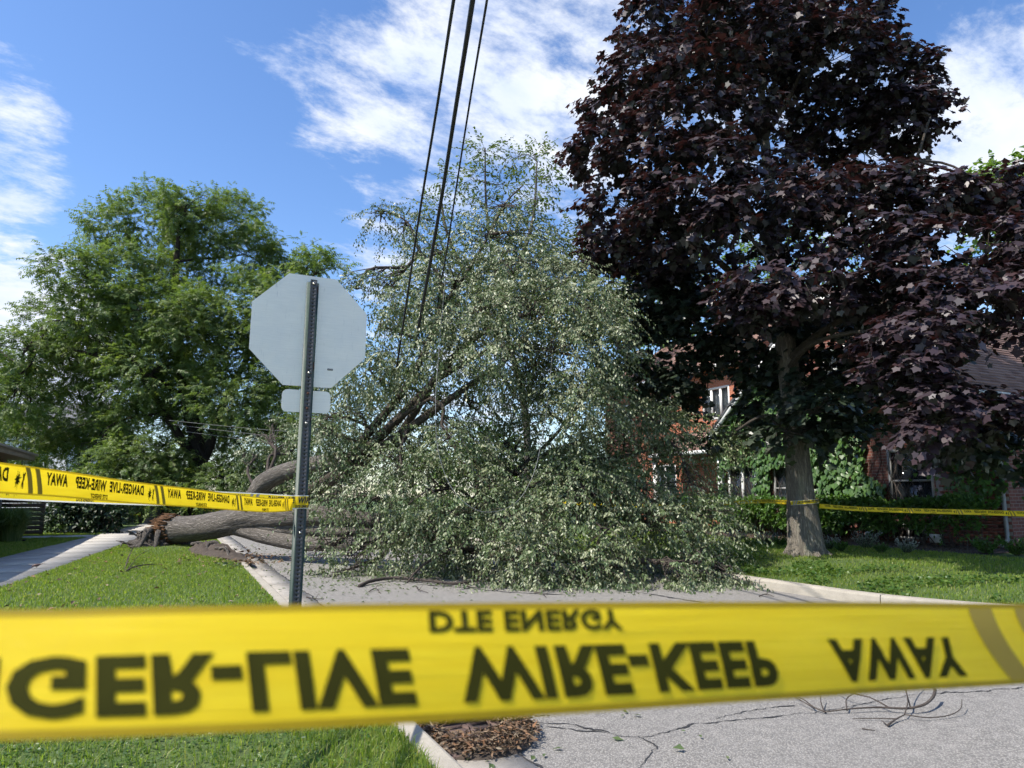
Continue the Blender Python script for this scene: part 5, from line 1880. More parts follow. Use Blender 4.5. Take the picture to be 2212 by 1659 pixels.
def shingle_slope(parent, e0, e1, r0, courses, tabs, sub=True, mat="brown_shingle"):
    """slope between eave e0-e1 and the ridge that starts at r0; overlapping tabs as geometry"""
    up = (r0 - e0)
    along = (e1 - e0)
    L = along.length
    H = up.length
    ad, ud = along.normalized(), up.normalized()
    nrm = ad.cross(ud).normalized()
    if nrm.z < 0:
        nrm = -nrm
    V, Q, rn = [], [], []
    w = L / tabs
    h = H / courses
    for i in range(courses):
        for j in range(tabs + 1):
            a = max(0, (j - 0.5 * (i % 2)) * w)
            b = min(L, (j + 1 - 0.5 * (i % 2)) * w)
            if b - a < 0.01:
                continue
            lift = 0.012 + rng.uniform(0, 0.006)
            lo = i * h - 0.012 + rng.uniform(-0.01, 0.01)
            p = [e0 + ad * (a + 0.004) + ud * lo + nrm * (lift + 0.016), e0 + ad * (b - 0.004) + ud * lo + nrm * (lift + 0.016), e0 + ad * (b - 0.004) + ud * (i + 1) * h + nrm * 0.004, e0 + ad * (a + 0.004) + ud * (i + 1) * h + nrm * 0.004]
            p += [p[0] - nrm * 0.022, p[1] - nrm * 0.022]
            k = len(V)
            V += p
            Q += [(k, k + 1, k + 2, k + 3), (k, k + 4, k + 5, k + 1)]
            rn += [rng.random()] * 6
    me = np_mesh("shingles", np.array([list(p) for p in V]), [np.array(Q)], {"rnd": ("FLOAT", rn)})
    o = link_mesh("shingles", me, M[mat], parent)
    o["kind"] = "stuff"
    return o


def brick_house():
    fwd = DS.copy()                                  # along the street, away from us
    out = -DR                                        # the gable wall faces the street
    c0 = Vector((10.9, 15.75, 0))                    # near corner
    t = empty("brick_house", (c0.x, c0.y, 0.3), "dark red brick house behind the maple, partly overgrown with ivy", "house")
    L = 9.0
    c1 = c0 + fwd * L
    z0, ze, zr = 0.1, 3.7, 7.4
    # openings measured from the near corner along the wall
    H1 = (1.70, 2.92, 1.02, 2.62)
    H2 = (5.95, 6.85, 1.0, 2.35)
    H3 = (7.55, 8.85, 1.0, 2.45)
    H4 = (3.9, 4.8, 4.35, 5.6)
    g = Geo()
    wall_geo(g, c0, c1, z0, ze, [H1, H2, H3], out=out)
    # gable triangle with its window
    wall_geo(g, c0 + fwd * (L * 0.28), c0 + fwd * (L * 0.72), ze, 5.75, [(H4[0] - L * .28, H4[1] - L * .28, H4[2], H4[3])], out=out)
    for tri in ([(0, ze), (L * .28, ze), (L * .28, 5.75)], [(L * .72, ze), (L, ze), (L * .72, 5.75)], [(L * .28, 5.75), (L * .72, 5.75), (L * .5, zr)]):
        g.add([c0 + fwd * u + UP * z for u, z in tri], tris=[(0, 1, 2)], uvw=[(u, z, 0) for u, z in tri])
    # wall along the cross street and the far side
    back = DR
    wall_geo(g, c0, c0 + back * 11, z0, ze)
    wall_geo(g, c1, c1 + back * 11, z0, ze)
    wall = g.build("wall", M["brick_wall"], t)
    # single bricks, standing proud, between the big window and the corner
    bms = []
    for nm in ("brick_a", "brick_b"):
        gb = Geo()
        gb.box((0, 0, 0), (0.198, 0.03, 0.063), (fwd, out, UP))
        me = gb.mesh("brick")
        me.materials.append(M[nm])
        bms.append(me)
    g = Geo()
    g.box(c0 + fwd * 0.83 + out * 0.0 + UP * 1.72, (1.64, 0.02, 2.76), (fwd, out, UP))
    g.build("mortar_bed", M["mortar"], wall)
    cnt = 0
    for row in range(36):
        z = 0.40 + row * 0.0755
        u = 0.105 + (0.105 if row % 2 else 0)
        while u < 1.56 and cnt < 298:
            b = bpy.data.objects.new("brick", bms[0 if random.random() < 0.6 else 1])
            COL.objects.link(b)
            b.parent = wall
            b.location = c0 + fwd * u + out * (0.006 + random.uniform(0, 0.005)) + UP * z - Vector((c0.x, c0.y, 0.3))
            u += 0.21
            cnt += 1
    window(t, c0, fwd, out, *H1, "frame_grey", "double", "curtain", 0.075)
    window(t, c0, fwd, out, *H2, "frame_grey", "double", "blind", 0.06)
    window(t, c0, fwd, out, *H3, "white_paint", "pair", "curtain", 0.08)
    window(t, c0, fwd, out, *H4, "white_paint", "double", "blind", 0.09)
    # roof: eaves along the cross street
    ov = 0.45
    e0 = c0 - DR * 1.55 - fwd * ov + UP * (ze - 0.05)
    e1 = e0 + back * 11.6
    rdg = c0 - DR * 0.45 + fwd * (L / 2) + UP * (zr + 0.05)
    roof = empty("roof")
    roof.parent = t
    roof.location = (0, 0, 0)
    for (ea, eb) in ((e0, e1), (c1 - DR * 0.35 + fwd * ov + UP * (ze - 0.28), c1 - DR * 0.35 + fwd * ov + UP * (ze - 0.28) + back * 11.6)):
        g = Geo()
        rr = rdg + back * 11.6
        nn = (eb - ea).cross(rdg - ea).normalized()
        if nn.z < 0:
            nn = -nn
        g.add([ea, eb, rr, rdg, ea - nn * 0.1, eb - nn * 0.1, rr - nn * 0.1, rdg - nn * 0.1], quads=[(0, 1, 2, 3), (7, 6, 5, 4), (0, 4, 5, 1), (0, 3, 7, 4)])
        g.build("roof_deck", M["grey_shingle"], roof)
        shingle_slope(roof, ea, eb, rdg, 38, 36)
        # white barge board under the rake
        g = Geo()
        dd = (rdg - ea).normalized()
        mid = (ea + rdg) / 2 - nn * 0.19 - DR * 0.015
        g.box(mid, ((rdg - ea).length, 0.03, 0.13), (dd, DR, nn))
        g.build("barge_board", M["white_paint"], roof)
    # eave box returning at the near corner
    g = Geo()
    g.box((e0 + e1) / 2 + fwd * 0.2 - UP * 0.14, ((e1 - e0).length, 0.42, 0.06), (back, fwd, UP))
    g.build("soffit", M["white_paint"], roof)
    g = Geo()
    g.box((e0 + e1) / 2 - fwd * 0.03 - UP * 0.08, ((e1 - e0).length, 0.09, 0.12), (back, fwd, UP))
    g.build("gutter", M["white_paint"], roof)
    # down pipe at the corner, boxes and vent low on the wall
    p = c0 + out * 0.06 + fwd * 0.10
    g = Geo()
    g.tube([p + UP * 3.4, p + UP * 1.9, p + UP * 0.9, p + UP * 0.5, p + UP * 0.36 + out * 0.25], [0.045] * 5, 8)
    g.build("down_pipe", M["frame_grey"], t)
    g = Geo()
    g.box(c0 + fwd * 1.55 + out * 0.07 + UP * 0.93, (0.2, 0.12, 0.28), (fwd, out, UP))
    g.box(c0 + fwd * 1.55 + out * 0.135 + UP * 0.86, (0.12, 0.02, 0.06), (fwd, out, UP))
    g.build("meter_box", M["frame_grey"], t)
    g = Geo()
    g.box(c0 + fwd * 1.75 + out * 0.05 + UP * 0.44, (0.26, 0.09, 0.2), (fwd, out, UP))
    g.box(c0 + fwd * 1.75 + out * 0.12 + UP * 0.47, (0.28, 0.08, 0.02), (fwd, out, UP))
    g.build("dryer_vent", M["white_paint"], t)
    g = Geo()
    for (u, z, w, h) in ((2.45, 0.42, 0.9, 0.05), (2.45, 0.74, 0.9, 0.05), (2.02, .58, .05, .36), (2.88, .58, .05, .36), (2.45, .58, .04, .30)):
        g.box(c0 + fwd * u + out * 0.02 + UP * z, (w, 0.04, h), (fwd, out, UP))
    g.build("cellar_window_frame", M["frame_grey"], t)
    g = Geo()
    g.box(c0 + fwd * 2.45 + out * 0.008 + UP * 0.58, (0.84, 0.01, 0.32), (fwd, out, UP))
    g.build("cellar_window_pane", M["glass"], t)
    # ivy on the wall: leaves overlapping downwards like shingles
    iv = empty("ivy", (c1.x, c1.y, 0.3), "green ivy covering the brick wall behind the maple trunk", "ivy")
    n = 9500
    u = rng.uniform(1.95, L + 0.1, n)
    z = rng.uniform(0.5, 4.9, n)
    dens = np.array([mnoise.noise(Vector((a * 1.1, b * 1.1, 2))) for a, b in zip(u, z)])
    lim = np.interp(u, [1.95, 2.4, 3.3, 3.8, 5, 9], [-.25, -0.45, 0.0, 0.35, 0.75, 0.8])
    keep = dens < lim
    for h in (H1, H2, H3, H4):
        keep &= ~((u > h[0] - 0.02) & (u < h[1] + 0.02) & (z > h[2] + 0.02) & (z < h[3] - 0.05))
    keep &= (z < ze + np.minimum(u, L - u) * 0.8)
    u, z = u[keep], z[keep]
    n = len(u)
    F, O, W3 = np.array(fwd), np.array(out), np.array([0, 0, 1.0])
    pos = np.array(c0) + F * u[:, None] + O * rng.uniform(0.04, 0.22, n)[:, None] + W3 * z[:, None]
    D = -W3 * 0.9 + O * 0.35 + F * rng.normal(size=n)[:, None] * 0.35
    N = O * 1.0 + W3 * 0.65 + rng.normal(size=(n, 3)) * 0.22
    me = leaf_mesh("ivy_leaves", T_HEART, pos, D, N, rng.uniform(0.09, 0.17, n), rng.random(n))
    link_mesh("ivy_leaves", me, M["ivy_leaves"], iv)["kind"] = "stuff"
    g = Geo()
    for i in range(70):
        a = random.uniform(2.0, L)
        pts = [c0 + fwd * (a + 0.25 * math.sin(j * 0.9 + i)) + out * 0.02 + UP * (0.3 + j * 0.35) for j in range(random.randint(5, 11))]
        g.tube(spline(pts, 18), np.linspace(0.014, 0.004, 18), 4, cap=False)
    g.build("ivy_stems", M["twig_bark"], iv)["kind"] = "stuff"
    # a second, looser climber hanging by the corner
    vn = empty("vine", (c0.x, c0.y, 0.3), "loose vine hanging at the dark corner beside the down pipe", "vine")
    n = 700
    u = rng.normal(0.55, 0.42, n)
    z = rng.uniform(1.55, 3.5, n) - rng.random(n) ** 3 * 0.5
    pos = np.array(c0) + F * u[:, None] + O * rng.uniform(0.1, 0.6, n)[:, None] + W3 * z[:, None]
    me = leaf_mesh("vine_leaves", T_HEART, pos, -W3 + O * 0.3 + rng.normal(size=(n, 3)) * 0.3, O + W3 * 0.4 + rng.normal(size=(n, 3)) * 0.3, rng.uniform(0.08, 0.14, n), rng.random(n))
    link_mesh("vine_leaves", me, M["hedge_leaves"], vn)["kind"] = "stuff"
    return c0, fwd, out


HC0, HF, HO = brick_house()


def hedge_and_bed():
    c0, fwd, out = HC0, HF, HO
    # mulch bed in front of the wall
    V, Q = [], []
    ss = np.linspace(-0.6, 10.5, 40)
    for i, s in enumerate(ss):
        front = 2.35 + 0.12 * math.sin(s * 1.3) + 0.1 * math.sin(s * 3.1)
        for j in range(7):
            d = front * j / 6
            p = c0 + fwd * s + out * d
            sr = to_sr(p)
            V.append((p.x, p.y, lawn_right_z(*sr) + 0.02 + 0.03 * mnoise.noise(Vector((p.x * 4, p.y * 4, 0))) - (0.05 if j == 6 else 0)))
    for i in range(39):
        for j in range(6):
            Q.append((i * 7 + j, i * 7 + j + 1, (i + 1) * 7 + j + 1, (i + 1) * 7 + j))
    me = np_mesh("mulch_bed", V, [np.array(Q)])
    o = link_mesh("mulch_bed", me, M["mulch"], smooth=True)
    set_tags(o, kind="structure")
    if me.polygons[0].normal.z < 0:
        me.flip_normals()
    # bark chips
    n = 2600
    s, d = rng.uniform(-0.5, 10, n), rng.uniform(0.2, 2.25, n)
    F, O = np.array(fwd), np.array(out)
    pos = np.array(c0) + F * s[:, None] + O * d[:, None]
    pos[:, 2] = 0.335
    me = leaf_mesh("bark_chips", T_NARROW, pos, rng.normal(size=(n, 3)) * np.array([1, 1, .25]), np.array([0, 0, 1.0]) + rng.normal(size=(n, 3)) * 0.5, rng.uniform(0.04, 0.11, n), rng.random(n) * 0.5)
    set_tags(link_mesh("bark_chips", me, M["litter"]), "brown bark chips spread over the planting bed", "bark chips", kind="stuff")
    # clipped hedge on bare stems
    t = empty("hedge", tuple(c0 + fwd * 4 + out * 0.9 + UP * 0.3), "clipped green hedge running along the brick house wall", "hedge")
    n = 2600
    s = rng.uniform(-0.1, 10.4, n)
    d = 0.85 + rng.uniform(-0.42, 0.42, n)
    z = 0.62 + np.abs(rng.random(n)) ** 0.7 * 0.68
    edge = rng.random(n)
    d = np.where(edge < 0.45, 0.85 + 0.42, d)
    z = np.where(edge > 0.6, 1.27, z)
    z = z + 0.06 * np.sin(s * 2.2) + 0.04 * np.sin(s * 5.1)
    P_ = np.array(c0) + F * s[:, None] + O * d[:, None]
    P_[:, 2] = z
    D = unit(O * 0.5 + rng.normal(size=(n, 3)) * 0.5 + np.array([0, 0, 0.35]))
    Qs, T = sprays(P_, D, rng.uniform(0.12, 0.26, n), 9, 0.35)
    LD = unit(T * 0.5 + rng.normal(size=Qs.shape) * 0.55 + O * 0.2)
    LN = np.array([0, 0, 1.0]) + O * 0.45 + rng.normal(size=Qs.shape) * 0.35
    pos = Qs.reshape(-1, 3)
    me = leaf_mesh("foliage", T_OVAL, pos, LD.reshape(-1, 3), LN.reshape(-1, 3), rng.uniform(0.06, 0.105, len(pos)), np.repeat(rng.random(n), 9))
    link_mesh("foliage", me, M["hedge_leaves"], t)["kind"] = "stuff"
    g = Geo()
    for i in range(150):
        ss_ = random.uniform(0, 10.2)
        p = c0 + fwd * ss_ + out * random.uniform(0.65, 1.05)
        q = p + fwd * random.uniform(-.25, .25) + out * random.uniform(-.15, .25)
        g.tube([p + UP * 0.25, (p + q) / 2 + UP * 0.55 + fwd * random.uniform(-.05, .05), q + UP * random.uniform(0.85, 1.15)], [0.014, 0.011, 0.006], 5, cap=False, seed=i)
    g.build("stems", M["twig_bark"], t)["kind"] = "stuff"
    # grey-leaved flowering clumps at the bed's edge
    spots = [(1620, 1172, .22, "pale silver flowering clump nearest the fallen crown"), (1660, 1174, .16, "small green clump between the two silver clumps"), (1657 + 0, 1174, 0, ""), (1697 - 36, 1172, 0, ""), (1655, 1178, 0, "")]
    spots = [(1592, 1172, .20, "pale silver flowering clump nearest the fallen crown"), (1624, 1180, .14, "small upright clump next to the first silver clump"), (1658, 1176, .21, "silver flowering clump left of the maple trunk"), (1688, 1178, .14, "low thin clump against the left of the maple trunk"),
             (1790, 1186, .20, "grey flowering clump just right of the maple trunk"), (1816, 1190, .13, "small green clump second to the right of the maple"), (1872, 1184, .27, "largest silver flowering clump in front of the dark hedge"), (1903, 1194, .13, "low round green clump in the planting bed"), (1960, 1194, .18, "sprawling dark clump under the house window"), (2130, 1196, .22, "leafy clump by the foot of the down pipe"), (2200, 1200, .24, "low leafy clump at the right edge of the bed")]
    for i, (px, py, r, lab) in enumerate(spots):
        c = gp(px, py, 0.31)
        tt = empty("garden_plant", c, lab, "plant", "plants in the planting bed")
        n = 46
        a = rng.uniform(0, 2 * math.pi, n)
        D = unit(np.stack([np.cos(a) * 0.75, np.sin(a) * 0.75, np.ones(n) * rng.uniform(0.7, 1.8, n)], -1))
        st = np.array(c) + np.stack([np.cos(a), np.sin(a), np.zeros(n)], -1) * r * 0.25
        Qs, T = sprays(st, D, rng.uniform(1.0, 1.9, n) * r, 9, 0.12)
        LD = unit(T + rng.normal(size=Qs.shape) * 0.7)
        LN = rng.normal(size=Qs.shape) + np.array([0, 0, 1.0])
        pos = Qs.reshape(-1, 3)
        tt_rnd = np.tile(np.linspace(0, 1, 9), n)
        me = leaf_mesh("foliage", T_OVAL, pos, LD.reshape(-1, 3), LN.reshape(-1, 3), rng.uniform(0.03, 0.055, len(pos)) * (1.4 if i > 8 else 1), tt_rnd if i not in (1, 3, 5, 7, 9, 10) else rng.random(len(pos)))
        link_mesh("foliage", me, M["silver_leaves"] if i not in (1, 3, 5, 7, 9, 10) else M["hedge_leaves"], tt)["kind"] = "stuff"
        g = Geo()
        twig_geo(g, Qs, st, 0.004, 3, 1)
        g.build("stems", M["twig_bark"], tt)["kind"] = "stuff"


hedge_and_bed()


def orange_house():
    out = -DR
    fwd = DS.copy()
    c0 = Vector((8.7, 26.9, 0))
    t = empty("orange_house", (c0.x, c0.y, 0.2), "two-storey orange brick house with white windows beyond the maple", "house")
    L = 9.5
    c1 = c0 + fwd * L
    holes = [(0.55, 2.15, 4.45, 5.75), (4.2, 5.6, 4.45, 5.75), (7.2, 8.6, 4.45, 5.75), (4.0, 5.6, 1.2, 2.8), (7.0, 8.6, 1.2, 2.8)]
    g = Geo()
    wall_geo(g, c0, c1, 0, 6.6, holes, out=out)
    wall_geo(g, c0, c0 + DR * 9, 0, 6.6)
    wall_geo(g, c1, c1 + DR * 9, 0, 6.6)
    g.build("wall", M["orange_brick_wall"], t)
    for i, h in enumerate(holes):
        window(t, c0, fwd, out, *h, "white_paint", "triple" if i == 0 else "pair", "blind", 0.085)
    roof = empty("roof")
    roof.parent = t
    e0 = c0 - fwd * 0.4 - DR * 0.5 + UP * 6.55
    e1 = c1 + fwd * 0.4 - DR * 0.5 + UP * 6.55
    rd0 = c0 - fwd * 0.4 + DR * 4.5 + UP * 9.6
    rd1 = c1 + fwd * 0.4 + DR * 4.5 + UP * 9.6
    b0, b1 = e0 + DR * 10, e1 + DR * 10
    g = Geo()
    g.add([e0, e1, rd1, rd0, b0, b1], quads=[(0, 1, 2, 3), (4, 3, 2, 5)], tris=None)
    g.build("roof_deck", M["grey_shingle"], roof)
    shingle_slope(roof, e0, e1, rd0, 34, 30)
    g = Geo()
    g.add([c0 + UP * 6.6, c0 + DR * 9 + UP * 6.6, c0 + DR * 4.5 + UP * 9.4], tris=[(0, 1, 2)], uvw=[(0, 6.6, 0), (9, 6.6, 0), (4.5, 9.4, 0)])
    g.build("gable", M["orange_brick_wall"], t)
    g = Geo()
    g.add([c1 + UP * 6.6, c1 + DR * 9 + UP * 6.6, c1 + DR * 4.5 + UP * 9.4], tris=[(0, 2, 1)], uvw=[(0, 6.6, 0), (9, 6.6, 0), (4.5, 9.4, 0)])
    g.build("gable", M["orange_brick_wall"], t)
    g = Geo()
    g.box((e0 + e1) / 2 - UP * 0.08 + DR * 0.02, ((e1 - e0).length, 0.1, 0.16), (fwd, DR, UP))
    g.build("gutter", M["white_paint"], roof)
    # porch roof below the first floor window, white gutter
    pe0 = c0 - fwd * 0.6 + out * 1.6 + UP * 3.15
    pe1 = c0 + fwd * 3.6 + out * 1.6 + UP * 3.15
    pr0 = c0 - fwd * 0.6 + out * 0.02 + UP * 4.05
    g = Geo()
    g.add([pe0, pe1, pr0 + (pe1 - pe0), pr0], quads=[(0, 1, 2, 3)])
    g.build("porch_deck", M["grey_shingle"], roof)
    shingle_slope(roof, pe0, pe1, pr0, 12, 14)
    g = Geo()
    g.box((pe0 + pe1) / 2 - UP * 0.08 + out * 0.05, ((pe1 - pe0).length + 0.1, 0.1, 0.14), (fwd, DR, UP))
    g.build("porch_gutter", M["white_paint"], roof)
    for q in (0.0, 3.9):
        g = Geo()
        g.box(c0 + fwd * (q - 0.35) + out * 1.4 + UP * 1.55, (0.16, 0.16, 3.05), (fwd, DR, UP))
        g.build("porch_post", M["white_paint"], t)


orange_house()


def left_house():
    t = empty("low_house", tuple(RS(24.9, -6.6, 0.1)), "low house at the left edge with brown soffit and wide eaves", "house")
    fwd, out = DS, DR
    z = 2.66
    s0, s1, r1, depth = 11.0, 24.9, -6.75, 9.0
    g = Geo()
    p0, p1 = RS(s0, r1), RS(s1, r1)
    holes = [(13.2, 15.2, 1.0, 2.2)]
    wall_geo(g, p0, p1, 0, z + 0.1, holes, out=out)
    wall_geo(g, RS(s1, r1 - depth), p1, 0, z + 0.1)
    wall_geo(g, p0, RS(s0, r1 - depth), 0, z + 0.1)
    g.build("wall", M["brown_brick_wall"], t)
    window(t, p0, fwd, out, *holes[0], "frame_grey", "pair", "curtain", 0.07)
    ov = 0.85
    a, b = RS(s0 - ov, r1 + ov, z), RS(s1 + ov, r1 + ov, z)
    c, d = RS(s1 + ov, r1 - depth - ov, z), RS(s0 - ov, r1 - depth - ov, z)
    roof = empty("roof")
    roof.parent = t
    g = Geo()
    g.add([a, b, c, d], quads=[(0, 1, 2, 3)])
    g.build("soffit", M["soffit"], roof)
    g = Geo()
    for q0, q1 in ((a, b), (b, c)):
        m = (q0 + q1) / 2
        dd = (q1 - q0).normalized()
        nn = dd.cross(UP)
        g.box(m + UP * 0.09 + nn * 0.012, ((q1 - q0).length + 0.03, 0.03, 0.2), (dd, nn, UP))
        g.box(m + UP * 0.165 + nn * 0.07, ((q1 - q0).length + 0.16, 0.1, 0.07), (dd, nn, UP))
    g.build("fascia", M["fascia"], roof)
    g = Geo()
    rh = 1.9
    r0_, r1_ = RS(s0 + 4, r1 - depth / 2, z + rh), RS(s1 - 4, r1 - depth / 2, z + rh)
    e = UP * 0.2
    g.add([a + e, b + e, c + e, d + e, r0_, r1_], quads=[(0, 1, 5, 4), (2, 3, 4, 5)], tris=[(1, 2, 5), (3, 0, 4)])
    g.build("roof_deck", M["grey_shingle"], roof)


left_house()


def far_house():
    c = at(-30, 1040, 55)
    t = empty("white_house", (c.x, c.y, 0), "distant white house with grey roof behind the left tree", "house")
    x0, y0 = c.x - 6, c.y
    g = Geo()
    for k in range(44):                                   # lapped siding boards, one mesh per wall
        z = 0.3 + k * 0.14
        g.add([(x0, y0 - 0.03, z), (x0 + 12, y0 - 0.03, z), (x0 + 12, y0, z + 0.14), (x0, y0, z + 0.14)], quads=[(0, 1, 2, 3)])
        g.add([(x0 + 12.03, y0, z), (x0 + 12.03, y0 + 9, z), (x0 + 12, y0 + 9, z + 0.14), (x0 + 12, y0, z + 0.14)], quads=[(0, 1, 2, 3)])
    g.build("wall", M["siding"], t)["kind"] = "stuff"
    for wx in (1.5, 5.0, 8.2):
        g = Geo()
        g.box((x0 + wx + .6, y0 - 0.05, 4.6), (1.3, 0.06, 1.7))
        w = g.build("window", M["white_paint"], t)
        g = Geo()
        for dz in (-0.4, 0.4):
            for dx in (-0.28, 0.28):
                g.box((x0 + wx + .6 + dx, y0 - 0.09, 4.6 + dz), (0.46, 0.02, 0.66))
        g.build("pane", M["glass"], w)
    g = Geo()
    g.box((x0 + 9.9, y0 - 0.1, 4.4), (0.12, 0.1, 3.4))
    g.build("down_pipe", M["white_paint"], t)
    g = Geo()
    zt = 6.4
    g.add([(x0 - .5, y0 - .5, zt), (x0 + 12.5, y0 - .5, zt), (x0 + 12.5, y0 + 4.5, zt + 2.8), (x0 - .5, y0 + 4.5, zt + 2.8), (x0 - .5, y0 + 9.5, zt), (x0 + 12.5, y0 + 9.5, zt)], quads=[(0, 1, 2, 3), (3, 2, 5, 4)])
    g.build("roof", M["grey_shingle"], t)
    g = Geo()
    g.box((x0 + 6, y0 - .5, zt - 0.08), (13, 0.12, 0.18))
    g.build("gutter", M["white_paint"], t)


far_house()


def fences():
    # black iron pickets across, by the dark shrub
    t = empty("picket_fence", tuple(RS(28, -4.1, 0.1)), "black metal picket fence half hidden by the dark shrub", "fence")
    gp_ = Geo()
    gp_.box((0, 0, 0.6), (0.02, 0.02, 1.2))
    me = gp_.mesh("picket")
    me.materials.append(M["fence_black"])
    for i in range(38):
        o = bpy.data.objects.new("picket", me)
        COL.objects.link(o)
        o.parent = t
        p = RS(28, -4.1 - i * 0.125, 0.1) - RS(28, -4.1, 0.1)
        o.location = p
        o.rotation_euler = (0, 0, R(25))
    for z in (0.25, 1.12):
        g = Geo()
        g.box(RS(28, -4.1 - 2.33, 0.1 + z), (4.8, 0.03, 0.04), (DR, DS, UP))
        g.build("rail", M["fence_black"], t)
    # slatted wooden screen next to the low house
    t = empty("wood_screen", tuple(RS(25.6, -6.3, 0.1)), "dark wooden slat screen beside the tall ornamental grass", "fence")
    for i in range(11):
        g = Geo()
        g.box(RS(26.2, -6.2, 0.22 + i * 0.152), (1.35, 0.025, 0.135), (DR, DS, UP))
        g.build("slat", M["fence_wood"], t)
    for r in (-6.85, -5.55):
        g = Geo()
        g.box(RS(26.25, r, 0.95), (0.1, 0.1, 1.8), (DR, DS, UP))
        g.build("post", M["fence_wood"], t)
    # dark panel fence along the pavement beyond
    t = empty("panel_fence", tuple(RS(28, -4.05, 0.1)), "dark grey panel fence running along the far pavement", "fence")
    for i in range(6):
        g = Geo()
        s = 28.0 + i * 0.95
        g.box(RS(s + 0.47, -4.05 + 0.08 * i, 0.82), (0.86, 0.04, 1.35), (DS, DR, UP))
        g.build("panel", M["fence_slate"], t)
    for i in range(7):
        g = Geo()
        g.box(RS(28.0 + i * 0.95, -4.05 + 0.08 * (i - 0.5), 0.85), (0.07, 0.07, 1.55), (DS, DR, UP))
        g.build("post", M["fence_black"], t)


fences()


def ornamental_grass():
    c = gp(22, 1170, 0.11)
    t = empty("ornamental_grass", c, "tall arching ornamental grass clump at the left edge", "plant")
    n = 1100
    a = rng.uniform(0, 2 * math.pi, n)
    H = rng.uniform(0.7, 1.35, n)
    R_ = rng.uniform(0.25, 0.95, n)
    tt = np.linspace(0, 1, 8)
    V, Q, rn = [], [], []
    ca, sa = np.cos(a), np.sin(a)
    st = np.stack([ca, sa, 0 * a], -1) * rng.uniform(0, 0.28, n)[:, None] + np.array(c)
    for j, x in enumerate(tt):
        z = H * (1.9 * x - 1.05 * x * x * (1 + R_ * 0.25))
        r = R_ * x ** 1.6
        cen = st + np.stack([ca * r, sa * r, z], -1)
        w = 0.015 * (1 - x * 0.85)
        sd = np.stack([-sa, ca, 0 * a], -1) * w
        V.append(np.stack([cen + sd, cen - sd], 1))
    V = np.stack(V, 1)                                     # n,8,2,3
    V[..., 2] = np.maximum(V[..., 2], 0.12)
    base = np.arange(n)[:, None] * 16
    j = np.arange(7)[None, :] * 2
    Q = np.stack([base + j, base + j + 1, base + j + 3, base + j + 2], -1).reshape(-1, 4)
    me = np_mesh("blades", V.reshape(-1, 3), [Q], {"rnd": ("FLOAT", np.repeat(rng.random(n), 16))})
    link_mesh("blades", me, M["reed_blades"], t)["kind"] = "stuff"


ornamental_grass()


# ------------------------------------------------------------------ wires
def wires():
    def cable(name, label, pts, r, mat, group, n=70, sides=8):
        g = Geo()
        P = spline(pts, n)
        g.tube(P, r, sides)
        o = g.build(name, M[mat], None, smooth=True)
        return set_tags(o, label, "wire", group)
    G = "downed overhead wires"
    cable("power_line", "left of three black power lines slanting down into the fallen crown", [at(1010, -180, 5.0), at(980, 0, 6.6), at(945, 225, 9.0), at(905, 470, 11.4), at(880, 640, 12.8), at(856, 800, 13.8)], 0.019, "wire_rubber", G)
    cable("power_line", "thick middle black power line slanting down into the fallen crown", [at(1045, -180, 5.2), at(1021, 0, 6.9), at(985, 230, 9.2), at(950, 450, 11.4), at(920, 620, 12.6), at(896, 750, 13.3)], 0.030, "wire_rubber", G)
    cable("power_line", "right of three black power lines, thinnest, ending above the fallen crown", [at(1080, -180, 5.4), at(1052, 0, 7.2), at(1015, 220, 9.6), at(985, 410, 11.8), at(962, 560, 13.0), at(948, 640, 13.6), at(935, 760, 13.9)], 0.015, "wire_rubber", G)
    cable("hanging_cable", "thin grey cable hanging in a loop in front of the fallen crown", [at(962, 600, 12.9), at(948, 760, 12.5), at(941, 880, 12.1), at(948, 980, 11.9), at(980, 1060, 11.7), at(1030, 1102, 11.6), at(1070, 1105, 11.6), at(1115, 1085, 11.7), at(1150, 1030, 11.9), at(1172, 940, 12.2), at(1186, 840, 12.5), at(1195, 740, 12.9)], 0.0055, "wire_loop", G, 110, 6)
    for i, (a, b) in enumerate((((365, 908), (640, 932)), ((375, 917), (700, 952)), ((400, 932), (690, 966)))):
        lab = ("uppermost", "middle", "lowest")[i] + " of three thin service wires crossing behind the small sign plate"
        cable("service_wire", lab, [at(a[0], a[1], 30), at((a[0] + b[0]) / 2, (a[1] + b[1]) / 2 + 2, 29), at(b[0] + 80, b[1] + 8, 27)], 0.008, "wire_loop", "thin service wires", 20, 5)


wires()


# ------------------------------------------------------------------ loose branches on road and lawn
def twig_thing(name, label, pts, r0, r1, subs, mat="twig_bark", leaves=None, cat="branch", group="loose branches on the ground"):
    base = Vector(pts[0])
    t = empty(name, base, label, cat, group)
    g = Geo()
    g.tube(spline(pts, 24), np.linspace(r0, r1, 24), 7, rough=0.15, seed=pts[0][0])
    g.build("stem", M[mat], t, smooth=True)
    for s in subs:
        g = Geo()
        g.tube(spline(s, 14), np.linspace(r1 * 1.1 + 0.001, 0.0025, 14), 5)
        g.build("twig", M[mat], t, smooth=True)
    if leaves is not None:
        pos, n = leaves
        D = rng.normal(size=(n, 3)) * np.array([1, 1, 0.3])
        c = np.array([list(pos[i % len(pos)]) for i in range(n)]) + rng.normal(size=(n, 3)) * np.array([0.14, 0.1, 0.02])
        c[:, 2] = np.maximum(c[:, 2], pos[0][2] * 0.2 + 0.012)
        me = leaf_mesh("leaves", T_OVAL, c, D, np.array([0, 0, 1.0]) + rng.normal(size=(n, 3)) * 0.6, rng.uniform(0.06, 0.11, n), rng.random(n))
        link_mesh("leaves", me, M["elm_leaves"], t)["kind"] = "stuff"


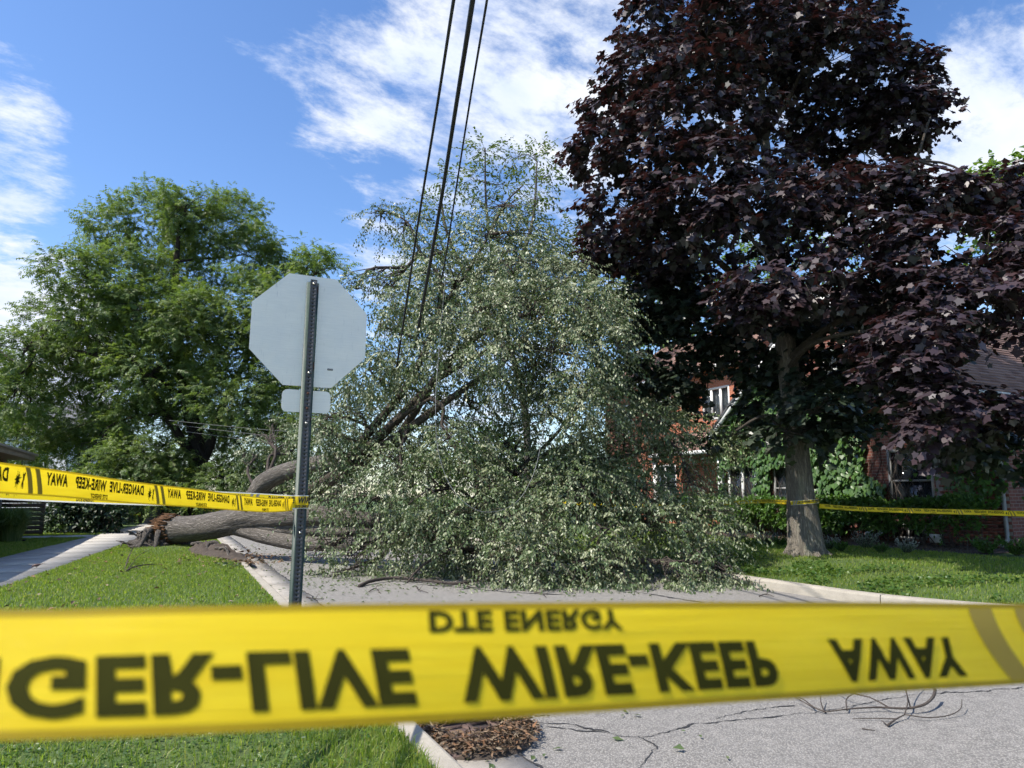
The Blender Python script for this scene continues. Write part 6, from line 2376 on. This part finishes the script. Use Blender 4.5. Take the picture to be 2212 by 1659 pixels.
def G(px, py, h=0.01, z=0.0):
    p = gp(px, py, z)
    p.z = z + h
    return p


twig_thing("fallen_branch", "long bare branch lying on the road in front of the fallen crown", [G(776, 1269, .02), G(800, 1262, .05), G(850, 1256, .06), G(920, 1260, .05), G(985, 1266, .04), G(1040, 1258, .06), G(1085, 1238, .12)], 0.032, 0.012,
           [[G(1040, 1258, .06), G(1060, 1235, .3), G(1090, 1215, .5)], [G(1060, 1250, .08), G(1080, 1262, .04), G(1120, 1270, .02), G(1150, 1272, .015)], [G(1020, 1262, .05), G(1030, 1245, .25), G(1070, 1225, .4)], [G(1000, 1265, .04), G(1020, 1272, .02), G(1040, 1268, .015)]])
twig_thing("fallen_branch", "curved dark twig on the near asphalt at the lower right", [G(1783, 1543, .015), G(1840, 1541, .03), G(1900, 1538, .03), G(1960, 1542, .035), G(1995, 1540, .05), G(2018, 1528, .07), G(2022, 1519, .09)][::-1], 0.011, 0.004,
           [[G(1783, 1543, .015), G(1750, 1534, .03), G(1715, 1520, .05)], [G(1920, 1538, .03), G(1880, 1526, .06), G(1830, 1520, .08), G(1790, 1504, .12), G(1740, 1498, .12), G(1690, 1512, .03)], [G(1968, 1541, .03), G(1958, 1520, .12), G(1962, 1500, .2), G(1975, 1484, .28)], [G(1783, 1543, .01), G(1776, 1535, .03), G(1772, 1520, .08)], [G(1760, 1536, .02), G(1735, 1520, .03), G(1712, 1510, .03)], [G(1830, 1541, .02), G(1830, 1530, .06), G(1850, 1522, .08)]])
twig_thing("fallen_branch", "short forked twig on the near asphalt beside the curved one", [G(1918, 1571, .012), G(1935, 1561, .02), G(1955, 1554, .03)], 0.008, 0.003,
           [[G(1918, 1571, .01), G(1905, 1563, .02)], [G(1955, 1554, .03), G(2000, 1557, .02), G(2050, 1552, .02), G(2076, 1545, .04), G(2080, 1534, .07)], [G(1940, 1560, .02), G(1880, 1557, .015), G(1842, 1556, .01)], [G(1955, 1554, .03), G(1962, 1540, .06), G(1960, 1520, .1)], [G(1862, 1576, .006), G(1890, 1580, .006)]])
twig_thing("fallen_branch", "bare dead branch lying on the left verge grass", [G(265, 1242, .03, .12), G(290, 1234, .08, .12), G(330, 1226, .06, .12), G(358, 1222, .02, .12)], 0.016, 0.006,
           [[G(268, 1240, .03, .12), G(278, 1220, .2, .12), G(300, 1202, .36, .12), G(318, 1194, .42, .12)], [G(275, 1238, .05, .12), G(300, 1222, .2, .12), G(325, 1214, .25, .12)], [G(290, 1234, .08, .12), G(318, 1238, .03, .12), G(335, 1236, .02, .12)], [G(272, 1234, .1, .12), G(285, 1212, .28, .12), G(305, 1196, .38, .12)]])
twig_thing("leafy_sprig", "small leafy sprig lying on the verge near the kerb", [G(472, 1226, .03, .12), G(490, 1228, .03, .12), G(520, 1226, .03, .12)], 0.006, 0.003, [], leaves=([G(482, 1225, .04, .12), G(514, 1226, .04, .12)], 46), cat="sprig")
for lab, a, b, c in (("short broken twig right of the long bare branch on the road", (900, 1268), (905, 1278), (925, 1282)), ("thin twig lying on the road left of the long branch", (797, 1280), (810, 1275), (822, 1283)), ("small twig in the road centre before the near tape", (1155, 1282), (1170, 1286), (1180, 1292)), ("little stick on the road near the right kerb", (1640, 1290), (1655, 1288), (1672, 1290)), ("crooked twig by the sign post on the road", (662, 1292), (680, 1298), (700, 1296))):
    twig_thing("fallen_twig", lab, [G(*a, .015), G(*b, .03), G(*c, .012)], 0.009, 0.004, [[G(*b, .02), G(b[0] + 8, b[1] - 6, .06)]], cat="twig", group="small twigs on the road")


# dirt mound with torn roots beside the trunk
def dirt_mound():
    c = gp(478, 1198, 0.12)
    t = empty("earth_mound", (c.x, c.y, 0.12), "dark mound of torn earth and roots on the verge below the trunk", "earth mound")
    V, Q = [], []
    a = gp(405, 1190, 0.12)
    b = gp(545, 1216, 0.12)
    ax = (b - a)
    L = ax.length
    ax.normalize()
    nr = Vector((-ax.y, ax.x, 0))
    nu, nv = 46, 22
    for i in range(nu + 1):
        for j in range(nv + 1):
            u, v = i / nu, j / nv * 2 - 1
            w = 0.42 * math.sin(math.pi * min(1, max(0, u))) ** 0.7
            p = a + ax * (u * L) + nr * (v * w)
            h = 0.30 * math.sin(math.pi * u) ** 0.8 * (1 - v * v) * (1.1 - 0.5 * u)
            h *= 0.7 + 0.9 * abs(mnoise.noise(Vector((p.x * 3.5, p.y * 3.5, 7)))) + 0.35 * mnoise.noise(Vector((p.x * 11, p.y * 11, 3)))
            V.append((p.x, p.y, 0.10 + max(0, h)))
    for i in range(nu):
        for j in range(nv):
            k = i * (nv + 1) + j
            Q.append((k, k + nv + 1, k + nv + 2, k + 1))
    me = np_mesh("soil", V, [np.array(Q)])
    link_mesh("soil", me, M["soil"], t)
    for i in range(9):
        u = random.uniform(0.1, 0.7)
        p = a + ax * (u * L) + nr * random.uniform(-.2, .2) + UP * 0.2
        e = p + ax * random.uniform(.2, .8) + nr * random.uniform(-.35, .35)
        e.z = 0.13
        g = Geo()
        g.tube(spline([p, (p + e) / 2 + UP * random.uniform(0.05, .14), e], 12), np.linspace(random.uniform(.03, .07), .015, 12), 7, rough=0.3, seed=i)
        g.build("root", M["root_bark"], t, smooth=True)
    n = 900
    u, v = rng.uniform(-0.25, 1.15, n), rng.normal(0, 0.55, n)
    pos = np.array(a) + np.array(ax) * (u * L)[:, None] + np.array(nr) * v[:, None]
    pos[:, 2] = 0.155
    me = leaf_mesh("litter", T_OVAL, pos, rng.normal(size=(n, 3)) * np.array([1, 1, .2]), np.array([0, 0, 1.0]) + rng.normal(size=(n, 3)) * 0.5, rng.uniform(0.04, 0.10, n), rng.random(n))
    link_mesh("litter", me, M["litter"], t)["kind"] = "stuff"


dirt_mound()


# ------------------------------------------------------------------ storm drain with debris
def drain():
    sc_, rc = 0.98, 0.30
    p0 = RS(0.92, 0.28, 0)
    t = empty("storm_drain", p0, "rusty iron storm drain grate half buried in leaf debris", "drain grate")
    w = 0.46
    s0, s1, r0, r1 = 0.50, 1.24, 0.01, 0.52
    g = Geo()
    g.add([RS(s0, r0, -0.16), RS(s1, r0, -0.16), RS(s1, r1, -0.16), RS(s0, r1, -0.16)], quads=[(0, 1, 2, 3)])
    g.build("drain_pit_shade", M["hollow_shade_black"], t)  # flat black sheet, the pit's shade is put into its colour
    g = Geo()
    ns, nr_ = 6, 3
    fs = (s1 - s0) / ns
    fr = (r1 - r0) / nr_
    for i in range(ns + 1):
        g.box(RS(s0 + i * fs, (r0 + r1) / 2, 0.004), (0.05, r1 - r0, 0.045), (DS, DR, UP))
    g.build("cross_bars", M["grate_iron"], t)
    g = Geo()
    for j in range(nr_ + 1):
        g.box(RS((s0 + s1) / 2, r0 + j * fr, 0.0065), (s1 - s0, 0.055, 0.044), (DS, DR, UP))
    g.build("long_bars", M["grate_iron"], t)
    # heap of sticks and leaves round the grate
    n = 5200
    a = rng.uniform(0, 2 * math.pi, n)
    q = np.sqrt(rng.random(n))
    cx, cr = 0.86, 0.33
    es, er = 0.46, 0.40
    s = cx + es * q * np.cos(a) + rng.normal(0, 0.025, n)
    r = cr + er * q * np.sin(a) + rng.normal(0, 0.025, n)
    # the opening left free over the grate
    hole = ((s - 0.80) / 0.17) ** 2 + ((r - 0.32) / 0.21) ** 2
    keep = (hole > 1.0) & (r > 0.01)
    s, r, q, hole = s[keep], r[keep], q[keep], hole[keep]
    n = len(s)
    hh = 0.125 * np.clip(1.12 - q, 0, 1) ** 0.6 * np.clip(0.5 + hole * 0.4, 0, 1.3)
    z = 0.012 + hh * rng.random(n) ** 0.35
    P = np.array(RS(0, 0)) + np.array(DS) * s[:, None] + np.array(DR) * r[:, None]
    P[:, 2] = z
    D = rng.normal(size=(n, 3)) * np.array([1, 1, 0.28])
    me = leaf_mesh("leaf_litter", T_NARROW, P, D, np.array([0, 0, 1.0]) + rng.normal(size=(n, 3)) * 0.6, rng.uniform(0.02, 0.062, n), rng.random(n))
    o = link_mesh("leaf_litter", me, M["litter"])
    set_tags(o, "brown heap of twigs and dead leaves washed round the drain grate", "leaf litter", kind="stuff")
    # bed of the heap
    V, Q = [], []
    nu, nv = 40, 10
    for i in range(nu):
        for j in range(nv + 1):
            an = 2 * math.pi * i / nu
            f = j / nv
            inner = 0.60
            qq = inner + (1 - inner) * f
            s_ = 0.82 + 0.43 * qq * math.cos(an) + 0.03 * (1 - f)
            r_ = max(0.012, 0.32 + 0.375 * qq * math.sin(an))
            h = 0.055 * math.sin(math.pi * min(1, f * 0.95 + 0.05)) * (0.8 + 0.5 * mnoise.noise(Vector((s_ * 9, r_ * 9, 1))))
            p = RS(s_, r_)
            V.append((p.x, p.y, 0.008 + max(0, h)))
    for i in range(nu):
        for j in range(nv):
            k, k2 = i * (nv + 1) + j, ((i + 1) % nu) * (nv + 1) + j
            Q.append((k, k2, k2 + 1, k + 1))
    me = np_mesh("humus", V, [np.array(Q)])
    o2 = link_mesh("humus", me, M["soil"], o, smooth=True)
    # pale and orange whole leaves, sticks
    n = 90
    a = rng.uniform(0, 2 * math.pi, n)
    q = rng.uniform(0.55, 1.0, n)
    P = np.array([list(RS(0.84 + 0.42 * k_ * math.cos(b), max(0.04, 0.33 + 0.36 * k_ * math.sin(b)))) for k_, b in zip(q, a)])
    P[:, 2] = 0.075 * (1.25 - q) + 0.03
    me = leaf_mesh("dead_leaves", T_OVAL, P, rng.normal(size=(n, 3)) * np.array([1, 1, .3]), np.array([0, 0, 1.0]) + rng.normal(size=(n, 3)) * 0.4, rng.uniform(0.03, 0.065, n), rng.uniform(0.5, 1, n))
    link_mesh("dead_leaves", me, M["litter"], o)["kind"] = "stuff"
    sticks = [("long dark twig bridging the kerb and the drain", [RS(1.02, -0.28, .145), RS(0.92, -0.1, .15), RS(0.80, 0.02, .12), RS(0.66, 0.16, .07)], .0055), ("twig arching over the right of the leaf heap", [RS(1.12, 0.45, .08), RS(1.06, 0.58, .075), RS(0.95, 0.66, .03), RS(0.86, 0.76, .01)], .005),
              ("thick grey stick lying across the leaf heap behind the grate", [RS(0.98, 0.10, .10), RS(1.0, 0.25, .11), RS(1.04, 0.38, .10)], .012), ("thin stick at the near side of the drain heap", [RS(0.52, 0.12, .03), RS(0.50, 0.30, .045), RS(0.58, 0.48, .06), RS(0.70, 0.62, .03)], .006),
              ("bent stick in front of the grate", [RS(0.74, 0.10, .09), RS(0.62, 0.13, .085), RS(0.5, 0.17, .02)], .008), ("pale peeled stick standing out behind the grate", [RS(1.02, 0.16, .08), RS(1.1, 0.13, .13), RS(1.16, 0.11, .155)], .007)]
    for lab, pts, rr in sticks:
        twig_thing("drain_stick", lab, pts, rr, rr * 0.5, [], cat="stick", group="sticks on the drain heap")
    g = empty("seedling", RS(1.12, 0.50, 0.03), "little green leaf stalk standing in the drain heap", "seedling")
    st = np.array([list(RS(1.12, 0.5 + 0.018 * i, 0.075 - 0.004 * i)) for i in range(6)])
    me = leaf_mesh("leaflet", T_OVAL, st, np.tile(np.array([[0.1, 0, 1.0]]), (6, 1)), np.tile(np.array([[0.2, -1.0, 0.2]]), (6, 1)), np.array([0.042, .03, .03, .03, .028, .026]), rng.random(6))
    link_mesh("leaflet", me, M["hedge_leaves"], g)


drain()


def storm_litter():
    n = 1500
    px = rng.uniform(640, 1640, n)
    py = 1235 + np.abs(rng.normal(0, 1, n)) * 22
    P = np.array([list(gp(a, b)) for a, b in zip(px, py)])
    P[:, 2] = 0.012
    m = np.array([to_sr(p)[1] for p in P])
    P = P[(m > 0.05) & (m < 7.0)]
    q, s_, r_ = scatter_sr(420, -0.2, 20, lambda x: 0.03, lambda x: 1.6)
    q[:, 2] = 0.014
    P = np.vstack([P, q])
    n = len(P)
    me = leaf_mesh("storm_leaves", T_KITE, P, rng.normal(size=(n, 3)) * np.array([1, 1, .12]), np.array([0, 0, 1.0]) + rng.normal(size=(n, 3)) * 0.3, rng.uniform(0.03, 0.08, n), rng.random(n))
    set_tags(link_mesh("storm_leaves", me, M["elm_leaves"]), "green leaves strewn over the road round the fallen crown", "leaves", kind="stuff")
    n = 260
    q, s_, r_ = scatter_sr(n, 6, 20, lambda x: walk_right(x), lambda x: -0.2)
    q[:, 2] = 0.18
    me = leaf_mesh("verge_litter", T_KITE, q, rng.normal(size=(n, 3)) * np.array([1, 1, .2]), np.array([0, 0, 1.0]) + rng.normal(size=(n, 3)) * 0.4, rng.uniform(0.04, 0.10, n), rng.random(n))
    set_tags(link_mesh("verge_litter", me, M["litter"]), "scattered dead leaves on the verge grass", "leaves", kind="stuff")


# ------------------------------------------------------------------ birds
def bird(label, pos, ang, size, back, breast):
    t = empty("bird", pos, label, "bird")
    f = Vector((math.cos(ang), math.sin(ang), 0))
    s = f.cross(UP)

    def w(x, z, y=0.0):
        return Vector(pos) + (f * x + UP * z + s * y) * size
    pts = [w(-0.62, 0.52), w(-0.42, 0.45), w(-0.22, 0.40), w(0.0, 0.34), w(0.2, 0.33), w(0.34, 0.28), w(0.44, 0.20), w(0.52, 0.14)]
    P = spline(pts, 26)
    rad = np.interp(np.linspace(0, 1, 26), [0, 0.18, 0.3, 0.5, 0.68, 0.8, 0.9, 1], [0.03, 0.05, 0.11, 0.185, 0.155, 0.095, 0.10, 0.03]) * size
    g = Geo()
    g.tube(P, rad, 14)
    g.build("body", M[back], t, smooth=True)
    g = Geo()
    g.sphere(w(0.12, 0.27), (0.19 * size, 0.13 * size, 0.11 * size), 12, 8, (f, s, UP))
    g.build("breast", M[breast], t, smooth=True)
    for y in (-1, 1):
        g = Geo()
        g.sphere(w(-0.08, 0.41, 0.13 * y), (0.30 * size, 0.05 * size, 0.10 * size), 12, 8, ((f * 0.97 + UP * -0.12).normalized(), s, (UP * 0.97 + f * 0.12).normalized()))
        g.build("wing", M[back], t, smooth=True)
        g = Geo()
        g.tube([w(0.05, 0.24, 0.07 * y), w(0.0, 0.10, 0.07 * y), w(0.03, 0.0, 0.07 * y), w(0.12, 0.0, 0.09 * y)], [0.02 * size, 0.016 * size, 0.014 * size, 0.01 * size], 6)
        g.build("leg", M["beak"], t)
    g = Geo()
    g.tube([w(0.50, 0.155), w(0.60, 0.09)], [0.03 * size, 0.004 * size], 6)
    g.build("beak", M["beak"], t)
    g = Geo()
    g.add([w(-0.5, 0.50, 0.07), w(-0.5, 0.50, -0.07), w(-0.92, 0.60, -0.06), w(-0.92, 0.60, 0.06), w(-0.5, 0.47, 0.07), w(-0.5, 0.47, -0.07), w(-0.92, 0.585, -0.06), w(-0.92, 0.585, 0.06)], quads=[(0, 1, 2, 3), (7, 6, 5, 4), (0, 4, 5, 1), (2, 6, 7, 3), (1, 5, 6, 2), (3, 7, 4, 0)])
    g.build("tail", M[back], t)


bird("brown bird pecking on the concrete pavement", gp(79, 1227, 0.126), R(205), 0.15, "bird_brown", "bird_brown")
bird("dark bird with red breast on the grass left of the pavement", gp(52, 1171, 0.11), R(160), 0.16, "bird_dark", "bird_red")


# ------------------------------------------------------------------ grass
def grass(name, label, pts, zs, hmin, hmax, w, mat="grass_blades", tilt=0.45):
    n = len(pts)
    a = rng.uniform(0, 2 * math.pi, n)
    H = rng.uniform(hmin, hmax, n)
    ln = np.abs(rng.normal(0, tilt, n)) * H
    b = np.stack([pts[:, 0], pts[:, 1], zs - 0.004], -1)
    dv = np.stack([np.cos(a), np.sin(a), 0 * a], -1)
    sv = np.stack([-np.sin(a + 0.6), np.cos(a + 0.6), 0 * a], -1) * (w * rng.uniform(0.6, 1.3, n))[:, None]
    mid = b + dv * (ln * 0.35)[:, None] + np.array([0, 0, 1.0]) * (H * 0.6)[:, None]
    tip = b + dv * ln[:, None] + np.array([0, 0, 1.0]) * (H * np.clip(1.05 - 0.25 * ln / H, 0.4, 1))[:, None]
    V = np.stack([b - sv, b + sv, mid + sv * 0.7, mid - sv * 0.7, tip], 1)
    off = np.arange(n)[:, None] * 5
    Q = off + np.array([0, 1, 2, 3])[None]
    T = off + np.array([3, 2, 4])[None]
    patch = np.array([mnoise.noise(Vector((p[0] * 0.9, p[1] * 0.9, 5))) for p in pts[::8]])
    patch = np.repeat(patch, 8)[:n]
    pf = np.repeat(np.array([mnoise.noise(Vector((p[0] * 3.1, p[1] * 3.1, 8))) for p in pts[::8]]), 8)[:n]
    rnd = np.clip(rng.random(n) * 0.5 + 0.28 + patch * 0.5 + pf * 0.3, 0, 1)
    me = np_mesh(name, V.reshape(-1, 3), [Q, T], {"rnd": ("FLOAT", np.repeat(rnd, 5))})
    o = link_mesh(name, me, M[mat])
    return set_tags(o, label, "grass", kind="stuff")


def scatter_sr(n, s0, s1, rf0, rf1):
    s = rng.uniform(s0, s1, n)
    r0 = np.array([rf0(x) for x in s])
    r1 = np.array([rf1(x) for x in s])
    r = r0 + (r1 - r0) * rng.random(n)
    P = np.array(A0)[None] + np.array(DS) * s[:, None] + np.array(DR) * r[:, None]
    return P, s, r


def in_view(P, margin=250):
    """keep only ground the photograph shows"""
    d = P[:, :2]
    Y = P[:, 1]
    px = 1106 + 1534 * P[:, 0] / np.maximum(Y * math.cos(PITCH) - 1.3 * math.sin(PITCH), 0.1)
    return (Y > 2.5) & (px > -margin) & (px < 2212 + margin)


def lawns():
    # near corner of the verge, below the tape: long grass and weeds
    P, s, r = scatter_sr(90000, -1.2, 2.6, lambda x: -4.6, lambda x: (-0.165 if x > -0.5 else left_corner(x) - 0.165))
    k = in_view(P) & (P[:, 1] > 3.2) & (P[:, 1] < 5.2)
    P, s, r = P[k], s[k], r[k]
    z = np.where(s < -0.5, 0.11, 0.115)
    weedy = np.array([mnoise.noise(Vector((x * 1.2, y * 1.2, 9))) for x, y in P[::4, :2]])
    weedy = np.repeat(weedy, 4)[:len(P)]
    near_kerb = r > -0.75
    kg = near_kerb | (weedy > 0.12) | (rng.random(len(P)) < 0.35)
    grass("near_grass", "long green grass by the kerb in front of the near tape", P[kg], z[kg], 0.04, 0.105, 0.003)
    Pw, zw = P[::2], z[::2]
    m = rng.random(len(Pw)) < np.where(r[::2] > -0.6, 0.25, 1.0)
    Pw, zw = Pw[m], zw[m]
    n = len(Pw)
    pos = np.stack([Pw[:, 0], Pw[:, 1], zw + rng.uniform(0.0, 0.06, n)], -1)
    me = leaf_mesh("clover", T_OVAL, pos, rng.normal(size=(n, 3)) * np.array([1, 1, 0.35]), np.array([0, 0, 1.0]) + rng.normal(size=(n, 3)) * 0.45, rng.uniform(0.014, 0.032, n), rng.random(n))
    set_tags(link_mesh("clover", me, M["weeds"]), "low clover and weeds covering the near verge", "weeds", kind="stuff")
    n = 900
    q = rng.choice(len(Pw), n)
    pos = np.stack([Pw[q, 0], Pw[q, 1], zw[q] + rng.uniform(0.05, 0.075, n)], -1)
    me = leaf_mesh("buds", T_OVAL, pos, rng.normal(size=(n, 3)), rng.normal(size=(n, 3)), np.full(n, 0.009), rng.random(n))
    set_tags(link_mesh("clover_buds", me, M["buds"]), "tiny pale buds among the near clover", "buds", kind="stuff")
    # the verge beyond the tape
    P, s, r = scatter_sr(92000, 4.5, 26, lambda x: walk_right(x) - 0.01, lambda x: -0.155)
    k = in_view(P) & (P[:, 1] > 8.3)
    P, s, r = P[k], s[k], r[k]
    bare = np.exp(-((s - 16.3) / 1.3) ** 2 - ((r + 1.5) / 0.9) ** 2)
    k = rng.random(len(P)) > bare * 0.85
    P, s, r = P[k], s[k], r[k]
    z = np.array([lawn_left_z(a, b) for a, b in zip(s, r)])
    grass("verge_grass", "bright short grass on the verge between pavement and kerb", P, z, 0.022, 0.055, 0.0055)
    # lawn left of the pavement
    P, s, r = scatter_sr(40000, 12, 28, lambda x: -7.5, lambda x: walk_right(x) - 1.765)
    k = in_view(P) & ((s < 24.0) | (s > 25.4))
    P, s, r = P[k], s[k], r[k]
    grass("left_lawn_grass", "grass of the lawn left of the pavement", P, np.full(len(P), 0.105), 0.03, 0.07, 0.008)
    # right lawn
    P, s, r = scatter_sr(100000, 0.7, 16, lambda x: kerb_r(x) + 0.17, lambda x: 15)
    k = in_view(P)
    rel = P - np.array(HC0)
    dist = rel @ np.array(HO)
    k &= dist > 2.3
    P, s, r = P[k], s[k], r[k]
    z = np.array([lawn_right_z(a, b) for a, b in zip(s, r)])
    bare = np.exp(-((P[:, 0] - 5.5) / 1.3) ** 2 - ((P[:, 1] - 13.2) / 0.5) ** 2)
    k = rng.random(len(P)) > bare * 0.7
    grass("right_lawn_grass", "grass of the right lawn round the maple trunk", P[k], z[k], 0.022, 0.06, 0.006)
    P, s, r = scatter_sr(9000, 0.7, 9, lambda x: kerb_r(x) + 0.17, lambda x: kerb_r(x) + 2.2)
    k = in_view(P)
    P, s, r = P[k], s[k], r[k]
    m = np.array([mnoise.noise(Vector((x * 1.3, y * 1.3, 11))) for x, y in P[:, :2]]) > 0.02
    P, s, r = P[m], s[m], r[m]
    n = len(P)
    pos = np.stack([P[:, 0], P[:, 1], np.array([lawn_right_z(a, b) for a, b in zip(s, r)]) + rng.uniform(0.03, 0.09, n)], -1)
    me = leaf_mesh("broadleaf_weeds", T_HEART, pos, rng.normal(size=(n, 3)) * np.array([1, 1, .3]), np.array([0, 0, 1.0]) + rng.normal(size=(n, 3)) * 0.4, rng.uniform(0.03, 0.06, n), rng.random(n))
    set_tags(link_mesh("broadleaf_weeds", me, M["weeds"]), "broad-leaved weeds in the grass along the right kerb", "weeds", kind="stuff")


lawns()
storm_litter()
bpy.context.view_layer.update()
